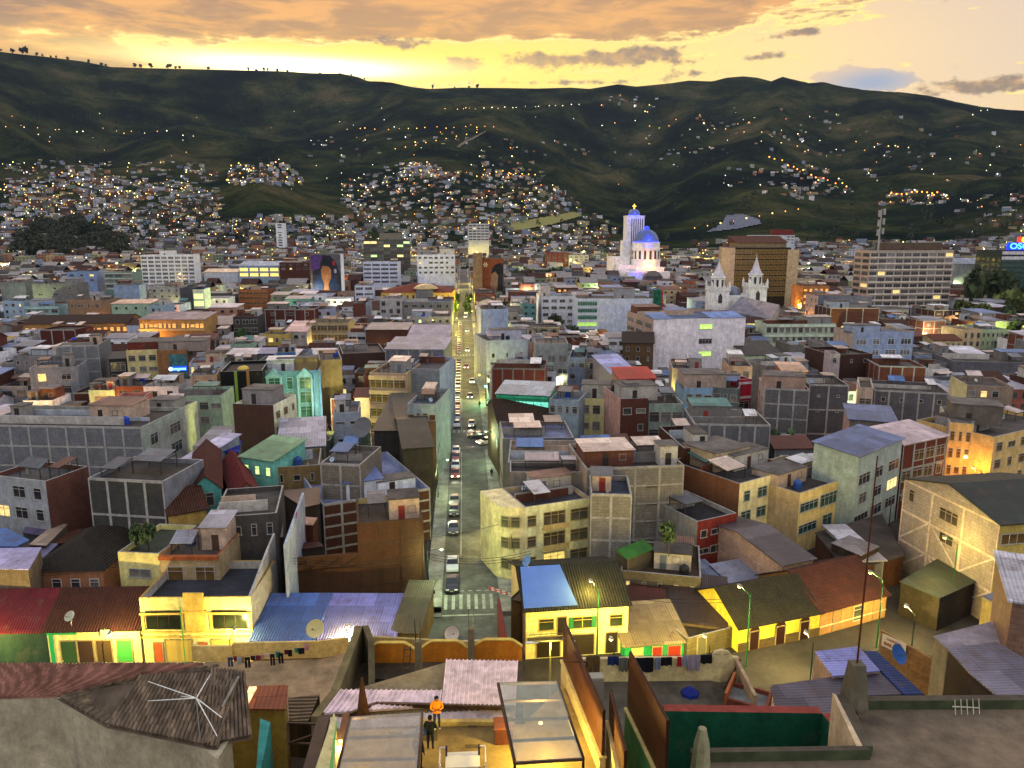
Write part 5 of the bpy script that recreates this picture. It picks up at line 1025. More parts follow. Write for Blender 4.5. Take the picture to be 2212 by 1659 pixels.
m = MB(); m.lathe([(0, 0), (8.2, 0)], (0, 0, 0), 16, 0, 0, math.pi); o = m.build('arched_front', mat('plaster', '8c8078'), t); o.location = (X(1397), -21.4, zv(604)); o.rotation_euler = (R(90), 0, 0)
pl((tx-10, 6, 20), 'ff9c68', 10000, t); pl((tx+2, 8, zv(525)), 'ff60b0', 3500, t); pl((0, -17, zv(568)), 'ff9c50', 9000, t); pl((X(1350), -16, 26), 'ffd0b8', 3000, t); pl((0, -13, zv(515)), '2a3cff', 5000, t); pl((tx, 10, zv(455)), '4a50ff', 5000, t); pl((X(1362), -22, zv(584)), '3018ff', 1800, t)
# ------------------------------------------------------------ twin spired church
Yt = 330; C0 = PY(1600, 640, Yt)
t = thing('church', 'white church with two lace spires and a slate grey nave roof', 'church', (C0.x, Yt, 0))
wc = mat('plaster', 'd0ccc4')
for uc, vt_, dv in ((1556, 566, 0), (1637, 556, -6)):
    x = PY(uc, 640, Yt).x-C0.x; Z = lambda v: PY(1600, v+dv, Yt).z
    m = MB(); m.box(x-4, x+4, 0, 8, 0, Z(626)); m.box(x-4.4, x+4.4, -.4, 8.4, Z(629), Z(627)); m.box(x-4.4, x+4.4, -.4, 8.4, Z(626), Z(624.5))
    for i in range(9): xx = x-4+i; m.box(xx-.16, xx+.16, -.2, .1, Z(624.5), Z(618)); m.box(-4+x-.2, -4+x+.1, i*.95, i*.95+.3, Z(624.5), Z(618))
    for sx_ in (-1, 1):
        for yy in (0, 8): m.lathe([(.5, Z(624)), (.5, Z(614)), (0, Z(607))], (x+sx_*3.9, yy, 0), 6)
    tw = m.build('tower', wc, t)
    m = MB(); m.lathe([(3.2, Z(624)), (3.0, Z(602)), (3.5, Z(601)), (3.5, Z(599)), (2.6, Z(598))], (x, 4, 0), 8); m.build('belfry', wc, tw)
    for i in range(8):
        a = math.pi/8+i*math.pi/4; w_ = MB(); w_.box(-.5, .5, -.08, .08, Z(621), Z(605)); o = w_.build('belfry_opening', dk, tw); o.location = (x+2.95*math.cos(a), 4+2.95*math.sin(a), 0); o.rotation_euler = (0, 0, a+math.pi/2)
    m = MB(); m.lathe([(2.9, Z(598)), (1.6, Z(586)), (.12, vt_z := PY(1600, vt_, Yt).z)], (x, 4, 0), 8); m.tube((x, 4, vt_z-.2), (x, 4, vt_z+1.6), .08); m.bar((x-.5, 4, vt_z+1.0), (x+.5, 4, vt_z+1.0), .12, .12); m.build('spire', mat('plaster', 'b8b4bc'), tw)
    for yy, rz in ((-.06, 0),):
        w_ = MB(); w_.poly([(x-.9, yy, Z(655)), (x+.9, yy, Z(655)), (x+.9, yy, Z(640)), (x, yy, Z(633)), (x-.9, yy, Z(640))]); w_.build('pointed_window', dk, tw)
m = MB(); a = PY(1572, 671, Yt-10); rz = PY(1601, 643, Yt-6); c = PY(1682, 664, Yt-10); d = PY(1666, 684, Yt-42)
m.prism([(x-C0.x, y, z) for x, y, z in ((PY(1601, 643, Yt).x, 0, rz.z), (PY(1572, 671, Yt-14).x, -14, PY(1572, 671, Yt-14).z), (PY(1666, 690, Yt-40).x, -40, PY(1666, 690, Yt-40).z), (PY(1684, 664, Yt-34).x, -34, PY(1684, 664, Yt-34).z+1))], 0)
m.build('nave_roof', mat('sheety', '7c7a88'), t)
m = MB(); x = PY(1600, 640, Yt).x-C0.x; m.box(x-5, x+6, 2, 14, 0, PY(1600, 640, Yt).z); m.build('facade_wall', wc, t)
m = MB(); zb = PY(1600, 641, Yt).z; m.lathe([(3.3, zb), (3.3, zb+1), (2.8, zb+2.8), (1.4, zb+3.9), (0, zb+4.2)], (PY(1600, 640, Yt).x-C0.x-.5, 8, 0), 18); m.build('small_dome', mat('dome', '6f7686'), t, True)
# ------------------------------------------------------------ foreground: roofs and terraces below the camera
PLW = mat('plaster', 'b8a888')
T_ = thing('tiled_roof_house', 'house with mossy brown clay tile roof and bare pale gable wall', 'house', tuple(P(300, 1560, 0)))
plate('wall', [(-60, 1512, 21.6), (122, 1506, 21.6), (226, 1569, 21.6), (366, 1574, 21.6), (432, 1612, 21.6), (470, 1640, 21.6), (500, 1590, 21.8), (300, 1480, 22.1), (100, 1455, 22.1), (-60, 1460, 22.1)], 0, mat('plaster', 'a49a80'), T_)
def tiles(name, pts, col, down, par, th=.16):
    """tile roof slope made of real barrel tile rows running from the ridge pixels to the eave pixels"""
    o = plate(name, pts, 0, mat('tilex', col, .9), par, th=th); return o
def barrel(name, r0, r1, e0, e1, n, col, par):
    """slope between a ridge line r0-r1 and an eave line e0-e1 (pixels with heights), n rows of barrel tiles with steps"""
    A_, B_, C_, D_ = P(*r0), P(*r1), P(*e0), P(*e1); o0 = par.location; mb = MB(); K = 6; rr = random.Random(n)
    L_ = max((C_-A_).length, (D_-B_).length); S = max(4, int(L_/.55))
    rows = []
    for j in range(S+1):
        for q in (0, 1):
            t = min(1, (j+(0 if q == 0 else .92))/S); lift = .055 if q == 0 else .0
            if j == S and q: continue
            row = []
            for i in range(n*K+1):
                f = i/(n*K); a = A_.lerp(B_, f); c = C_.lerp(D_, f); p = a.lerp(c, t)
                ph = (i % K)/K; hgt = .11*abs(math.sin(math.pi*ph))**.7 if ph else 0
                jit = .02*math.sin(i//K*12.9898+j*4.1)
                row.append(p+Vector((0, 0, hgt+(lift if .15 < ph < .85 else 0)+jit*(.15 < ph < .85)))-o0)
            rows.append(row)
    W1 = n*K+1
    for r_ in rows: mb.v += [tuple(p) for p in r_]
    for j in range(len(rows)-1):
        for i in range(W1-1): mb.f.append((j*W1+i, j*W1+i+1, (j+1)*W1+i+1, (j+1)*W1+i)); mb.m.append(0 if (i//K*7+j//2*3+rr.randrange(3)) % 9 > 2 else 1)
    k = len(mb.v); q = [x-o0-Vector((0, 0, .12)) for x in (A_, B_, D_, C_)]; mb.v += [tuple(x) for x in q]; mb.f.append((k, k+1, k+2, k+3)); mb.m.append(0)
    return mb.build(name, [mat('leaf', col), mat('leaf', tuple(x*1.7 for x in srgb(col)))], par)
barrel('roof_slope', (-60, 1436, 23.4), (440, 1437, 23.4), (-60, 1508, 21.75), (128, 1502, 21.75), 62, (.17, .078, .055), T_)
barrel('roof_slope', (240, 1478, 22.9), (475, 1438, 23.3), (122, 1506, 21.75), (232, 1570, 21.75), 10, (.075, .055, .034), T_)
barrel('roof_slope', (300, 1462, 23.1), (522, 1455, 23.2), (228, 1568, 21.75), (470, 1618, 21.75), 26, (.082, .058, .037), T_)
barrel('roof_slope', (455, 1446, 23.3), (530, 1452, 23.2), (440, 1612, 21.8), (545, 1592, 21.8), 11, (.085, .06, .038), T_)
m = MB(); o0 = T_.location
m.tube(P(515, 1462, 23.4)-o0, P(480, 1528, 22.6)-o0, .08); m.build('ridge_pipe', mat('metal', '8a8478'), T_)
an = thing('roof_aerial', 'thin white star shaped aerial above the mossy tile roof', 'aerial', tuple(P(424, 1508, 24.4)-Vector((0, 0, 1.2))))
m = MB(); m.tube((0, 0, -1.2), (0, 0, 1.4), .03); m.build('mast', mat('metal', 'a0a098'), an)
for u, v in ((320, 1472), (320, 1514), (454, 1457), (479, 1550), (469, 1590), (392, 1504)):
    m = MB(); m.tube((0, 0, 1.2), P(u, v, 24.4)-an.location, .028, .018); m.build('rod', mat('plaster', 'd0ccc0'), an)
# terrace with laundry (left)
T_ = thing('roof_terrace', 'bare brown concrete roof terrace with cream parapet and washing line', 'terrace', tuple(P(600, 1470, 0)))
plate('floor', [(415, 1432, 14), (690, 1424, 14), (775, 1404, 14), (770, 1450, 14), (700, 1545, 14), (600, 1560, 14), (430, 1500, 14)], 0, mat('concrete', 'b89c74'), T_)
o = wallp('parapet', [(413, 1396, 15.2), (500, 1396, 15.2), (502, 1390, 15.3), (690, 1386, 15.3), (752, 1378, 15.3)], 13.9, .2, mat('plaster', 'd0b468')); tag(o, 'cream stained parapet at the far side of the brown terrace', 'parapet wall')
garm = [(497, 1420, 10, 18, '3a4664', 'p'), (508, 1418, 7, 10, '8c2026', 's'), (516, 1420, 9, 14, '9aa8a4', 's'), (524, 1418, 6, 13, 'b98a60', 's'), (534, 1420, 11, 20, '1c1c24', 'p'), (546, 1417, 9, 9, '2a2228', 's'), (557, 1416, 10, 9, '7a2a38', 's'), (566, 1414, 8, 8, 'c09080', 's'), (577, 1412, 11, 8, 'd4b8a4', 's'), (588, 1413, 9, 22, '181c28', 'p'), (600, 1408, 10, 12, '1f8a6c', 's'), (606, 1411, 10, 20, '14181c', 'p'), (618, 1404, 8, 9, '5a1c28', 's'), (626, 1404, 9, 13, '141418', 's'), (640, 1400, 8, 9, '2a8a70', 's'), (650, 1400, 14, 12, '101014', 's'), (662, 1392, 9, 12, 'c88a90', 's')]
def laundry(L_, z, label, n0, n1):
    seen = {}
    for k, (u, v, w_, h_, col, ty) in enumerate(L_):
        p = P(u, v, z); sc = (p-Vector((0, 0, CH))).length/1750; W2, H2 = w_*sc, h_*sc*1.15; m = MB(); n = 6
        if ty == 'p':
            for q0, q1 in ((-W2/2, -.03), (.03, W2/2)): m.box(q0, q1, -.03, .03, -H2, -H2*.3)
            m.box(-W2/2, W2/2, -.04, .04, -H2*.3, 0)
        else:
            for i in range(n):
                x0, x1 = -W2/2+W2*i/n, -W2/2+W2*(i+1)/n; y0, y1 = .05*math.sin(i*1.9), .05*math.sin((i+1)*1.9); b0, b1 = -H2*(1+.08*math.sin(i*2.3+k)), -H2*(1+.08*math.sin((i+1)*2.3+k))
                m.v += [(x0, y0*.3, 0), (x1, y1*.3, 0), (x1, y1, b1), (x0, y0, b0), (x0, y0*.3+.03, 0), (x1, y1*.3+.03, 0), (x1, y1+.03, b1), (x0, y0+.03, b0)]
                q = len(m.v)-8
                for f in ((0, 1, 2, 3), (4, 7, 6, 5), (3, 2, 6, 7), (0, 4, 5, 1)): m.f.append(tuple(q+j for j in f)); m.m.append(0)
        o = m.build('hanging_trousers' if ty == 'p' else 'hanging_cloth', mat('cloth', col)); o.location = p
        cn = CN.get(col, 'dark'); a_ = ('trousers' if ty == 'p' else 'cloth'); nb = cn+' '+a_+' hanging '+label; seen[nb] = seen.get(nb, 0)+1
        tag(o, nb if seen[nb] == 1 else cn+' '+a_+' further along the line, '+label, 'laundry', 'washing '+label)
CN = {'3a4664': 'slate blue', '8c2026': 'deep red', '9aa8a4': 'pale grey green', 'b98a60': 'tan', '1c1c24': 'charcoal', '2a2228': 'plum black', '7a2a38': 'maroon', 'c09080': 'salmon', 'd4b8a4': 'pale pink', '181c28': 'navy black', '1f8a6c': 'teal green', '14181c': 'black', '5a1c28': 'wine red', '141418': 'black', '2a8a70': 'green', '101014': 'jet black', 'c88a90': 'rose pink',
      '5a4424': 'brown', '1a2c54': 'navy and yellow', '5a5a50': 'olive grey', '0c0c10': 'black', '0d0d12': 'black wide', '6c7488': 'blue grey', '0e0e12': 'black square', 'a01820': 'bright red', '8a8a94': 'light grey', '8c8088': 'patterned grey', '101012': 'black end'}
laundry(garm, 16.0, 'over the brown terrace', 0, 0)
def wire(a, b, label, n=8, sag=.15, r=.012):
    m = MB(); a = Vector(a); b = Vector(b); pts = [a.lerp(b, i/n)-Vector((0, 0, sag*4*(i/n)*(1-i/n))) for i in range(n+1)]
    for i in range(n): m.tube(pts[i], pts[i+1], r, seg=5, cap=False)
    return tag(m.build('clothes_line', mat('metal', '6a6a64')), label, 'clothes line')
wire(P(488, 1422, 16.0), P(672, 1388, 16.0), 'washing line strung over the brown terrace')
# shed below with lit orange sheets
T_ = thing('roof_shed', 'small shed roofed with orange lit sheets beside the mossy tile roof', 'shed', tuple(P(560, 1500, 0)))
plate('sheet_roof', [(500, 1482, 19.6), (622, 1480, 19.6), (618, 1532, 19.2), (484, 1530, 19.2)], 0, mat('sheetx', 'a8603c'), T_, th=.1)
m = MB(); a_ = P(538, 1483, 19.75)-T_.location; m.prism([a_, a_+Vector((.45, 0, 0)), P(531, 1527, 19.4)-T_.location, P(522, 1527, 19.4)-T_.location], [19.6, 19.6, 19.25, 19.25]); m.build('skylight_strip', mat('litroom', 'ffe0a0', 1.0), T_)
plate('wall', [(500, 1484, 19.4), (618, 1482, 19.4), (614, 1530, 19.1), (488, 1528, 19.1)], 0, mat('plaster', 'a88c3c'), T_)
o = plate('lean_to_shed', [(622, 1508, 17), (690, 1500, 17), (665, 1560, 16.6), (624, 1556, 16.6)], 14, mat('sheety', '5c4c30')); tag(o, 'dark corrugated lean-to between the lit shed and metal roofs', 'shed')
o = plate('yard_floor', [(545, 1575, 12), (700, 1560, 12), (690, 1680, 12), (520, 1680, 12)], 0, mat('concrete', '4a3c28')); tag(o, kind='structure')
m = MB(); a, b = P(621, 1562, 21), P(740, 1566, 21); c, d = P(623, 1606, 20.2), P(735, 1608, 20.2)
for p, q in ((a, b), (c, d), (a, c), (b, d), (a.lerp(b, .55), c.lerp(d, .55)), (c, b)): m.bar(p, q, .1, .1)
tag(m.build('metal_railing', mat('metal', '3c2c20')), 'dark steel frame railing beside the metal roofs', 'railing')
o = plate('wall_top', [(562, 1552, 19.5), (584, 1560, 19.5), (560, 1680, 19.5), (552, 1680, 19.5)], 0, mat('plaster', '3c9c94')); o.name = 'boundary_wall'; tag(o, 'turquoise painted wall below the mossy tile roof', 'wall')
# stepped party wall with rebar
o = wallp('boundary_wall', [(783, 1352, 20.4), (770, 1390, 20.2), (748, 1450, 19.9), (732, 1492, 19.8), (690, 1548, 20.0)], 0, .5, mat('plaster', '7c7048')); tag(o, 'tall mossy party wall tapering to a point beside the orange parapets', 'wall')
o = wallp('boundary_wall', [(783, 1352, 20.4), (795, 1384, 20.3), (796, 1490, 18.5)], 0, .4, mat('plaster', '6a6040')); tag(o, 'short return of the mossy pointed party wall', 'wall')
# deck behind the orange parapets
T_ = thing('roof_terrace', 'dark terrace behind three orange arched parapets', 'terrace', tuple(P(950, 1450, 0)))
plate('floor', [(765, 1432, 18), (1130, 1428, 18), (1130, 1520, 18), (735, 1520, 18)], 0, mat('concrete', '5a4e38'), T_)
for k, (u0, u1, vb_, vt_) in enumerate(((795, 897, 1432, 1401), (912, 1010, 1428, 1397), (1023, 1128, 1425, 1395))):
    a, b = P(u0, vb_, 18), P(u1, vb_, 18); L_ = (b-a).length; m = MB(); n = 16; t_ = thing('orange_parapet', ['orange arched parapet beside the mossy pointed wall', 'orange arched parapet between the two concrete posts', 'orange arched parapet right of the second concrete post'][k], 'parapet wall', tuple(a), math.atan2(b.y-a.y, b.x-a.x), 'orange arched parapets')
    top = [(x, .95+.5*min(1, math.sin(math.pi*x/L_)*1.6)) for x in [L_*i/n for i in range(n+1)]]
    for i in range(n):
        (x0, z0), (x1, z1) = top[i], top[i+1]; q = len(m.v)
        m.v += [(x0, 0, -18), (x1, 0, -18), (x1, 0, z1), (x0, 0, z0), (x0, .18, -18), (x1, .18, -18), (x1, .18, z1), (x0, .18, z0)]
        for f in ((0, 1, 2, 3), (5, 4, 7, 6), (3, 2, 6, 7)): m.f.append(tuple(q+j for j in f)); m.m.append(0)
    m.build('panel', mat('plaster', 'c87a1c'), t_)
    m = MB()
    for i in range(n): (x0, z0), (x1, z1) = top[i], top[i+1]; m.bar((x0, .09, z0+.04), (x1, .09, z1+.04), .3, .07)
    m.build('coping', mat('plaster', 'c8ac50'), t_)
for k, (u, vt_, vb_, z) in enumerate(((905, 1384, 1470, 18), (1018, 1356, 1425, 18))):
    p = P(u, vb_, z); t_ = thing('concrete_post', ['concrete post with bare rebar between left and middle orange arches', 'taller concrete post with bare rebar right of the middle orange arch'][k], 'concrete post', tuple(p))
    hh = PY(u, vt_, p.y).z-z; m = MB(); m.box(-.22, .22, -.22, .22, -4, hh); m.build('column', mat('plaster', '8a7c5a'), t_)
    m = MB()
    for a_, b_ in ((-.14, -.14), (.14, -.14), (.14, .14), (-.14, .14)): m.tube((a_, b_, hh), (a_*1.3, b_, hh+1.5), .018, seg=5)
    m.build('rebar_bundle', mat('metal', '3c2e22'), t_)
# ladder and solar sheet, on the deck
p = P(875, 1482, 18); t_ = thing('ladder', 'dark wooden ladder leaning up on the dark terrace', 'ladder', tuple(p)); m = MB()
m.bar((-.22, 0, 0), (-.05, 1.1, 2.2), .06, .06); m.bar((.22, 0, 0), (.35, 1.1, 2.2), .06, .06); m.build('rail', mat('metal', '4a3c28'), t_)
for i in range(6): f = (i+.5)/6; m = MB(); m.bar((-.22+.17*f, 1.1*f, 2.2*f), (.22+.13*f, 1.1*f, 2.2*f), .05, .05); m.build('rung', mat('metal', '4a3c28'), t_)
o = plate('dark_panel', [(802, 1466, 18.6), (831, 1466, 18.6), (830, 1487, 18.1), (799, 1486, 18.1)], 0, mat('metal', '1c1e1a'), th=.08); tag(o, 'flat black sheet lying on the dark terrace', 'sheet')
# pink white metal roofs
T_ = thing('metal_roof', 'large pinkish white ribbed metal roof above the lit terrace', 'roof', tuple(P(1000, 1480, 0)))
def ribbed(name, p0, p1, p2, p3, n, col, par, steps=1):
    """ribbed sheet: p0-p1 upper edge, p3-p2 lower edge"""
    A_, B_, C_, D_ = P(*p0), P(*p1), P(*p2), P(*p3); m = MB(); o0 = par.location; nr = max(1, n)
    m.prism([x-o0 for x in (D_, C_, B_, A_)], [x.z-.12 for x in (D_, C_, B_, A_)])
    sh = m.build(name, mat('metal', col), par)
    m = MB()
    for i in range(nr+1): f = i/nr; m.bar(A_.lerp(B_, f)-o0+Vector((0, 0, .03)), D_.lerp(C_, f)-o0+Vector((0, 0, .03)), .07, .07)
    m.build('rib', mat('metal', col), sh); return sh
ribbed('sheet', (965, 1425, 23.0), (1118, 1428, 23.0), (1112, 1527, 22.6), (955, 1522, 22.6), 17, 'd8c2be', T_)
ribbed('sheet', (738, 1490, 22.8), (954, 1491, 22.8), (950, 1523, 22.5), (700, 1540, 22.5), 20, 'dcc4c6', T_)
ribbed('sheet', (690, 1552, 22.35), (1112, 1531, 22.35), (1112, 1561, 22.2), (690, 1575, 22.2), 34, 'c0aca4', T_)
m = MB(); o0 = T_.location
for a_, b_ in (((745, 1548), (812, 1521)), ((812, 1521), (1112, 1529))): m.bar(P(*a_, 22.55)-o0, P(*b_, 22.55)-o0, .16, .22)
m.build('gutter', mat('metal', '4a3828'), T_)
plate('wall', [(965, 1430, 22.6), (1112, 1432, 22.6), (1112, 1560, 22.1), (700, 1560, 22.1), (745, 1495, 22.5)], 0, mat('plaster', '8c7c5a'), T_)
# people terrace
T_ = thing('roof_terrace', 'lit ochre tiled terrace where three people stand', 'terrace', tuple(P(1000, 1600, 0)))
plate('floor', [(690, 1580, 23.5), (1130, 1564, 23.5), (1215, 1480, 23.5), (1330, 1720, 23.5), (640, 1720, 23.5)], 0, mat('concrete', 'a08448'), T_)
m = MB(); a, b = P(905, 1562, 23.55), P(1110, 1562, 23.55); o0 = T_.location; m.bar(a-o0, b-o0, .25, .3); m.build('kerb', mat('plaster', 'b89c50'), T_)
for k, (u0, u1, v0, v1) in enumerate(((893, 945, 1578, 1600), (1010, 1030, 1566, 1572), (1005, 1040, 1608, 1616))):
    plate('floor_patch', [(u0, v0, 23.512), (u1, v0, 23.512), (u1, v1, 23.512), (u0, v1, 23.512)], 0, mat('concrete', '6e5c34'), T_, th=.006)
def glassroof(label, pts, z, n, col, al):
    Q = [P(u, v, z) for u, v in pts]; t_ = thing('translucent_roof', label, 'translucent roof', tuple(Q[0]), 0, 'translucent roof sheets'); o0 = Q[0]; m = MB()
    m.prism([q-o0 for q in reversed(Q)], [-.012]*4); m.build('sheet', mat('clear', col, al), t_)
    m = MB()
    for i in range(n+1): f = i/n; m.bar(Q[0].lerp(Q[3], f)-o0-Vector((0, 0, .08)), Q[1].lerp(Q[2], f)-o0-Vector((0, 0, .08)), .08, .12)
    m.build('rafter', mat('metal', '5c4834'), t_)
    m = MB()
    for a, b in ((0, 3), (1, 2)): m.bar(Q[a]-o0-Vector((0, 0, .08)), Q[b]-o0-Vector((0, 0, .08)), .12, .16)
    for q in Q[2:]: m.bar(q-o0-Vector((0, 0, .1)), Vector((q.x, q.y, 23.5))-o0, .1, .1)
    m.build('side_beam', mat('metal', '3c2c1c'), t_)
glassroof('smoky translucent roof sheet over the lit terrace, beside the people', [(757, 1548), (912, 1539), (902, 1690), (722, 1690)], 25.8, 3, (.44, .40, .32), .42)
glassroof('pale green translucent roof sheet against the cream fenced wall', [(1076, 1474), (1203, 1471), (1260, 1636), (1112, 1645)], 25.8, 4, (.42, .45, .36), .42)
# objects on the terrace
p = P(1088, 1600, 23.5); t_ = thing('roof_vent_box', 'red brown box standing on the lit terrace', 'box', tuple(p)); m = MB(); m.box(-.42, .42, -.3, .5, 0, .8); m.build('body', mat('plaster', '5c2c18'), t_); m = MB(); m.box(-.46, .46, -.34, .54, .8, .88); m.build('lid', mat('plaster', '7c4430'), t_)
p = P(1000, 1675, 23.5); t_ = thing('display_stand', 'white metal framed stand with ladder sides on the lit terrace', 'stand', tuple(p)); m = MB()
m.box(-.75, .75, -.5, .5, .75, .8); m.build('top_panel', mat('paint', 'c8c0a8'), t_)
for sx_ in (-1, 1):
    m = MB()
    for yy in (-.5, .5): m.bar((sx_*1.0, yy, 0), (sx_*1.0, yy, 1.05), .05, .05)
    for i in range(4): m.bar((sx_*1.0, -.5, .3+i*.24), (sx_*1.0, .5, .3+i*.24), .04, .04)
    m.bar((sx_*.75, .5, 1.05), (sx_*1.0, .5, 1.05), .05, .05); m.build('side_ladder', mat('paint', 'c8c0b0'), t_)
    m = MB(); m.bar((sx_*.72, -.5, 0), (sx_*.72, .55, 1.1), .08, .06); m.build('post', mat('metal', '3a2030'), t_)
p = P(842, 1690, 22.0); t_ = thing('street_lamp', 'grey unlit lamp with solar panel rising by the smoky translucent roof', 'lamp', tuple(p)); hz = PY(833, 1583, p.y).z-22
m = MB(); m.tube((0, 0, 0), (0, 0, hz), .09, .07); m.build('post', mat('metal', '8a8468'), t_); m = MB(); m.tube((0, 0, hz-.25), (.75, 0, hz-.1), .04); m.tube((0, 0, hz), (.75, 0, hz-.05), .04); m.build('arm', mat('metal', '55594c'), t_)
m = MB(); m.tube((.7, 0, hz-.08), (1.25, 0, hz), .15, .12); m.build('lamp_head', mat('metal', '8a9098'), t_); m = MB(); m.box(1.2, 1.75, -.25, .25, hz-.02, hz+.03); m.build('solar_panel', mat('glass', (.05, .08, .12)), t_)
# cream and green slanting walls left of the glass roof
o = plate('boundary_wall', [(721, 1540, 25.3), (727, 1553, 25.3), (722, 1700, 25.3), (668, 1700, 25.3)], 0, mat('plaster', 'b8b07c')); tag(o, 'pale yellow wall top with a green stripe left of the smoky roof', 'wall')
plate('green_stripe', [(726, 1556, 25.312), (728, 1560, 25.312), (716, 1700, 25.312), (706, 1700, 25.312)], 0, mat('paint', '4c9c40'), o, th=.008).location = (P(720, 1620, 25.312)*0)+(Vector((sum(P(u, v, 25.312).x for u, v in ((726, 1556), (728, 1560), (716, 1700), (706, 1700)))/4, sum(P(u, v, 25.312).y for u, v in ((726, 1556), (728, 1560), (716, 1700), (706, 1700)))/4, 0))-o.location)
m = MB(); m.bar(P(748, 1547, 25.0), P(716, 1700, 25.0), .3, .3); tag(m.build('steel_beam', mat('metal', '5a3c24')), 'rusty brown steel beam beside the pale yellow wall', 'beam')
m = MB(); m.bar(P(700, 1552, 24.6), P(660, 1700, 24.6), .55, .3); tag(m.build('steel_beam', mat('metal', '3c3028')), 'dark brown beam left of the pale yellow wall', 'beam')
p = P(785, 1548, 22.6); m = MB(); m.lathe([(.35, 0), (.05, 2.2), (0, 2.25)], tuple(p), 4); tag(m.build('roof_finial', mat('metal', '5a3a20')), 'brown pointed finial rising above the smoky roof', 'finial')
# fenced walls running towards the camera
def fence(label, u0, v0, u1, v1, z, h_, wallm, wlabel, cap, base=0):
    a, b = P(u0, v0, z), P(u1, v1, z); t_ = thing('fenced_wall', wlabel, 'wall', tuple(a), math.atan2(b.y-a.y, b.x-a.x)); L_ = (b-a).length
    m = MB(); m.box(0, L_, -.13, .13, -z+base, 0, 0); m.build('wall', wallm, t_)
    m = MB(); m.box(-.03, L_, -.19, .19, 0, .09); m.build('coping', cap, t_)
    if label:
        m = MB(); m.box(0, L_*.985, -.03, .03, .1, h_); m.build('sheet_panel', mat('metal', '5a341c'), t_)
        m = MB()
        for i in range(6): x = L_*.985*i/5; m.bar((x, .06, .1), (x, .06, h_+.05), .07, .07)
        m.bar((0, .06, h_), (L_*.985, .06, h_), .07, .07); m.build('panel_frame', mat('metal', '3c2212'), t_)
cr = mat('plaster', 'bda468')
fence(1, 1217, 1428, 1302, 1640, 24.3, 2.3, cr, 'cream wall topped by a rust brown metal fence, beside the green glass roof', mat('plaster', 'c4ac6c'))
fence(1, 1316, 1560, 1348, 1700, 25.0, 1.6, cr, 'short rust brown fence between the two long fenced walls', mat('plaster', 'c4ac6c'))
fence(1, 1356, 1532, 1436, 1700, 25.2, 2.9, mat('plaster', '5c9c58'), 'green wall topped by a tall rust brown fence beside the green light well', mat('plaster', 'b8a868'))
m = MB(); a, b = P(1217, 1428, 26.5), P(1267, 1430, 26.5); m.bar(a, b, .08, .08); m.bar(b, b-Vector((0, 0, 2.2)), .08, .08); tag(m.build('metal_railing', mat('metal', '4a2c18')), 'thin rusty frame returning from the first fenced wall', 'railing')
# laundry terrace (right)
T_ = thing('roof_terrace', 'dark stained roof terrace with a cream parapet and washing', 'terrace', tuple(P(1450, 1500, 0)))
plate('floor', [(1240, 1472, 20.5), (1590, 1464, 20.5), (1648, 1538, 20.5), (1640, 1560, 20.5), (1450, 1560, 20.5), (1330, 1620, 20.5), (1290, 1620, 20.5)], 0, mat('concrete', '6c6454'), T_)
o = wallp('parapet_wall', [(1243, 1424, 22.0), (1538, 1421, 22.0), (1545, 1409, 22.4), (1560, 1405, 22.6), (1575, 1409, 22.4), (1584, 1420, 22.0), (1596, 1421, 22.0)], 0, .22, mat('plaster', 'd4bc84'), cap=mat('plaster', 'c8b484')); tag(o, 'cream parapet with a rounded bump behind the washing', 'parapet wall')
o = wallp('parapet_wall', [(1594, 1422, 22.0), (1636, 1502, 21.7)], 20.3, .2, mat('plaster', 'a8906c')); tag(o, 'cream side wall of the dark stained terrace', 'parapet wall')
laundry([(1281, 1417, 30, 33, '5a4424', 'p'), (1325, 1418, 24, 18, '1a2c54', 's'), (1347, 1421, 18, 28, '5a5a50', 's'), (1362, 1422, 10, 25, '0c0c10', 's'), (1390, 1421, 44, 30, '0d0d12', 's'), (1421, 1421, 12, 24, '6c7488', 's'), (1440, 1420, 24, 17, '0e0e12', 's'), (1468, 1419, 9, 20, 'a01820', 's'), (1480, 1417, 11, 20, '8a8a94', 's'), (1500, 1416, 26, 30, '8c8088', 's'), (1526, 1415, 25, 17, '101012', 's')], 22.3, 'above the cream bumped parapet', 0, 0)
wire(P(1262, 1417, 22.35), P(1592, 1412, 22.35), 'washing line above the cream bumped parapet', sag=.05)
p = P(1490, 1500, 20.5); m = MB(); m.lathe([(0, .0), (.55, .0), (.5, .18), (.2, .42), (0, .45)], tuple(p), 7); tag(m.build('plastic_sheet_heap', mat('cloth', '1c2c78')), 'crumpled blue plastic on the dark stained terrace', 'plastic sheet')
m = MB(); m.bar(P(1564, 1486, 20.6), P(1600, 1424, 22.0), .08, .08); tag(m.build('wooden_prop', mat('metal', '4a3a22')), 'thin pole leaning on the cream side wall', 'pole')
p = P(1612, 1530, 20.5); t_ = thing('laundry_sink', 'orange walled washing sink in the terrace corner', 'sink', tuple(p), -.55); m = MB(); m.box(-1.1, -.95, -.8, 1.6, 0, 1.1); m.build('side_wall', mat('plaster', 'b8683c'), t_)
m = MB(); m.box(-.95, 1.2, -.8, -.65, 0, .8); m.box(-.95, 1.2, .9, 1.05, 0, .8); m.box(1.05, 1.2, -.65, .9, 0, .8); m.build('basin_wall', mat('plaster', '8a4a34'), t_); m = MB(); m.box(-.95, 1.05, -.65, .9, 0, .55); m.build('basin', mat('concrete', 'a0a09a'), t_)
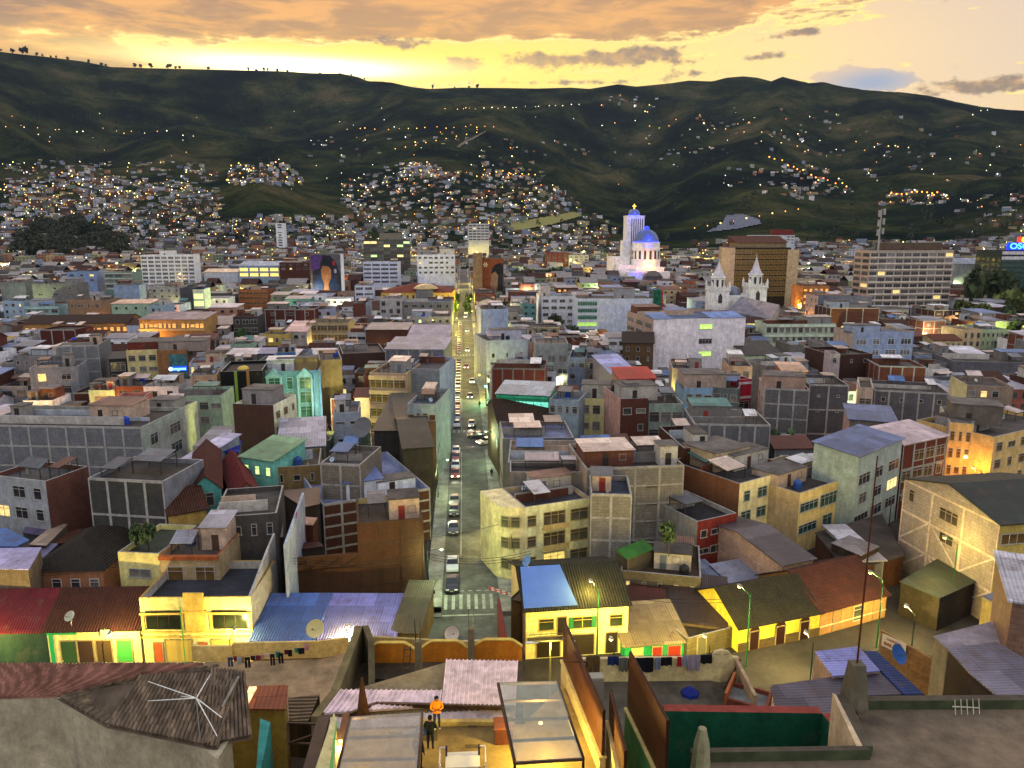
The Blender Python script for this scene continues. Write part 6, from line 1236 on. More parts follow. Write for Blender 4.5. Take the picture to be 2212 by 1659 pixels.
p = P(1283, 1510, 20.5); t_ = thing('roof_cabinet', 'pale metal cabinet on the dark terrace behind the brown fence', 'cabinet', tuple(p)); m = MB(); m.box(-.5, .5, -.3, .3, 0, 1.5); m.build('body', mat('paint', '8c8878'), t_); m = MB(); m.box(-.46, .46, -.34, -.3, .1, 1.4); m.build('door', mat('paint', '7c786c'), t_)
# green light well with a red coping
T_ = thing('light_well', 'green painted light well with a broad red coping', 'light well', tuple(P(1640, 1580, 0)))
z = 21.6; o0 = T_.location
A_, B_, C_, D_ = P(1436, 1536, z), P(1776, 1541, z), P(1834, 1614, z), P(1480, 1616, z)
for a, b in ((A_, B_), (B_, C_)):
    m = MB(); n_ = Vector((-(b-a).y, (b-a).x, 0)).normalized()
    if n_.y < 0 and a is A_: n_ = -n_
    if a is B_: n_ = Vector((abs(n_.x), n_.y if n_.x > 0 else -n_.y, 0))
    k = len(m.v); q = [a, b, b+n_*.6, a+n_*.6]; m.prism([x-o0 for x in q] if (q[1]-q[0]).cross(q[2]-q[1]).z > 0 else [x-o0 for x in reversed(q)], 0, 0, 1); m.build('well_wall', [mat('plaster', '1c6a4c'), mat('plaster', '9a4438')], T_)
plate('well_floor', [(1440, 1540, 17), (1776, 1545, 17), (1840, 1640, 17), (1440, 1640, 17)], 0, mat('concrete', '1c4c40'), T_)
# bottom right concrete roof
T_ = thing('concrete_roof', 'rough dark concrete roof with mossy kerbs at the lower right', 'roof', tuple(P(2000, 1600, 0)))
plate('slab', [(1845, 1520, 24), (2300, 1516, 24), (2300, 1720, 24), (1490, 1720, 24), (1492, 1640, 24), (1882, 1628, 24)], 0, mat('concrete', '84745e'), T_)
ms = mat('leaf', (.035, .045, .02)); mg = mat('concrete', '5c5444')
for pts in ([(1848, 1503, 24.5), (2300, 1500, 24.5), (2300, 1512, 24.5), (1856, 1514, 24.5)], [(1492, 1616, 24.5), (1868, 1610, 24.5), (1882, 1620, 24.5), (1492, 1626, 24.5)], [(1802, 1500, 24.5), (1830, 1502, 24.5), (1886, 1612, 24.5), (1858, 1612, 24.5)]): plate('kerb', pts, 23.9, ms, T_, mtop=mg)
plate('cream_edge', [(1798, 1497, 24.52), (1806, 1500, 24.52), (1863, 1611, 24.52), (1850, 1611, 24.52)], 20, mat('plaster', 'b8a484'), T_)
p = P(1843, 1522, 24.0); t_ = thing('mast_pillar', 'tapered concrete pillar carrying a tall thin rusty mast', 'pillar', tuple(p)); hz = PY(1843, 1432, p.y).z-24; m = MB()
m.prism([(-.3, -.3, hz), (.3, -.3, hz), (.3, .3, hz), (-.3, .3, hz)], 0); m.v = m.v[:4]+[(x*1.7, y*1.7, z_) for x, y, z_ in m.v[4:]]; m.build('pillar', mat('plaster', '6c6450'), t_)
hm_ = PY(1885, 985, p.y).z-24; m = MB(); m.tube((0, 0, hz), (0, 0, hz+3.2), .05, .045); m.tube((0, 0, hz+3.2), (0, 0, hm_), .045, .03); m.build('mast', mat('metal', '5a2c1c'), t_)
p = P(1513, 1652, 24.0); m = MB(); m.lathe([(.45, 0), (.36, 1.0), (.2, 1.7), (.18, 1.8), (0, 1.82)], tuple(p), 8); tag(m.build('roof_stub', mat('plaster', '8c8868')), 'pale tapered concrete stub on the mossy kerb', 'post')
p = P(2085, 1545, 24.0); t_ = thing('roof_aerial', 'small twisted white aerial lying on the rough concrete roof', 'aerial', tuple(p)); m = MB()
m.tube((-.7, 0, .5), (.7, .1, .3), .03)
for i in range(5): x = -.6+i*.3; m.tube((x, -.15, .15), (x+.05, .1, .8), .02)
m.build('rods', mat('plaster', 'b8b098'), t_)
# corrugated roofs on the right
def croof(label, pts, z, kind, col, zs=None, wallc='a88c78', base=0):
    t_ = thing('corrugated_roof', label, 'roof', tuple(P(pts[0][0], pts[0][1], 0))); zz = zs or [z]*len(pts)
    plate('sheet', [(u, v, q) for (u, v), q in zip(pts, zz)], 0, mat(kind, col), t_, th=.1)
    cx_, cy_ = sum(u for u, v in pts)/len(pts), sum(v for u, v in pts)/len(pts)
    plate('wall', [(u+(cx_-u)*.03, v+(cy_-v)*.03, q-.15) for (u, v), q in zip(pts, zz)], base, mat('plaster', wallc), t_); return t_
croof('long grey corrugated roof crossed by the mast pillar', [(1664, 1481), (1766, 1466), (1900, 1450), (1952, 1500), (1850, 1503), (1870, 1560), (1780, 1556), (1676, 1537)], 18, 'sheety', '6a6470')
croof('bright lilac corrugated roof piece right of the lit street', [(1760, 1407), (1854, 1396), (1901, 1448), (1799, 1460)], 18.4, 'sheety', '8c90cc')
croof('deep blue corrugated roof strip beside the sign wall', [(1864, 1405), (1894, 1407), (1997, 1500), (1953, 1500), (1902, 1448)], 18.1, 'sheety', '1c3c78')
croof('grey corrugated roof at the right edge below the brick tower', [(2046, 1400), (2154, 1387), (2260, 1450), (2260, 1501), (2151, 1501), (2094, 1453)], 19, 'sheety', '7c7888', wallc='3c2820')
croof('flat lilac concrete roof above the brick yard', [(2016, 1374), (2150, 1340), (2172, 1345), (2172, 1394), (2046, 1400)], 17, 'concrete', 'a8a0a8', wallc='8c8068')
croof('grey blue sheet roof with a brown door below', [(2120, 1288), (2184, 1266), (2260, 1262), (2260, 1335), (2182, 1319)], 8, 'sheetx', '787c90', wallc='8c7c50')
croof('wide dark green grey sheet roof below the braced block', [(1944, 1255), (2036, 1200), (2132, 1246), (2030, 1292)], 4.5, 'sheety', '4c564c', wallc='3c3424')
croof('bright green corrugated roof behind the blue tarp house', [(1329, 1189), (1390, 1164), (1414, 1185), (1355, 1208)], 6.6, 'sheetx', '3f8a34', wallc='5a5444')
croof('cluttered dark yard roof under the braced block', [(1760, 1150), (1905, 1110), (1955, 1200), (1830, 1235)], 4.2, 'concrete', '4c443e', wallc='5a3824')
croof('grey tin roof over the cluttered yard', [(1795, 1172), (1835, 1156), (1900, 1180), (1860, 1200)], 5.6, 'sheetx', '8a8488', wallc='3c302a')
A('brick_building', 'tall pale brick stair tower|at the right edge above the grey roofs', (2188, 1296), (2290, 1312), 21.5, 7, 'block:8c6c58', 'sx:sheet:b0b0b8:.8', None, vb=1430, clut=0, rot=-28)
o = wallp('brick_wall', [(1903, 1362, 14.8), (1935, 1380, 14.6), (1990, 1411, 14.4), (2035, 1437, 14.2), (2100, 1468, 14.0)], 8, .2, mat('block', 'a07848')); o.name = 'boundary_wall'; tag(o, 'lit brick yard wall carrying the red and white clinic sign', 'wall')
o2 = plate('yard_floor', [(1890, 1430, 9.5), (2100, 1470, 9.5), (2110, 1520, 9.5), (1950, 1520, 9.5)], 0, mat('concrete', '4a3428')); tag(o2, kind='structure')
SW_ = thing('clinic_sign', 'white sign with red letters on the brick yard wall', 'sign', tuple(P(1906, 1367, 14.6)+Vector((0, -.08, 0)))); a, b = P(1906, 1367, 14.6), P(1957, 1394, 14.5); L_ = (b-a).length; SW_.rotation_euler = (0, 0, math.atan2(b.y-a.y, b.x-a.x)); Hs = 1.05
m = MB(); m.box(0, L_, -.05, 0, -Hs, .02); m.build('board', mat('paint', 'cfc8a8'), SW_)
red = mat('paint', '9a2c24'); k_ = L_/2.6
text('CLINICA DE', .36*k_*.8, red, SW_, (L_*.5, -.09, -Hs*.24), ext=.01, sx_=1.05); text('BAL', .6*k_*.8, red, SW_, (L_*.28, -.09, -Hs*.68), ext=.01, sx_=1.1); text('N', .6*k_*.8, red, SW_, (L_*.86, -.09, -Hs*.68), ext=.01, sx_=1.1)
m = MB(); m.lathe([(0, 0), (.2*k_, 0)], (0, 0, 0), 18); o = m.build('football_emblem', mat('paint', 'd8d4b8'), SW_); o.location = (L_*.64, -.07, -Hs*.68); o.rotation_euler = (R(90), 0, 0)
m = MB()
for i in range(5): a_ = i*2*math.pi/5+.3; m.lathe([(0, 0), (.05*k_, 0)], (.12*k_*math.cos(a_), .12*k_*math.sin(a_), .01), 5)
m.build('ball_patch', mat('paint', '2c2c28'), o)
for lb_, pts, z, kd, cl_, wc_ in (('bright lilac sheet roof at the left edge', [(-30, 1184), (90, 1182), (62, 1230), (-30, 1228)], 9.4, 'sheetx', 'a8a4cc', '7c6c54'), ('sky blue sheet roof at the left edge above the lilac one', [(-30, 1142), (12, 1140), (64, 1166), (36, 1180), (-30, 1178)], 9.6, 'sheety', '5c80c0', '6c6c70'),
    ('slate blue low roof below the dark block house', [(133, 1074), (192, 1078), (192, 1100), (150, 1102)], 7.5, 'sheety', '50608c', '5c5c58'), ('mauve roof beside the blue roof at the left', [(70, 1112), (150, 1128), (96, 1158), (48, 1150)], 7.5, 'sheety', '6c6484', '5c5c58'), ('pale peeling roof strip at the left', [(118, 1130), (146, 1132), (100, 1178), (62, 1176)], 7.7, 'sheety', 'b09c88', '6c6050'),
    ('rusty patchwork roof by the yard at the left', [(146, 1150), (176, 1140), (168, 1172), (112, 1174)], 7.2, 'sheety', '5c3828', '5c5c58'), ('pink corner sheet roof before the cream house', [(292, 1128), (312, 1130), (306, 1152), (280, 1150)], 8.6, 'sheetx', 'b89ca8', '5c4c3c'), ('patched pale sheet roofs behind the cream house', [(312, 1138), (456, 1132), (440, 1166), (330, 1164)], 8.4, 'sheetx', '6c605c', '4c4038'),
    ('grey wedge roof left of the heart wall', [(598, 1120), (612, 1118), (612, 1160), (594, 1160)], 8, 'sheetx', '6c6c74', '4c4038'), ('brown tin roof between the heart wall and brown brick wall', [(656, 1172), (690, 1170), (700, 1180), (652, 1186)], 6.5, 'sheetx', '5a2c28', '4c4038'), ('orange lit tin shed roof right of the heart wall', [(656, 1116), (686, 1118), (676, 1134), (654, 1132)], 8.5, 'sheetx', 'b08878', '5c3020'), ('ultramarine vaulted tank roof above the turquoise house', [(470, 950), (522, 952), (515, 976), (457, 974)], 10.5, 'sheetx', '1c34c8', '6c7078'), ('dark sheet roof right of the red roofs', [(600, 1060), (690, 1052), (692, 1088), (655, 1096)], 9, 'sheety', '5c4c48', '44382c')): croof(lb_, pts, z, kd, cl_, wallc=wc_)
o = wallp('boundary_wall', [(142, 1106, 5.5), (308, 1100, 5.5)], 0, .25, mat('plaster', '6c7478')); tag(o, 'long grey yard wall below the dark block house', 'wall')
for k, (u, v) in enumerate(((1168, 1560), (735, 1600))):  # the second lamp is unseen, added to brighten the terrace
    p = P(u, v, 25.4); t_ = thing('wall_lamp', ['lit round lamp under the pale green glass roof', 'added round lamp under the smoky glass roof'][k], 'lamp', tuple(p)); m = MB(); m.lathe([(0, -.09), (.08, -.06), (.1, 0), (0, .02)], (0, 0, 0), 10); m.build('bulb', mat('glow', 'ffe9a0', 2.5), t_); m = MB(); m.tube((0, 0, 0), (0, 0, .32), .015); m.build('cable', mat('metal', '303030'), t_)
    l = bpy.data.lights.new('bulb_light', 'POINT'); l.energy = 1400; l.color = srgb('ffe27a'); l.shadow_soft_size = .25; link('bulb_light', l, t_, (0, 0, -.25))
# overhead cables
def cable(pts, label, r=.03, sag=.9):
    m = MB(); n = 10
    for a, b in zip(pts, pts[1:]):
        a, b = Vector(a), Vector(b); q = [a.lerp(b, i/n)-Vector((0, 0, sag*4*(i/n)*(1-i/n))) for i in range(n+1)]
        for i in range(n): m.tube(q[i], q[i+1], r, seg=4, cap=False)
    tag(m.build('overhead_cable', mat('paint', '14120f')), label, 'cable', 'overhead cables')
for k, dz in enumerate((0, .35, .7)): cable([(x, 88.6, 7.4+dz) for x in (-62, -42, -22, -5, 8)], 'overhead cable along the yellow houses, %s strand' % ('lowest', 'middle', 'top')[k])
for k, dz in enumerate((0, .4)): cable([(-5.0, y, 7.2+dz) for y in (92, 131, 183, 240)], 'overhead cable along the left pavement of the main street, %s strand' % ('lower', 'upper')[k])
for k, dz in enumerate((0, .4)): cable([(6.0, y, 7.2+dz) for y in (90, 104, 150, 212)], 'overhead cable along the right pavement of the main street, %s strand' % ('lower', 'upper')[k])
for k, dz in enumerate((0, .4)): a_ = P(1290, 1418, 0); b_ = P(1611, 1441, 0); c_ = P(1893, 1400, 0); cable([(q.x, q.y, 8.0+dz) for q in (a_, b_, c_)], 'overhead cable between the green pole lamps, %s strand' % ('lower', 'upper')[k])
cable([(-5, 95, 7.5), (6.2, 99, 8)], 'overhead cable crossing the street by the crosswalk', sag=.3)
# dishes
dish(P(155, 1352, 5.6), 0.58, R(-20), 45, 'a8a890', 'white round satellite dish on the red tiled yellow house', 1.0)
dish(P(684, 1384, 15.3), 0.72, R(-10), 40, 'c4b878', 'large cream satellite dish on the terrace parapet', .9)
dish(P(1935, 1430, 15.0), 0.75, R(30), 35, '2c5c9c', 'blue satellite dish beside the clinic sign', .5)
dish(P(1140, 1226, 12.5), 0.58, R(-60), 35, '5c88b8', 'pale blue satellite dish beside the blue tarp house', .6)
dish(P(975, 1392, 9.0), 0.70, R(20), 20, 'c8c0b0', 'white angular dish at the street edge by the orange parapets', 1.0)
dish(P(786, 948, 14.0), 1.74, R(-30), 30, '55575a', 'big grey mesh dish on the roof left of the telecom mast', 1.5)
# low walls beyond the terraces, at the near side of the cross street
o = wallp('boundary_wall', [(800, 1376, 8.5), (945, 1384, 8.5)], 0, .3, mat('plaster', 'a89458')); tag(o, 'cream wall under the rusted grey and yellow roof', 'wall')
o = wallp('boundary_wall', [(985, 1387, 9.0), (1052, 1384, 9.0)], 0, .3, mat('plaster', 'b8a878')); tag(o, 'low cream wall with short posts facing the crosswalk', 'wall')
o = wallp('boundary_wall', [(1074, 1292, 6), (1088, 1372, 8)], 0, .3, mat('plaster', '7c2428')); tag(o, 'dark red wall edge at the crossing corner', 'wall')
# ------------------------------------------------------------ street lighting
for x in (-52, -38, -25, -13): lamp((x, 75.4, 0), 4.8, math.pi, 'ffe07c', 3600, 'unseen lamp on the near side of the cross street %s' % {-52: 'by the crimson roofed house', -38: 'by the long yellow house', -25: 'by the yellow classical house', -13: 'by the sky blue roofs'}[x], group='lamps of the cross street')  # unseen lamps, put in to light the yellow fronts on the left
for x, lb in ((15, 'yellow corner house'), (25, 'green house'), (36, 'arched yellow house'), (50, 'orange house')): lamp((x, 71 if x < 40 else 76, 0), 4.8, math.pi, 'ffe07c', 4200, 'added low lamp on the near side of the cross street facing the '+lb, group='lamps of the cross street')  # low hidden lamps added to brighten the fronts right of the street
pl_ = [((1290, 1418), 8.2, 'green pole lamp in front of the yellow corner house', 1800), ((1611, 1441), 8.6, 'green pole lamp before the arched yellow house', 1800), ((1893, 1400), 8.4, 'thin green pole lamp by the orange house', 1800), ((2050, 1330), 9.5, 'tall green pole lamp at the dark green roof', 1500)]
for (u, v), h_, lb, e_ in pl_: p = P(u, v, 0); lamp((p.x, p.y, 0), h_, R(200), 'ffe070', e_, lb, post='1f6a3c', group='lamps of the cross street', glow=3)
p = P(1188, 1480, 0); t_ = thing('street_lamp', 'pale double armed lamp rising behind the green glass roof', 'street lamp', (p.x*.93, p.y*.93, 0), 0, 'lamps of the cross street')
hz = PY(1187, 1384, p.y*.93).z; m = MB(); m.tube((0, 0, 0), (0, 0, hz), .1, .07); m.build('post', mat('metal', 'b0a878'), t_)
for s_ in (-1, 1): m = MB(); m.bar((0, 0, hz), (s_*1.7, 0, hz-.05), .12, .1); m.build('arm', mat('metal', 'b0a878'), t_); m = MB(); m.bar((s_*1.2, 0, hz-.1), (s_*2.4, 0, hz-.16), .3, .1); m.build('lamp_head', mat('paint', 'd8dcd0'), t_)
l = bpy.data.lights.new('bulb_light', 'POINT'); l.energy = 4000; l.color = srgb('ffdf50'); l.shadow_soft_size = .3; link('bulb_light', l, t_, (0, 0, hz-.6))
for k, y in enumerate((92, 104, 131, 150, 183, 212, 240, 268, 296, 325, 355, 385, 420, 455, 500, 560, 620, 690)):
    side = 1 if k % 2 else -1; c_ = ('e4ffb0', 'd8ffc8')[k % 2] if y < 170 else 'ffe45a'
    lamp((5.9 if side > 0 else -5.0, y, 0), 7.0, R(-90*side), c_, (2200 if y < 170 else 5000 if y < 300 else 6500), 'lamp post on the %s pavement of the main street, block %s' % ('right' if side > 0 else 'left', ('by the crosswalk', 'with the parked cars', 'beyond the crossing', 'of street trees', 'farthest')[0 if y < 100 else 1 if y < 170 else 2 if y < 290 else 3 if y < 400 else 4]), group='lamps of the main street', glow=5)
wl = random.Random(21)
def wlamp(u, v, z, col, e, lb, off=1.0):           # lamp at a pixel, on a post
    p = P(u, v, z) if z < 40 else None
    r = .22 if p.y < 200 else .45
    return lamp((p.x, p.y, 0), z, math.pi, col, e*(5 if p.y < 330 else 2.8), lb, glow=7, r=r, group='bright street lamps in the town')
for u, v, z, c_, e_, lb in ((475, 872, 7, 'e8ffb0', 1500, 'bright greenish lamp beside the green lit flats'), (388, 668, 7, 'fff0a0', 5000, 'bright lamp in front of the mint house row'), (146, 588, 8, 'fff09a', 8000, 'bright lamp above the light blue gable building'),
    (200, 588, 8, 'ffe070', 8000, 'yellow lamp at the light blue gable building'), (212, 688, 6, 'ff9a30', 3500, 'orange lamp over the long colonial building'), (246, 712, 5, 'ff9a30', 3000, 'orange lamp in the colonial courtyard'), (366, 692, 6, 'ff9a30', 3000, 'orange lamp on the gallery building'), (180, 668, 7, 'fff0a0', 4000, 'bright lamp below the brown terraced house'),
    (458, 620, 7, 'fff090', 5000, 'lamp between white tower and shop front'), (515, 668, 7, 'fff090', 4000, 'lamp below the orange brown apartment block'), (315, 778, 6, 'fff2a0', 900, 'lamp at the red and cream block'), (432, 758, 7, 'ffe8b0', 1200, 'lamp on the purple lit corner building'),
    (2060, 705, 7, 'fff6b0', 4000, 'bright lamp above the cream balcony house'), (2172, 727, 7, 'e8ff70', 4500, 'green yellow lamp at the green lit building'), (2102, 628, 8, 'ffb060', 9000, 'orange bright lamp under the park tree'), (1300, 588, 8, 'ffe890', 9000, 'bright lamp in the park left of the cathedral'),
    (1440, 593, 8, 'ffc070', 7000, 'warm lamp right of the cathedral'), (1288, 848, 6, 'f4ff90', 900, 'lamp before the yellow lit shop house'), (1640, 1096, 5, 'fff080', 1500, 'yellow lamp at the pale yellow flats'), (1700, 1108, 5, 'fff080', 1500, 'yellow lamp left of the dark green windows'),
    (1790, 1092, 5, 'fff080', 1500, 'lamp at the office with dark green windows'), (1880, 1060, 6, 'fff0a0', 900, 'lamp at the neon lit shop'), (1925, 1090, 4, '60ffe8', 300, 'turquoise shop lamp under the neon lit flats'), (2120, 1018, 6, 'ffe060', 1500, 'yellow lamp between the yellow corner flats'), (625, 940, 7, 'f8ff80', 2600, 'yellow lamp beside the lit side windows'), (560, 985, 6, '90ffc0', 900, 'green lamp at the teal lit house'),
    (1085, 1130, 4, 'fff080', 700, 'small lamp on the rounded yellow flats'), (1180, 1180, 4, 'fff060', 1300, 'balcony lamp of the rounded yellow flats'), (300, 1215, 5, 'f8ffa0', 500, 'lamp in front of the pale yellow lit house'), (430, 1090, 6, 'ffd050', 300, 'eave lamp of the brown tiled gable'), (1050, 838, 5, '60ffc0', 600, 'green lamp at the mint green shop'), (1650, 755, 6, 'f0ffa0', 2500, 'greenish lamp at the plain hall')):
    wlamp(u, v, z, c_, e_, lb)
CL = ['fff080', 'e8ffb0', 'ffd860', 'ffb050', 'fff4c0']
for k, (y0, y1) in enumerate(CROSS[1:]):
    x = -y0*.66
    while x < y0*.72:
        if abs(x) > 12 and wl.random() < .85:
            lamp((x, (y0+y1)/2+2, 0), 7.5, math.pi, wl.choice(CL), (6000, 9000, 12000, 17000, 24000, 34000, 42000)[k], 'small lamp in the %s cross street behind the first block, %s of the main street' % (('first', 'second', 'third', 'fourth', 'fifth', 'sixth', 'seventh')[k], 'left' if x < 0 else 'right'), group='lamps of the cross streets behind', r=.22+.05*k, glow=6)
        x += 26+k*7
# ------------------------------------------------------------ filling houses between the landmarks
fr = random.Random(77)
def box_of(c): q = c[0]; return min(p.x for p in q), max(p.x for p in q), min(p.y for p in q), max(p.y for p in q)
BOX = [box_of(f) for f in FOOT]
KIN = [('block_building', 'block', ['7d7d7e', '6f6e70', '8a8784', '77736c', '84878e'], 'grey block', .30), ('brick_building', 'brick', ['5c3226', '6e3c2c', '4e3028', '74422e'], 'red brown brick', .20),
       ('plastered_house', 'plaster', ['c4c6d0', 'b4b4ba', 'c8c4be', 'a8b2c4'], 'white grey rendered', .30), ('painted_house', 'plaster', None, '', .20)]
PNT = [('a89a5c', 'ochre yellow'), ('7d96b0', 'light blue'), ('a8806c', 'salmon'), ('86a08c', 'pale green'), ('a89478', 'beige'), ('9a5a48', 'terracotta'), ('5c8a8c', 'teal'), ('b0a080', 'cream')]
RF = [('flat:6a625b', 'flat roof', 5), ('flat:4f4a46', 'dark flat roof', 4), ('flat:8b8580', 'pale flat roof', 3), ('sx:sheet:8a8c98:.8', 'grey tin roof', 2), ('sx:sheet:b4b2bc:.6', 'bright tin roof', 2), ('gx:tile:4a2a1e:1.8', 'brown tiled roof', 2), ('sx:sheet:7488b4:.7', 'blue tin roof', 1), ('gx:sheet:7a4432:1.4', 'rusty tin roof', 1.2), ('flat:7c4a3a', 'reddish roof', 1)]
FL = []; FARF = []; used = {}
def pick(L, w): 
    x = fr.random()*sum(w); 
    for a, b in zip(L, w):
        x -= b
        if x <= 0: return a
    return L[-1]
def fits(x0, x1, y0, y1):
    for a, b, c, d in BOX:
        if x0 < b-.1 and x1 > a+.1 and y0 < d-.1 and y1 > c+.1: return False
    return True
def top_limit(x0, x1, y, h, y1=None):
    while h > 2.6:
        pa, pb = proj((x0, y, h)), proj((x1, y, h)); ok = True; vt = min(pa[1], pb[1], proj((x0, y1 or y, h))[1], proj((x1, y1 or y, h))[1])
        for u0, u1, t0, t1, yy in VIS:
            if yy > y+2 and pa[0] < u1-1.5 and pb[0] > u0+1.5 and vt < t1-2: ok = False; break
        if ok: return h
        h -= .8
    return 0
def near_ref(u, v):
    best = min((q for q in MARK if len(q[0].split()) <= 7), key=lambda m: abs(m[1]-u)+abs(m[2]-v)*2); du, dv = u-best[1], v-best[2]
    if abs(du) > abs(dv)*1.3: rel = 'just left of' if du < 0 else 'just right of'
    else: rel = 'behind' if dv < 0 else 'in front of'
    return rel, best[0]
LMK = list(MARK)
nK = {}
def filler(x0, x1, y0, y1, h):
    kin = pick(KIN, [k[4] for k in KIN]); name, mk, cols, desc, _ = kin
    if cols is None: c, desc = fr.choice(PNT)
    else: c = fr.choice(cols)
    rk, rd, _ = pick(RF, [r[2] for r in RF])
    if nK.get(name, 0) > 280 or y0 > 560: FARF.append((x0, x1, y0, y1, h, c, rk)); return
    nK[name] = nK.get(name, 0)+1
    a, b = proj((x0, y0, h)), proj((x1, y0, h)); st = 'one' if h < 4 else 'two' if h < 7 else 'three' if h < 10.5 else 'four'
    rel, ref = near_ref((a[0]+b[0])/2, a[1])
    base = '%s %s with %s' % (desc, 'building' if h > 7 else 'house', rd)
    lab = '%s %s the %s' % (base, rel, ref)
    if lab in used: lab = '%s storey %s %s the %s' % (st, base, rel, ref)
    if len(lab.split()) > 16: lab = '%s %s %s the %s' % (desc, 'building' if h > 7 else 'house', rel, ref)
    used[lab] = used.get(lab, 0)+1
    k = (h-.9)//2.9; sh = 2.9; near = y0 < 330; nc = max(1, int((x1-x0)/3.2))
    st_ = pick(['d', 'm', 'c'], [4, 3, 2]); F_ = (int(max(1, min(4, k))), nc, fr.uniform(.35, .65), fr.uniform(1.1, 1.5), st_, sh, fr.uniform(1.6, 2.1)) if near and h > 3 and fr.random() < .75 else None
    grid = (max(1, int((x1-x0)/3.5)), max(1, int(h/3))) if mk in ('block', 'brick') and near and fr.random() < .6 else None
    wd = (x1-x0)
    t, W_, H_, D_ = bldw(name, lab, x0, y0, wd, y1-y0, h, '%s:%s' % (mk, c), rk, F_, grid, fr.choice((1, 2, 3, 4)) if y0 < 330 else (fr.random() < .4), 'dense houses of the town')
    if not near and h > 3:                          # window rows, a few pixels each
        r = random.Random(int(x0*7+y0)); nr = int(max(1, min(4, k)))
        for j in range(nr):
            m = MB(); z = h-1.9-j*3.0; lit = r.random()
            x0_, x1_ = wd*.5/nc-.75, wd*(nc-.5)/nc+.75; m.box(x0_, x1_, -.05, .03, z-.6, z+.6)
            for i in range(nc-1): a_, b_ = wd*(i+.5)/nc+.75, wd*(i+1.5)/nc-.75; (m.box(a_, b_, -.09, .02, z-.64, z+.64, 1) if b_ > a_+.1 else None)
            m.build('window', [mat('litroom', r.choice(['ffe27a', 'd4ff9a', 'ffc870']), 1.0) if lit < .1 else mat('glass', (.035, .035, .04)), mat(mk, c)], t)
def bldw(name, lab, x, y, W_, D, H, wall, roof, F_, grid, cl, group):
    t = thing(name, lab, 'house' if H < 7 else 'building', (x, y, 0), 0, group)
    wk, wc = wall.split(':'); wm = mat(wk, wc); tm = mat('plaster', '8f8d88'); mb = MB(); p = roof.split(':')
    for a, b in (((0, 0), (W_, 0)), ((W_, 0), (W_, D)), ((W_, D), (0, D)), ((0, D), (0, 0))): mb.quad((*a, 0), (*b, 0), (*b, H), (*a, H), 0)
    if p[0] == 'flat':
        tt, ph = .2, .6
        for x0, x1, y0, y1 in ((0, W_, 0, tt), (0, W_, D-tt, D), (0, tt, tt, D-tt), (W_-tt, W_, tt, D-tt)): mb.quad((x0, y0, H), (x1, y0, H), (x1, y1, H), (x0, y1, H), 1)
        for a, b in (((tt, tt), (tt, D-tt)), ((tt, D-tt), (W_-tt, D-tt)), ((W_-tt, D-tt), (W_-tt, tt)), ((W_-tt, tt), (tt, tt))): mb.quad((*a, H-ph), (*a, H), (*b, H), (*b, H-ph), 0)
        rm = MB(); rm.quad((tt, tt, H-ph+.01), (W_-tt, tt, H-ph+.01), (W_-tt, D-tt, H-ph+.01), (tt, D-tt, H-ph+.01)); rm.build('roof', mat('concrete', p[1]), t)
    else:
        rise = float(p[3]); e = .16
        if p[0] == 'gx':
            mb.poly([(0, 0, H), (0, D, H), (0, D/2, H+rise-e)]); mb.poly([(W_, 0, H), (W_, D/2, H+rise-e), (W_, D, H)])
        else: mb.quad((0, D, H), (0, D, H+rise-e), (W_, D, H+rise-e), (W_, D, H)); mb.poly([(0, 0, H), (0, D, H+rise-e), (0, D, H)]); mb.poly([(W_, 0, H), (W_, D, H), (W_, D, H+rise-e)])
        roof_make(t, roof, W_, D, H)
    if grid: frame_strips(mb, W_, D, H, grid[0], grid[1], 1, 'fl', None)
    mb.build('wall', [wm, tm], t); faces(t, F_, 0, 0, 1, 0, W_, H, random.Random(int(x*9)).choice(('b0b0aa', '8a8884', '5a5450', '77736e', '4a4a4c')))
    if p[0] == 'flat' and cl: clutter(t, (' '.join(lab.split()[:3])), W_, D, H-.6, cl, H)
    return t, W_, H, D
def in_street(x0, x1, y0, y1):
    if x1 > -5.4 and x0 < 6.3: return True
    return any(y0 < b+.3 and y1 > a-.3 for a, b in CROSS)
y = 91.0
while y < 905:
    dp = fr.uniform(7.5, 12) if y < 300 else fr.uniform(11, 17)
    for a, b in CROSS:
        if y < b and y+dp > a: dp = max(0, a-.5-y) if a-.5-y > 5 else -1
    if dp < 0:
        y = min(b for a, b in CROSS if b > y)+.8; continue
    xm = y*.74+14
    for sgn in (-1, 1):
        x = 6.4 if sgn > 0 else 5.5
        while x < xm:
            w_ = fr.uniform(4.8, 9.5) if y < 300 else fr.uniform(7, 14)
            x0, x1 = (x, x+w_) if sgn > 0 else (-x-w_, -x)
            if fr.random() < .95:
                hh = fr.choice((3.2, 5.8, 6.2, 8.8, 9, 11.6, 12)) if y > 150 else fr.choice((3, 4.5, 5.8, 6.2, 8.5))
                d0, x00, x11, yy0, yy1 = 0, x0, x1-.05, y+fr.uniform(0, 1.2), y+dp-.4
                if not fits(x00, x11, yy0, yy1):
                    ok = False
                    for sh_ in ((0, .5, 0, 1), (.5, 1, 0, 1), (0, 1, .45, 1), (0, 1, 0, .55), (.3, .7, .2, .8)):
                        q = (x0+w_*sh_[0], x0+w_*sh_[1]-.05, y+dp*sh_[2], y+dp*sh_[3]-.4)
                        if q[1]-q[0] > 2.6 and q[3]-q[2] > 2.6 and fits(*q): x00, x11, yy0, yy1 = q; ok = True; break
                    if not ok: x += w_; continue
                if not in_street(x00, x11, yy0, yy1):
                    hh = top_limit(x00, x11, yy0, hh, yy1)
                    if hh: filler(x00, x11, yy0, yy1, hh); BOX.append((x00, x11, yy0, yy1))
            x += w_
    y += dp
print('FILL', nK, len(FARF))
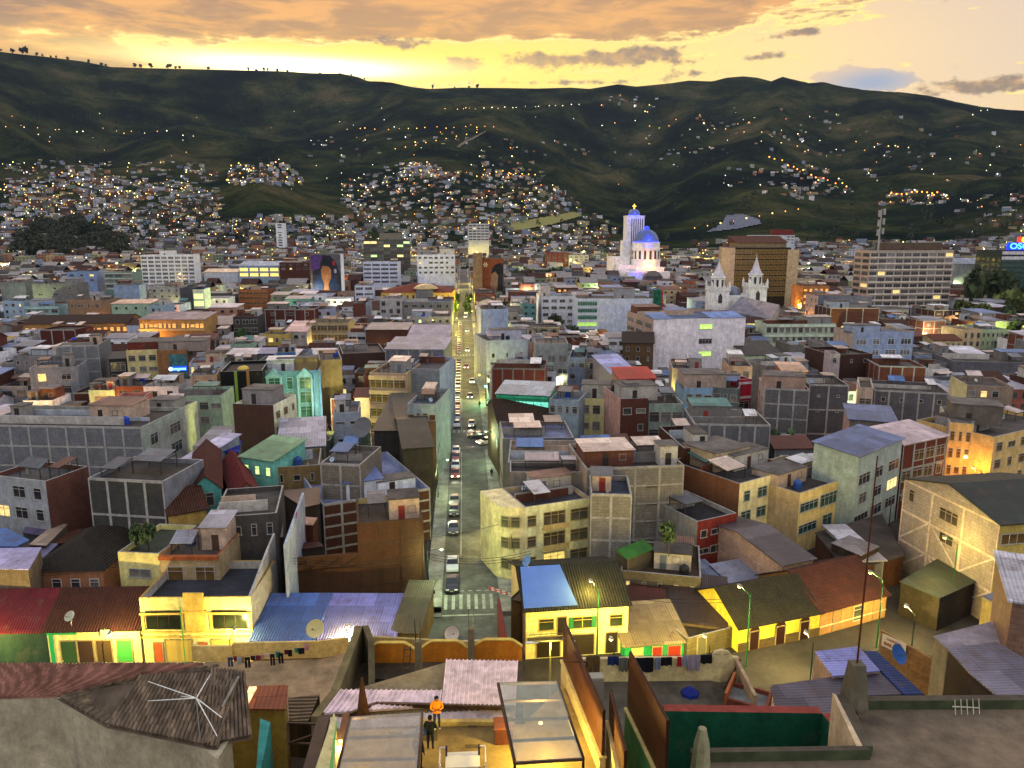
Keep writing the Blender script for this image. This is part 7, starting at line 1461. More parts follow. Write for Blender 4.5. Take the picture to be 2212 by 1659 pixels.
# tanks on roofs
cn = {'1f45b8': 'bright blue', '1a3c9c': 'deep blue', '2a4c8c': 'dull blue', '16191d': 'black', '202428': 'dark grey'}
ut = {}
for loc, c, ref in TANKS:
    lb = '%s water tank on the roof of the %s' % (cn[c], ' '.join(ref.split()[:7])); tank(tuple(loc), c, lb, 1.0)
for i, (loc, ref) in enumerate(DISH): dish(tuple(loc), .42, R((i*53) % 120-60), 35, ('9aa8b4', '8fa8bc', 'b0b0ac')[i % 3], 'small %s satellite dish on the roof of the %s' % (('grey', 'pale blue', 'cream')[i % 3], ' '.join(ref.split()[:5])), .7)
for i in range(70):                                # yard and corner lamps standing between the houses
    y = 150*(1+i/70*3.6)*wl.uniform(.9, 1.1); x = wl.uniform(-.66, .7)*y
    if abs(x) < 14: continue
    hit = [b for b in BOX if b[0]-.6 < x < b[1]+.6 and b[2]-.6 < y < b[3]+.6]
    if hit: y = hit[0][2]-1.2
    hits = [b for b in BOX if b[0]-.3 < x < b[1]+.3 and b[2]-.3 < y < b[3]+.3]
    if hits: continue
    lamp((x, y, 0), 7.0, math.pi, wl.choice(CL+['ffb050', 'ffe060']), 3400*(y/200)**1.3, 'yard lamp squeezed between houses in the crowded middle town', group='yard lamps between the houses', r=.25+.0006*y, glow=7, arm=.6)
# ------------------------------------------------------------ far town as one mass, beyond the individual houses
far = MB(); FC = ['8a8a90', 'a8a8b0', '6e6a6a', '7a4a38', 'a89470', '8492a8', '9a9a94', '5c4034', 'a0745c', 'b8b8c0', '5a5650', '7c8a70']
fmats = [mat('plaster', c) for c in FC]+[mat('paint', (.03, .03, .035)), mat('concrete', '4a4440'), mat('plaster', '8f8a86'), mat('concrete', '4c2c22'), mat('glow', 'ffd070', 1.6), mat('glow', 'e8ffb0', 1.3)]
nF = len(FC)
def farhouse(x, y, z, w_, d, h, a=0, lit=.06):
    c, s_ = math.cos(a), math.sin(a); ci = fr.randrange(nF); k = len(far.v)
    def W3(px, py, pz): return (x+px*c-py*s_, y+px*s_+py*c, z+pz)
    far.v += [W3(*q) for q in ((0, 0, -6), (w_, 0, -6), (w_, d, -6), (0, d, -6), (0, 0, h), (w_, 0, h), (w_, d, h), (0, d, h))]
    for f, mi in (((0, 1, 5, 4), ci), ((1, 2, 6, 5), ci), ((2, 3, 7, 6), ci), ((3, 0, 4, 7), ci)): far.f.append(tuple(k+i for i in f)); far.m.append(mi)
    if fr.random() < .75: far.f.append((k+4, k+5, k+6, k+7)); far.m.append(nF+fr.choice((1, 2, 1)))
    else:
        far.v += [W3(w_*-.02, d/2, h+h*.3), W3(w_*1.02, d/2, h+h*.3)]
        for f in ((k+4, k+5, k+9, k+8), (k+8, k+9, k+6, k+7)): far.f.append(f); far.m.append(nF+fr.choice((1, 3, 2, 2, 1)))
    nf = max(1, int(h/3.2)); nc = max(1, int(w_/3.4))
    for j in range(nf):
        zz = h-1.9-j*3.1
        for i in range(nc):
            cx_ = w_*(i+.5)/nc; q = len(far.v); far.v += [W3(cx_-.8, -.12, zz-.6), W3(cx_+.8, -.12, zz-.6), W3(cx_+.8, -.12, zz+.6), W3(cx_-.8, -.12, zz+.6)]; far.f.append((q, q+1, q+2, q+3)); far.m.append(nF if fr.random() > lit else nF+fr.choice((4, 4, 5)))
for x0, x1, y0, y1, h, c, rk in FARF: farhouse(x0, y0, 0, x1-x0, y1-y0, h, 0)
y = 905.0
while y < 1320:
    x = -y*.74
    while x < y*.76:
        w_ = fr.uniform(9, 20)
        if fr.random() < .8 and not (-6 < x+w_/2 < 16 and y < 1000):
            d_ = math.hypot(x, y); z = terr(x, y)
            h = top_limit(x, x+w_, y, fr.choice((5, 6, 8, 9, 12)))
            if h: farhouse(x, y, z, w_-2, fr.uniform(8, 13), h, fr.uniform(-.15, .15))
        x += w_
    y += fr.uniform(17, 25)
def inpoly(u, v, pg):
    c = False; j = len(pg)-1
    for i in range(len(pg)):
        if (pg[i][1] > v) != (pg[j][1] > v) and u < (pg[j][0]-pg[i][0])*(v-pg[i][1])/(pg[j][1]-pg[i][1])+pg[i][0]: c = not c
        j = i
    return c
REG = [([(0, 560), (0, 405), (60, 385), (250, 385), (380, 400), (470, 410), (480, 480), (560, 470), (720, 468), (760, 560)], 1150, .25), ([(480, 402), (500, 360), (560, 350), (630, 362), (650, 398)], 120, .3), ([(700, 560), (735, 470), (730, 400), (800, 372), (880, 352), (960, 372), (1080, 372), (1200, 400), (1250, 450), (1330, 490), (1330, 560)], 1000, .25),
       ([(850, 385), (870, 355), (930, 352), (960, 385)], 90, .2), ([(1330, 520), (1500, 520), (2212, 530), (2212, 560), (1330, 560)], 150, .2), ([(1000, 400), (1040, 330), (1110, 340), (1210, 400)], 35, .2), ([(1560, 410), (1640, 360), (1760, 350), (1860, 420), (1780, 440)], 70, .3), ([(1880, 430), (1940, 412), (2040, 415), (2050, 440), (1900, 450)], 45, .4), ([(600, 300), (1100, 280), (1300, 330), (1150, 370), (700, 360)], 60, .2), ([(0, 350), (450, 350), (480, 400), (0, 400)], 160, .2), ([(1280, 260), (1900, 280), (2212, 330), (2212, 400), (1600, 380), (1300, 340)], 80, .1), ([(1500, 230), (1900, 240), (2212, 300), (1500, 290)], 40, .2), ([(1280, 195), (1420, 215), (1400, 245), (1260, 225)], 25, .2), ([(2050, 440), (2212, 400), (2212, 520), (2060, 520)], 40, .2)]
HOLES = [[(30, 560), (40, 500), (130, 482), (200, 480), (275, 545), (270, 572)], [(470, 470), (480, 402), (600, 400), (720, 430), (745, 470), (600, 468)], [(1090, 490), (1240, 455), (1260, 480), (1120, 500)]]
hr = random.Random(4); HP = []
def top_free(p, h):
    q = proj((p.x, p.y, p.z+h))
    return q
for pg, n, lit in REG:
    us = [p[0] for p in pg]; vs = [p[1] for p in pg]; k = 0; tries = 0
    while k < n and tries < n*4:
        tries += 1; u, v = hr.uniform(min(us), max(us)), hr.uniform(min(vs), max(vs))
        if not inpoly(u, v, pg) or any(inpoly(u, v, H_) for H_ in HOLES): continue
        p = land(u, v)
        if p is None or p.y < 1000: continue
        d = math.hypot(p.x, p.y); a = -math.atan2(p.x, p.y); w_ = hr.uniform(8, 17); farhouse(p.x, p.y, p.z, w_, hr.uniform(8, 12), hr.choice((3.5, 6, 6.5, 9)), a+hr.uniform(-.3, .3), .05+lit*.3); HP.append((p, lit)); k += 1
o = far.build('far_town', fmats); tag(o, 'distant houses spread over the valley floor and the lower hillsides', 'town', kind='stuff')
# lights of the far town
LT = MB(); lm = [mat('glow', c, 6) for c in ('ffb050', 'fff0b8', 'ff8c30', 'fff46a', 'e8f4ff')]
def spot(p, px=1.15, mi=0, up=6):
    d = (p-Vector((0, 0, CH))).length; r = d/F*px; q = p+Vector((0, 0, up)); k = len(LT.v)
    LT.v += [tuple(q+Vector(v)*r) for v in ((1, 0, 0), (-1, 0, 0), (0, 1, 0), (0, -1, 0), (0, 0, 1), (0, 0, -1))]
    for f in ((0, 2, 4), (2, 1, 4), (1, 3, 4), (3, 0, 4), (2, 0, 5), (1, 2, 5), (3, 1, 5), (0, 3, 5)): LT.f.append(tuple(k+i for i in f)); LT.m.append(mi)
for p, lit in HP:
    if hr.random() < .16+lit*.32: spot(p+Vector((hr.uniform(-8, 8), -8, 0)), hr.uniform(.5, 1.2), hr.choice((0, 0, 1, 1, 2, 3, 4)))
for i in range(260):
    y = hr.uniform(640, 1290); x = hr.uniform(-.72, .75)*y; spot(Vector((x, y, terr(x, y)+2)), hr.uniform(.5, 1.3), hr.choice((0, 1, 1, 3, 3, 4)))
for i in range(90):
    u, v = hr.uniform(0, 2212), hr.uniform(235, 420); p = land(u, v)
    if p is not None: spot(p, hr.uniform(.35, .8), hr.choice((0, 1, 1, 4)))
tag(LT.build('far_town_lights', lm), 'small window and yard lights scattered over the distant town and slopes', 'lights', kind='stuff')
LPM = {}
def hill_lamp(u, v, mi, px, lb, grp):
    p = land(u, v)
    if p is None: return
    d = p.length; r = d/F*px; key = (round(r, 1), mi)
    if key not in LPM:
        m = MB(); m.tube((0, 0, 0), (0, 0, 7), .3, .2, 5, 1); q = len(m.v); R2 = key[0]
        m.lathe([(0, -R2), (R2*.7, -R2*.7), (R2, 0), (R2*.7, R2*.7), (0, R2)], (0, 0, 7+R2), 8); LPM[key] = m.mesh('street_lamp', [lm[mi], mat('metal', '555555')])
    tag(link('street_lamp', LPM[key], None, p), lb, 'street lamp', grp)
for i in range(17): hill_lamp(8+i*26+hr.uniform(-12, 12), 278+i*.9+hr.uniform(-4, 6), hr.choice((0, 1)), hr.uniform(.4, .85), 'lamp of the row crossing the slope at the left', 'lamps of the row across the left slope')
for i in range(16): u = 752+i*21; hill_lamp(u+hr.uniform(-6, 6), 283-i*.5+hr.uniform(-2, 3), 0, hr.uniform(.55, .9), 'lamp of the road row below the middle ridge', 'lamps of the road below the middle ridge')
for i in range(19): u = 967+i*15.5+hr.uniform(-4, 4); hill_lamp(u+hr.uniform(-5, 5), 240-i*.6+hr.uniform(-2, 2), 0 if i < 5 else 1, hr.uniform(.4, .75), 'lamp of the high row under the middle ridge', 'lamps of the high row')
for i in range(9): hill_lamp(1030-i*22, 290+i*4.5, 0, .8, 'lamp on the winding lit road down the middle slope', 'lamps of the winding road')
for i in range(10): hill_lamp(1030+i*14, 386-i*3 if i < 5 else 374+i, 0, 1.0, 'orange lamp on the steep lit street of the middle town', 'lamps of the steep street')
for i in range(14): hill_lamp(1660+i*13+hr.uniform(-4, 4), 345+i*5+hr.uniform(-4, 4), hr.choice((0, 2)), 1.2, 'orange lamp of the hamlet on the slope at the right', 'lamps of the right hamlet')
for i in range(10): hill_lamp(1925+i*11, 424+hr.uniform(-3, 3), 2, 1.3, 'orange lamp of the lit terraces below the right slope', 'lamps of the right terraces')
for i in range(9): hill_lamp(1500+i*28, 500-i*5.2, 0, 1.5 if i in (2, 4, 6) else .9, 'orange lamp along the road past the pale quarry', 'lamps of the quarry road')
for i in range(22): hill_lamp(1290+i*40+hr.uniform(-12, 12), 262+i*4.2+hr.uniform(-12, 12), hr.choice((0, 1, 1)), .7, 'scattered lamp on the wide right mountainside', 'lamps of the right mountainside')
for i in range(8): hill_lamp(500+i*16, 372-hr.uniform(0, 18), 0, 1.1, 'orange lamp of the hilltop cluster left of centre', 'lamps of the hilltop cluster')
# lamp masts added to throw warm light over the distant quarters
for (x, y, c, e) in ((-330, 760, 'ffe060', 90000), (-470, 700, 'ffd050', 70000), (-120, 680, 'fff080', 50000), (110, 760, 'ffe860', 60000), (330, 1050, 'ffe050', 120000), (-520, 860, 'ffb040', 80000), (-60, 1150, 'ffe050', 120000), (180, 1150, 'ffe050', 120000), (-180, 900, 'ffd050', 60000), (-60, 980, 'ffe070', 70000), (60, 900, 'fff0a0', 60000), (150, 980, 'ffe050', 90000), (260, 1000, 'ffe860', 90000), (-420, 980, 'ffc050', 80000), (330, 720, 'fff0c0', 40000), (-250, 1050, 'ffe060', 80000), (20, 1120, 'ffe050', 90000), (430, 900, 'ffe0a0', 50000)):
    lamp((x, y, 0), 16, math.pi, c, e, 'tall lamp mast added to light the distant quarter', group='lamp masts added over the distant quarters', r=.9, glow=8)
# ------------------------------------------------------------ quarry face, lit meadow
def patch(name, pts, m, lift=2.5, n=20, lab=None, kind='structure'):
    mb = MB(); us = [p[0] for p in pts]; vs = [p[1] for p in pts]; u0, u1, v0, v1 = min(us), max(us), min(vs), max(vs); grid = {}
    for i in range(n*3+1):
        for j in range(n+1):
            u, v = u0+(u1-u0)*i/(n*3), v0+(v1-v0)*j/n; p = land(u, v)
            grid[i, j] = (None if p is None or not inpoly(u, v, pts) else p+Vector((0, -lift, lift)))
    for i in range(n*3):
        for j in range(n):
            q = [grid[i, j], grid[i+1, j], grid[i+1, j+1], grid[i, j+1]]
            q = [x for x in q if x is not None]
            if len(q) >= 3: mb.poly(q)
    o = mb.build(name, m)
    return tag(o, lab, None, None, kind)
patch('quarry_slope', [(1520, 505), (1560, 482), (1568, 466), (1600, 462), (1640, 475), (1645, 486), (1590, 497)], mat('concrete', '6c7488'))
patch('meadow', [(1090, 492), (1120, 480), (1240, 458), (1260, 468), (1200, 486), (1110, 503)], mat('leaf', '6c6a2c'))
patch('hill_road', [(985, 318), (1000, 306), (1030, 292), (1050, 282), (1056, 284), (1034, 296), (1004, 312), (990, 322)], mat('concrete', '8a7a68'), n=14)
# ------------------------------------------------------------ trees
def crown_mesh(seed, n, r, h, leaf, col, lobes=7, name='crown'):
    q = random.Random(seed); m = MB(); L_ = []
    for i in range(lobes): a = q.uniform(0, 6.28); d = q.uniform(.1, .62)*r; L_.append((d*math.cos(a), d*math.sin(a), q.uniform(.25, .85)*h, q.uniform(.3, .5)*r))
    for i in range(n):
        lx, ly, lz, lr = L_[q.randrange(lobes)]
        d = Vector((q.gauss(0, 1), q.gauss(0, 1), q.gauss(0, 1))).normalized()*lr*q.uniform(.55, 1.08); c = Vector((lx, ly, lz))+Vector((d.x, d.y, d.z*.8))
        a = Vector((q.gauss(0, 1), q.gauss(0, 1), q.gauss(0, 1))).normalized(); b = a.cross(Vector((q.gauss(0, 1), q.gauss(0, 1), q.gauss(0, 1)))).normalized(); s_ = leaf*q.uniform(.6, 1.4)
        m.quad(c-a*s_-b*s_*.6, c+a*s_-b*s_*.5, c+a*s_*.8+b*s_*.6, c-a*s_*.7+b*s_*.7, 0 if q.random() < .6 else 1)
    return m.mesh(name, [mat('leaf', col), mat('leaf', tuple(x*1.8 for x in srgb(col)))]), L_
def trunk_mesh(L_, h0, r):
    m = MB(); top = Vector((.1, .05, h0)); m.tube((0, 0, -.5), top, r, r*.65, 8)
    for lx, ly, lz, lr in L_[:5]: m.tube(top-Vector((0, 0, .3)), (lx*.8, ly*.8, h0+lz*.8), r*.45, r*.14, 6)
    return m.mesh('trunk', mat('leaf', (.05, .04, .03)))
TP = {}
def tree(p, h, r, label, seed=0, col=(.028, .045, .018), group=None, n=320, leaf=None, name='tree', tf=.3):
    key = (seed, str(col), n)
    if key not in TP: cm, L_ = crown_mesh(seed, n, 1.0, 1.0, .13 if leaf is None else leaf, col); TP[key] = (cm, trunk_mesh([(a/1, b/1, c, d) for a, b, c, d in L_], .0+.45, .05))
    cm, tm = TP[key]; t = thing(name, label, 'tree', tuple(p), (seed*1.7+p[0]) % 6.28, group)
    t.scale = (1, 1, 1)
    k = link('trunk', tm, t); k.scale = (r, r, h*tf/.45); c = link('crown', cm, t, (0, 0, h*tf*.7)); c.scale = (r, r, h*(1-tf*.7))
    return t
tr = random.Random(9)
for k, (u, v, hh) in enumerate(((985, 684, 8), (988, 664, 8), (1012, 684, 8), (1014, 664, 8), (1007, 676, 6), (983, 672, 6))):
    p = P(u, v, 0); tree(p, hh, 2.6, 'round green street tree %s the main street' % ('left of' if u < 1000 else 'right of'), k % 3, (.04, .08, .02), 'street trees of the main street')
for k, (u, v, h_, r_) in enumerate(((1062, 618, 9, 6), (1085, 622, 10, 7), (1110, 615, 11, 7), (1135, 612, 10, 6), (1200, 612, 11, 8), (1215, 606, 10, 7), (1232, 614, 9, 7), (1260, 600, 9, 6), (1282, 604, 8, 6), (1185, 575, 12, 8))): tree(P(u, v, 0), h_+2, r_, 'leafy tree of the park between the profile mural and the cathedral', k % 4, (.03, .05, .02), 'trees of the park by the cathedral')
for k, (u, v, h_) in enumerate(((1116, 612, 13), (1132, 608, 12), (1148, 612, 11), (1100, 606, 13))):
    p = P(u, v, 0); t_ = thing('palm_tree', 'feather crowned palm rising over the park left of the cathedral', 'palm tree', tuple(p), 0, 'palms of the park'); m = MB(); m.tube((0, 0, -.5), (.2, 0, h_), .35, .22); m.build('trunk', mat('leaf', (.06, .05, .04)), t_)
    m = MB()
    for i in range(14):
        a = i*.449*2; d = Vector((math.cos(a), math.sin(a), 0)); pts = [Vector((.2, 0, h_))+d*x+Vector((0, 0, 1.6*x-.42*x*x)) for x in (0, 1.2, 2.6, 3.9)]; s_ = Vector((-d.y, d.x, 0))
        for j in range(3): w0, w1 = (.35, .6, .45, .05)[j], (.35, .6, .45, .05)[j+1]; m.quad(pts[j]-s_*w0, pts[j]+s_*w0, pts[j+1]+s_*w1, pts[j+1]-s_*w1)
    m.build('crown', mat('leaf', (.03, .05, .02)), t_)
for k, (u, v, h_, r_, c_) in enumerate(((2130, 690, 24, 13, 0), (2165, 700, 15, 9, 1), (2200, 708, 17, 9, 1), (2080, 706, 12, 7, 1), (2105, 715, 12, 7, 1), (2190, 735, 14, 8, 0), (2205, 765, 13, 8, 0), (2170, 775, 9, 6, 0), (2212, 690, 16, 9, 0), (2148, 660, 14, 9, 0), (1240, 740, 7, 4, 0), (1186, 700, 8, 5, 0), (1200, 716, 7, 5, 0))):
    p = P(u, v, 0); tree(p, h_, r_, ('huge dark broad tree' if k == 0 else 'park tree') + (' of the park at the right edge' if u > 2000 else ' between grey houses right of the street'), k % 4, ((.025, .035, .015), (.06, .075, .02))[c_], 'park trees at the right edge' if u > 2000 else 'courtyard trees')
for k, (u, v) in enumerate(((560, 625), (735, 1052), (160, 1130), (300, 1185), (320, 1190), (1445, 1185), (1468, 1180), (1300, 1030))):
    z = 9.0 if v in (1185, 1190) else 0; p = P(u, v, z); tree(p, 3.0 if z else 5.5, 1.4 if z else 2.6, 'small dark green bush %s' % ('in the roof garden of the pale yellow house' if z else ('by the grey block tower foot' if 1400 < u else 'squeezed between the houses')), k % 4, (.03, .05, .02), 'bushes among the houses')
m_, L_ = crown_mesh(50, 260, 1.0, 1.0, .12, (.10, .12, .02)); t_ = thing('flowering_bush', 'lit bush with yellow and orange blossoms by the turquoise wall', 'bush', tuple(P(596, 1600, 15))); c = link('foliage', m_, t_); c.scale = (.9, .9, 3.6)
m = MB()
for i in range(60): a = tr.uniform(0, 6.28); z = tr.uniform(.6, 3.6); r_ = tr.uniform(.3, .75); c_ = Vector((r_*math.cos(a), r_*math.sin(a), z)); m.quad(c_+Vector((-.09, 0, -.06)), c_+Vector((.09, -.03, -.06)), c_+Vector((.09, 0, .08)), c_+Vector((-.09, .03, .08)), int(z > 2.4))
m.build('blossoms', [mat('paint', 'e8c820'), mat('paint', 'e06020')], t_)
l = bpy.data.lights.new('bulb_light', 'POINT'); l.energy = 40; l.color = (1, .75, .2); l.shadow_soft_size = .2; link('bulb_light', l, t_, (0, -1.2, 3.8))
k = 0
while k < 34:
    y = tr.uniform(110, 480); x = tr.uniform(-.62, .66)*y; r_ = tr.uniform(1.6, 3.4)
    if any(b[0]-r_*.5 < x < b[1]+r_*.5 and b[2]-r_*.5 < y < b[3]+r_*.5 for b in BOX) or abs(x) < 9 or any(a-1 < y < b+1 for a, b in CROSS): continue
    h_ = min(tr.uniform(5, 10), top_limit(x-r_, x+r_, y, 10) or 4.5); tree((x, y, 0), max(4.5, h_), r_, 'green yard tree between the crowded houses', k % 4, (.03, .055, .02), 'yard trees between the houses', 260, .15); k += 1
# ridge line trees
for k, (u, h_) in enumerate(((8, 30), (22, 34), (30, 26), (56, 38), (75, 52), (84, 60), (105, 30), (118, 26), (135, 24), (146, 24), (170, 30), (213, 36), (240, 34), (249, 26), (310, 40), (322, 38), (345, 42), (382, 44), (396, 26), (404, 28), (465, 30), (550, 34), (566, 26), (582, 38), (590, 34), (610, 34), (632, 26), (700, 24), (742, 22), (766, 26), (794, 20), (938, 40), (984, 20), (1015, 24), (1032, 36))):
    a = az_of(u); d = 4740.0; x, y = d*math.sin(a), d*math.cos(a); tree((x, y, terr(x, y)-2), h_*.62, h_*tr.uniform(.2, .42), 'lone tree standing on the sunset ridge line', k % 5, (.02, .02, .012), 'trees along the ridge line', 110, .2, tf=.35)
# dark grove below the left hillside, and tree clumps among the far houses
m = MB(); q = random.Random(31)
def clumps(n, pg, hs, ls):
    us = [p[0] for p in pg]; vs = [p[1] for p in pg]; k = 0
    while k < n:
        u, v = q.uniform(min(us), max(us)), q.uniform(min(vs), max(vs))
        if not inpoly(u, v, pg): continue
        p = land(u, v) if v < 556 else P(u, v, 0)
        if p is None: k += 1; continue
        H_ = q.uniform(*hs); R_ = H_*.5
        for i in range(ls):
            d = Vector((q.gauss(0, 1), q.gauss(0, 1), q.gauss(0, 1))).normalized()*R_*q.uniform(.6, 1.05); c = p+Vector((0, 0, H_*.55))+d
            a = Vector((q.gauss(0, 1), q.gauss(0, 1), q.gauss(0, 1))).normalized(); b = a.cross(d+Vector((.1, .2, .3))).normalized(); s_ = R_*(.11 if ls > 100 else .22)*q.uniform(.6, 1.3); m.quad(c-a*s_-b*s_, c+a*s_-b*s_, c+a*s_+b*s_, c-a*s_+b*s_, q.randrange(2))
        k += 1
clumps(110, [(30, 562), (40, 505), (125, 484), (200, 482), (240, 505), (272, 545), (268, 570), (120, 572)], (14, 26), 240)
clumps(90, [(0, 500), (480, 420), (480, 560), (0, 570)], (9, 16), 26)
clumps(110, [(720, 400), (1200, 380), (1340, 480), (1330, 560), (740, 560)], (8, 14), 26)
clumps(60, [(1340, 490), (2212, 480), (2212, 550), (1340, 560)], (10, 18), 30)
clumps(60, [(480, 480), (740, 480), (740, 540), (480, 540)], (8, 14), 26)
clumps(420, [(0, 200), (600, 190), (1000, 215), (1500, 210), (2212, 270), (2212, 480), (1500, 470), (1300, 440), (1100, 360), (0, 370)], (12, 22), 12)
tag(m.build('distant_woods', [mat('leaf', (.014, .02, .011)), mat('leaf', (.022, .032, .014))]), 'dark woods and tree clumps among the distant houses', 'woods', kind='stuff')
# ------------------------------------------------------------ cars
def car_parts():
    W_, L2 = .88, 2.15; sec = [(-L2, .38, .62, .8), (-L2+.1, .30, .74, .86), (-1.35, .26, .93, .88), (-.85, .26, 1.0, .88), (.0, .26, 1.02, .89), (1.2, .26, 1.02, .88), (L2-.1, .30, .95, .85), (L2, .40, .80, .78)]
    m = MB()
    for i, (y, z0, z1, w) in enumerate(sec):
        m.v += [(-w, y, z0), (w, y, z0), (w, y, (z0+z1)/2+.1), (w*.93, y, z1), (-w*.93, y, z1), (-w, y, (z0+z1)/2+.1)]
    for i in range(len(sec)-1):
        for j in range(6): a = i*6+j; b = i*6+(j+1) % 6; m.f.append((a, a+6, b+6, b)); m.m.append(0)
    m.f.append((0, 1, 2, 3, 4, 5)); m.m.append(0); k = (len(sec)-1)*6; m.f.append(tuple(k+i for i in (5, 4, 3, 2, 1, 0))); m.m.append(0)
    body = m.mesh('body', mat('carpaint', 'c0c0c4'))
    c = MB(); ring = [(-.95, .80, 1.0), (-.25, .66, 1.44), (.95, .66, 1.45), (1.65, .78, 1.02)]
    for y, w, z in ring: c.v += [(-w, y, z), (w, y, z)]
    b0 = [(-.95, .84, .98), (1.65, .82, .98)]
    c.f += [(0, 1, 3, 2), (4, 5, 7, 6)]; c.m += [0, 0]
    n = len(c.v); c.v += [(-.84, -.2, 1.0), (.84, -.2, 1.0), (-.84, 1.0, 1.0), (.84, 1.0, 1.0)]
    for s_ in (0, 1): a, b2, c2, d2 = s_, 2+s_, 4+s_, 6+s_; f = (a, b2, c2, d2); c.f.append(f if s_ else f[::-1]); c.m.append(0)
    glass = c.mesh('windows', mat('glass', (.015, .018, .022)))
    r = MB(); r.v += [(-.66, -.25, 1.45), (.66, -.25, 1.45), (.66, .95, 1.46), (-.66, .95, 1.46), (-.6, -.15, 1.5), (.6, -.15, 1.5), (.6, .85, 1.51), (-.6, .85, 1.51)]
    for f in ((0, 1, 5, 4), (1, 2, 6, 5), (2, 3, 7, 6), (3, 0, 4, 7), (4, 5, 6, 7)): r.f.append(f); r.m.append(0)
    roof = r.mesh('roof', mat('carpaint', 'c0c0c4'))
    w = MB(); w.tube((-.1, 0, 0), (.1, 0, 0), .33, seg=14); w.tube((-.105, 0, 0), (.105, 0, 0), .18, seg=10, mi=1); wheel = w.mesh('wheel', [mat('paint', '101010'), mat('metal', 'a0a0a0')])
    h = MB(); h.box(-.2, .2, -.05, .05, -.08, .08); head = {k: h.mesh('headlight', mm) for k, mm in (('on', mat('glow', 'fff6d0', 9)), ('off', mat('paint', 'c8ccd0')))}
    t2 = MB(); t2.box(-.16, .16, -.04, .04, -.1, .1); tail = {k: t2.mesh('tail_light', mm) for k, mm in (('on', mat('glow', 'ff2010', 5)), ('off', mat('paint', '6a1010')))}
    p_ = MB(); p_.box(-.24, .24, -.02, .02, -.06, .06); plate_ = p_.mesh('number_plate', mat('paint', 'c8c0a0'))
    return body, glass, roof, wheel, head, tail, plate_
CP = car_parts()
def car(x, y, col, label, group, rz=0, lights='off', z=0.012, taxi=False):
    t_ = thing('car', label, 'car', (x, y, z), rz, group); b, g, r, w, hd, tl, pt = CP; cm = mat('carpaint', col)
    for nm, me in (('body', b), ('roof', r)):
        o = link(nm, me, t_); o.material_slots[0].link = 'OBJECT'; o.material_slots[0].material = cm
    link('windows', g, t_)
    for sx_ in (-.8, .8):
        for yy in (-1.35, 1.3): link('wheel', w, t_, (sx_, yy, .33))
        link('headlight', hd[lights], t_, (sx_*.72, -2.12, .68)); link('tail_light', tl['on' if lights == 'brake' else 'off'], t_, (sx_*.78, 2.12, .8))
    link('number_plate', pt, t_, (0, -2.17, .48))
    if lights == 'on':
        l = bpy.data.lights.new('head_beam', 'SPOT'); l.energy = 500; l.color = (1, .85, .6); l.spot_size = R(60); l.shadow_soft_size = .15; o = link('head_beam', l, t_, (0, -2.3, .7)); o.rotation_euler = (R(80), 0, math.pi)
    return t_
hd_on = CP[4]; CP = (CP[0], CP[1], CP[2], CP[3], {'on': hd_on['on'], 'off': hd_on['off'], 'brake': hd_on['off']}, CP[5], CP[6])
near_c = [(982, 1284, '14161c', 'black car nearest the crosswalk', 'off'), (982, 1240, 'c8ccd2', 'white car parked second from the crosswalk', 'off'), (986, 1158, '3c4454', 'dark blue grey car parked alone below the pale brick party wall', 'off'), (986, 1118, '23262e', 'black silver car with pink roof glint, lower of a close pair', 'off'), (985, 1096, '6a6468', 'grey brown car, upper of a close pair by the street tree', 'off'),
  (984, 1036, '8a2a14', 'orange red car with its lights on in the parked row', 'on'), (985, 1018, 'b8bcc4', 'silver car directly behind the orange red one', 'off'), (985, 999, '7a2c20', 'dark red car in the parked row below the crossing', 'off'), (985, 985, 'd0d0d4', 'white car parked first below the crossing', 'off'), (985, 925, 'c4c8cc', 'white car parked first beyond the crossing', 'off'), (986, 910, 'b0a8b0', 'pale car parked second beyond the crossing', 'off'), (986, 897, '4a4c54', 'grey car parked third beyond the crossing', 'off'), (987, 879, '7c8ca4', 'light blue car parked alone farther beyond the crossing', 'off'), (988, 860, '50545c', 'dark grey car up the parked row', 'off'), (988, 849, 'c0c0c4', 'white car up the parked row', 'off')]
for u, v, c_, lb, li in near_c: p = P(u, v, 0); car(-2.05, p.y+2.0, c_, lb, 'cars parked along the main street', lights=li)
q = random.Random(3)
y = 192.0
while y < 392:
    if not any(a-2 < y < b+4 for a, b in CROSS) and q.random() < .9: c_, n_ = q.choice((('c8ccd0', 'white'), ('d8d8dc', 'bright white'), ('2a2c34', 'black'), ('8c9098', 'silver'), ('7a2020', 'red'), ('b8a040', 'yellow'), ('4a5a80', 'blue'))); car(-2.05, y, c_, n_+' car in the long parked row of the %s block up the main street' % ('second' if y < 277 else 'third'), 'cars parked along the main street')
    y += 5.4
for x, y, c_, n_ in ((1.6, 182, '9a9a9c', 'silver car with bright headlights just beyond the crossing'), (2.3, 236, 'c8c8c8', 'pale car with headlights shining on the wet looking road'), (1.4, 214, '202024', 'dark car with headlights behind the pale one'), (.6, 262, '8a2018', 'red car in the middle lane'), (1.2, 300, 'b8b8b8', 'car with headlights in the third block'), (1.5, 360, '80848c', 'car with headlights among the street trees'), (.8, 420, 'c0c0c0', 'first car of the far traffic queue'), (1.2, 440, 'a0a0a0', 'second car of the far traffic queue'), (1.0, 462, '505050', 'third car of the far traffic queue'), (1.3, 490, 'c0c0c0', 'fourth car of the far traffic queue')): car(x, y, c_, n_, 'cars driving on the main street', lights='on')
car(4.6, 166, 'c8c0b0', 'turning car with headlights at the crossing corner', 'cars driving on the main street', R(-60), 'on')
p = P(1035, 1372, 0); car(2.6, 171, '303438', 'dark car crossing behind the turning car', 'cars driving on the main street', R(-90))
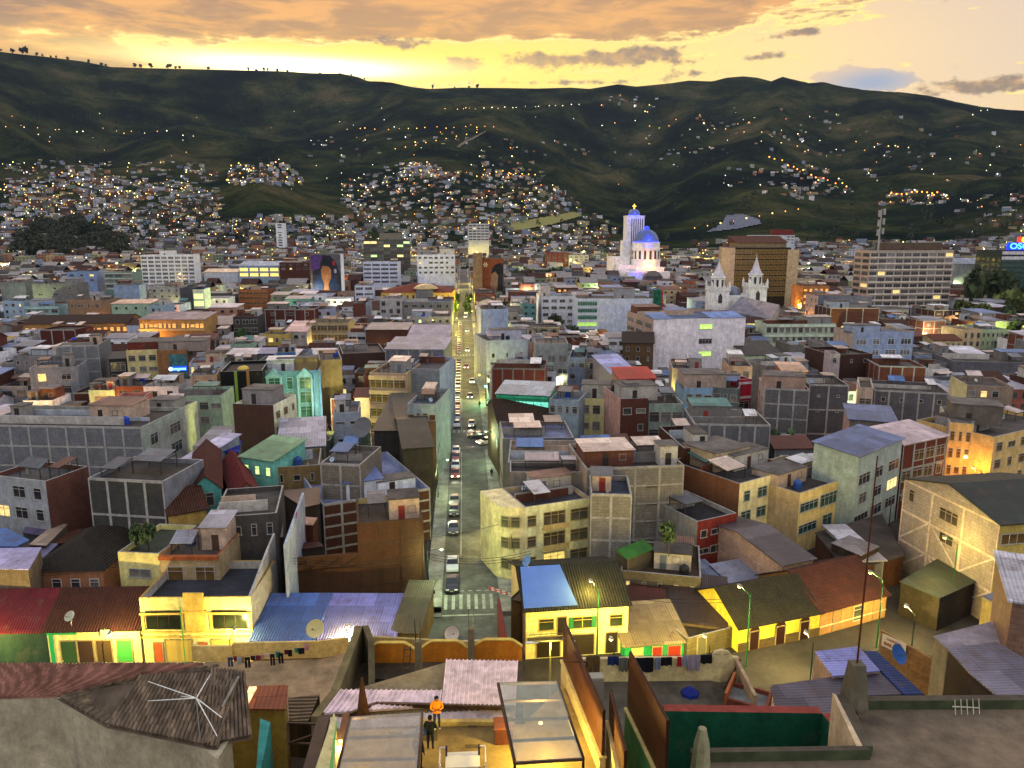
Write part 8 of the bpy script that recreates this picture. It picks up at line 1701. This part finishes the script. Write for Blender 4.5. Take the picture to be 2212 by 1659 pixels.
p = P(196, 1138, 4); car(p.x, p.y, '8ca4b4', 'light blue car parked in the yard behind the curved tile roof', 'cars in the yard', R(70)); p = P(160, 1128, 4); car(p.x, p.y, '1c2c44', 'dark blue car parked in the yard behind the curved tile roof', 'cars in the yard', R(70))
p = P(938, 1300, 0); t_ = thing('motorbike', 'red motorbike parked on the left pavement by the crosswalk', 'motorbike', (-4.6, 94.5, .14), R(20)); m = MB()
m.tube((-.05, -.65, .3), (.05, -.65, .3), .3, seg=12); m.tube((-.05, .65, .3), (.05, .65, .3), .3, seg=12); m.build('wheel', mat('paint', '101010'), t_); m = MB(); m.bar((0, -.6, .35), (0, -.35, 1.0), .08, .08); m.bar((-.35, -.38, 1.0), (.35, -.38, 1.0), .05, .05); m.box(-.14, .14, -.35, .3, .45, .85); m.box(-.12, .12, .1, .8, .75, .88); m.build('body', mat('carpaint', '9a1c20'), t_)
p = P(1075, 1282, 4); t_ = thing('striped_barrier', 'red and white striped ladder lying on the corner roof by the crosswalk', 'ladder', tuple(P(1080, 1282, 4.5))); a, b = P(1056, 1272, 4.6)-t_.location, P(1104, 1287, 4.6)-t_.location
for k in range(2): m = MB(); o_ = Vector((0, .55*k, 0)); [m.bar(a.lerp(b, i/8)+o_, a.lerp(b, (i+1)/8)+o_, .09, .09, i % 2) for i in range(8)]; m.build('rail', [mat('paint', 'c02820'), mat('paint', 'd0ccc0')], t_)
for i in range(8): m = MB(); c_ = a.lerp(b, (i+.5)/8); m.bar(c_, c_+Vector((0, .55, 0)), .07, .05); m.build('rung', mat('paint', 'c04838'), t_)
A('shed', 'small dark corner hut under the striped ladder|', (1084, 1300), (1106, 1306), 80, 6, 'plaster:4a3c2c', 'sx:sheet:3c342c:.6', None, clut=0)
# telecom mast
p = P(845, 958, 0); pz = PY(845, 852, 150).z; t_ = thing('telecom_mast', 'thin lattice telecom mast rising behind the dark green shed', 'mast', (PY(845, 900, 146).x, 146, 0)); hz = PY(845, 850, 146).z; m = MB()
L4 = [(-.5, -.3), (.5, -.3), (0, .55)]
for a, b in L4: m.tube((a, b, 0), (a*.5, b*.5, hz), .05, .04, 5)
for i in range(22):
    f0, f1 = i/22, (i+1)/22
    for j in range(3): (a, b), (c, d) = L4[j], L4[(j+1) % 3]; k0, k1 = 1-.5*f0, 1-.5*f1; m.tube((a*k0, b*k0, hz*f0), (c*k1, d*k1, hz*f1), .025, seg=4)
m.build('lattice', mat('metal', '6a6c6c'), t_); m = MB(); m.tube((0, 0, hz), (0, 0, hz+2), .03); m.build('aerial', mat('metal', '8a8a8a'), t_)
# ------------------------------------------------------------ people
def person(loc, rz, label, top, legs, pose='stand', hair='100c0a', shoes='e0dcc8', jacket=True, s=1.0):
    t_ = thing('person', label, 'person', tuple(loc), rz); t_.scale = (s, s, s)
    V = []; E_ = []; Rd = []
    def v(x, y, z, r, par=None):
        V.append((x, y, z)); Rd.append(r)
        if par is not None: E_.append((par, len(V)-1))
        return len(V)-1
    pel = v(0, 0, .95, .155); sp = v(0, 0, 1.15, .15, pel); ch = v(0, -.01, 1.36, .175 if jacket else .16, sp); nk = v(0, -.01, 1.50, .06, ch); tilt = -.05 if pose != 'walk' else -.02
    hd = v(0, tilt, 1.60, .095, nk); tp = v(0, tilt, 1.70, .085, hd); ns = v(0, tilt-.105, 1.60, .018, hd)
    for sx_ in (-1, 1): ear = v(sx_*.088, tilt+.01, 1.60, .018, hd)
    hands = []
    for sx_ in (-1, 1):
        sh = v(sx_*.19, 0, 1.42, .075, ch)
        if pose == 'phone': el = v(sx_*.30, -.06, 1.16, .055, sh); wr_ = v(sx_*.09, -.27, 1.14, .036, el); d = Vector((-sx_*.35, -.6, .5)).normalized()
        elif pose == 'front': el = v(sx_*.29, -.03, 1.16, .055, sh); wr_ = v(sx_*.16, -.22, 1.06, .036, el); d = Vector((-sx_*.5, -.5, -.2)).normalized()
        else: el = v(sx_*.26, .02, 1.14, .055, sh); wr_ = v(sx_*.25, -.06, .90, .036, el); d = Vector((0, -.2, -1)).normalized()
        pm = v(*(Vector(V[wr_])+d*.06), .032, wr_); side = d.cross(Vector((0, 0, 1) if abs(d.z) < .9 else (0, 1, 0))).normalized()
        for k, ln in enumerate((.065, .078, .072, .055)):
            b0 = Vector(V[pm])+side*(k-1.5)*.02+d*.03; a = v(*b0, .011, pm); c = v(*(b0+d*ln*.6), .0095, a); v(*(b0+d*ln+side.cross(d)*.015), .008, c)
        b0 = Vector(V[wr_])+side*.035*(-sx_)+d*.03; a = v(*b0, .012, wr_); v(*(b0+side*(-sx_)*.03+d*.035), .010, a)
        hip = v(sx_*.095, 0, .88, .10, pel); st = .12*sx_ if pose == 'walk' else .0
        kn = v(sx_*.11, -.02-st*.6, .50, .068, hip); an_ = v(sx_*.115, .01-st*1.2, .10, .045, kn); ft = v(sx_*.125, -.13-st*1.2, .045, .042, an_)
    me = bpy.data.meshes.new('body'); me.from_pydata(V, E_, []); o = link('body', me, None)
    md = o.modifiers.new('skin', 'SKIN'); md.use_smooth_shade = True; o.modifiers.new('sub', 'SUBSURF').levels = 1
    for i, r_ in enumerate(Rd): me.skin_vertices[0].data[i].radius = (r_, r_*(.78 if i in (0, 1, 2) else 1))
    me.skin_vertices[0].data[0].use_root = True
    bpy.context.view_layer.update(); nm = bpy.data.meshes.new_from_object(o.evaluated_get(bpy.context.evaluated_depsgraph_get())); bpy.data.objects.remove(o)
    nm.materials.clear()
    for x in (mat('paint', '8a5a40'), mat('cloth', top), mat('cloth', legs), mat('paint', shoes)): nm.materials.append(x)
    wz = [V[i] for i in range(len(V))]
    for f in nm.polygons:
        c = f.center; dm = 0
        if c.z < .09: dm = 3
        elif c.z < .93 and abs(c.x) < .22: dm = 2
        elif c.z < 1.50:
            dm = 1
            if pose in ('phone', 'front') and c.y < -.235 : dm = 0
            if pose in ('stand', 'walk') and c.z < .92 and abs(c.x) > .2: dm = 0
        f.material_index = dm
    nm.name = 'body'; link('body', nm, t_)
    m = MB(); m.lathe([(.0, .115), (.06, .10), (.098, .055), (.108, 0), (.104, -.05), (.09, -.08)], (0, tilt+.022, 1.655), 14); m.build('hair', mat('cloth', hair), t_, True)
    m = MB()
    for sx_ in (-1, 1): m.lathe([(0, -.012), (.012, 0), (0, .012)], (sx_*.035, tilt-.092, 1.625), 6)
    m.build('eyes', mat('paint', '181210'), t_); m = MB(); m.box(-.028, .028, tilt-.098, tilt-.085, 1.545, 1.556); m.build('mouth', mat('paint', '6a2c28'), t_)
    if jacket:
        m = MB(); m.lathe([(.075, 1.50), (.115, 1.47), (.20, 1.36), (.205, 1.15), (.185, .98), (.20, .90), (.185, .885), (.15, .9)], (0, 0, 0), 20); m.v = [(x*1.0, y*.78-.005, z) for x, y, z in m.v]; m.build('jacket', mat('cloth', top), t_, True)
    return t_
def ground_px(u, v, z): return P(u, v, z)
person(ground_px(944, 1574, 23.52), R(8), 'person in a bright orange jacket and blue jeans looking down at both hands', 'f08a10', '20304a', 'phone')
person(ground_px(930, 1620, 23.52), R(172), 'person in black with back to the camera on the lit terrace', '10140f', '16161a', 'front', shoes='181818')
person(ground_px(905, 1662, 23.52), R(150), 'person in dark clothes partly hidden by the smoky roof sheet', '14100e', '14120f', 'stand', shoes='181818')
wk = (((1077, 1228), '5a3ca8', 'person in a purple coat on the right pavement near the crosswalk'), ((1064, 975), '181818', 'person in dark clothes on the right pavement below the crossing'), ((1062, 1030), '20242c', 'person walking by the parked row on the right pavement'), ((1026, 930), '2a2a30', 'person crossing at the dark intersection'), ((1020, 862), '1c1c20', 'person in the road by the old tiled hall'), ((1036, 880), '2c2c30', 'second person walking by the old tiled hall'), ((966, 880), '202020', 'person on the left pavement beyond the crossing'), ((1030, 770), '101014', 'person beside the dark street tree in the second block'), ((968, 868), '2c3038', 'person on the left pavement by the low white house'))
for k, ((u, v_), c_, lb) in enumerate(wk): p = ground_px(u, v_, .14 if u in (1077, 1064, 1062, 966, 968) else .012); person(p, R(180 if k % 2 else 0), lb, c_, '16181c', 'walk', jacket=k < 4, shoes='202020')
p = P(1083, 1242, .14); m = MB(); m.lathe([(.0, 0), (.28, 0), (.30, .45), (.0, .47)], tuple(p), 12); tag(m.build('litter_bin', mat('paint', '1c1818')), 'round dark bin on the right pavement beside the person in purple', 'bin')
# ------------------------------------------------------------ unique labels where the photograph tells things apart
ORD = 'first second third fourth fifth sixth seventh eighth ninth tenth eleventh twelfth thirteenth fourteenth fifteenth sixteenth seventeenth eighteenth nineteenth twentieth'.split()+['twenty-%s' % x for x in 'first second third fourth fifth sixth seventh eighth ninth'.split()]+['thirtieth']+['thirty-%s' % x for x in 'first second third fourth fifth sixth seventh'.split()]
def relabel():
    by = {}
    for o in scn.objects:
        if o.parent is None and o.get('category') and o.get('label'):
            o['label'] = ' '.join(o['label'].replace(' |', '').split()); by.setdefault(o['label'], []).append(o)
        if '_ref' in o: del o['_ref']
    for o in scn.objects:
        if o.parent is None and o.get('label') and len(o['label'].split()) > 16: print('LONG', o['label'])
    for lb, L in by.items():
        if len(L) > 1 and len(L) <= len(ORD):
            L.sort(key=lambda o: (proj(o.location) or (0, 0))[0])
            for i, o in enumerate(L):
                w_ = lb.split(); suf = 'leftmost' if i == 0 else 'rightmost' if i == len(L)-1 else ORD[i]+' from left'
                o['label'] = ' '.join(w_[:16-len(suf.split())-1])+', '+suf
                if not o.get('group'): o['group'] = 'alike: '+' '.join(w_[:5])
relabel()

# ------------------------------------------------------------ thin evening haze over the valley
hz = MB(); hz.box(-5600, 5600, -300, 5650, -260, 1500)
hm = bpy.data.materials.new('haze'); hm.use_nodes = True; ht = hm.node_tree; ht.nodes.remove(ht.nodes['Principled BSDF'])
pv = ht.nodes.new('ShaderNodeVolumePrincipled'); pv.inputs['Color'].default_value = (.62, .72, 1, 1); pv.inputs['Density'].default_value = 1.3e-5; pv.inputs['Anisotropy'].default_value = .1
ht.links.new(pv.outputs[0], ht.nodes['Material Output'].inputs['Volume'])
tag(hz.build('haze', hm), kind='stuff')
scn.cycles.volume_bounces = 0
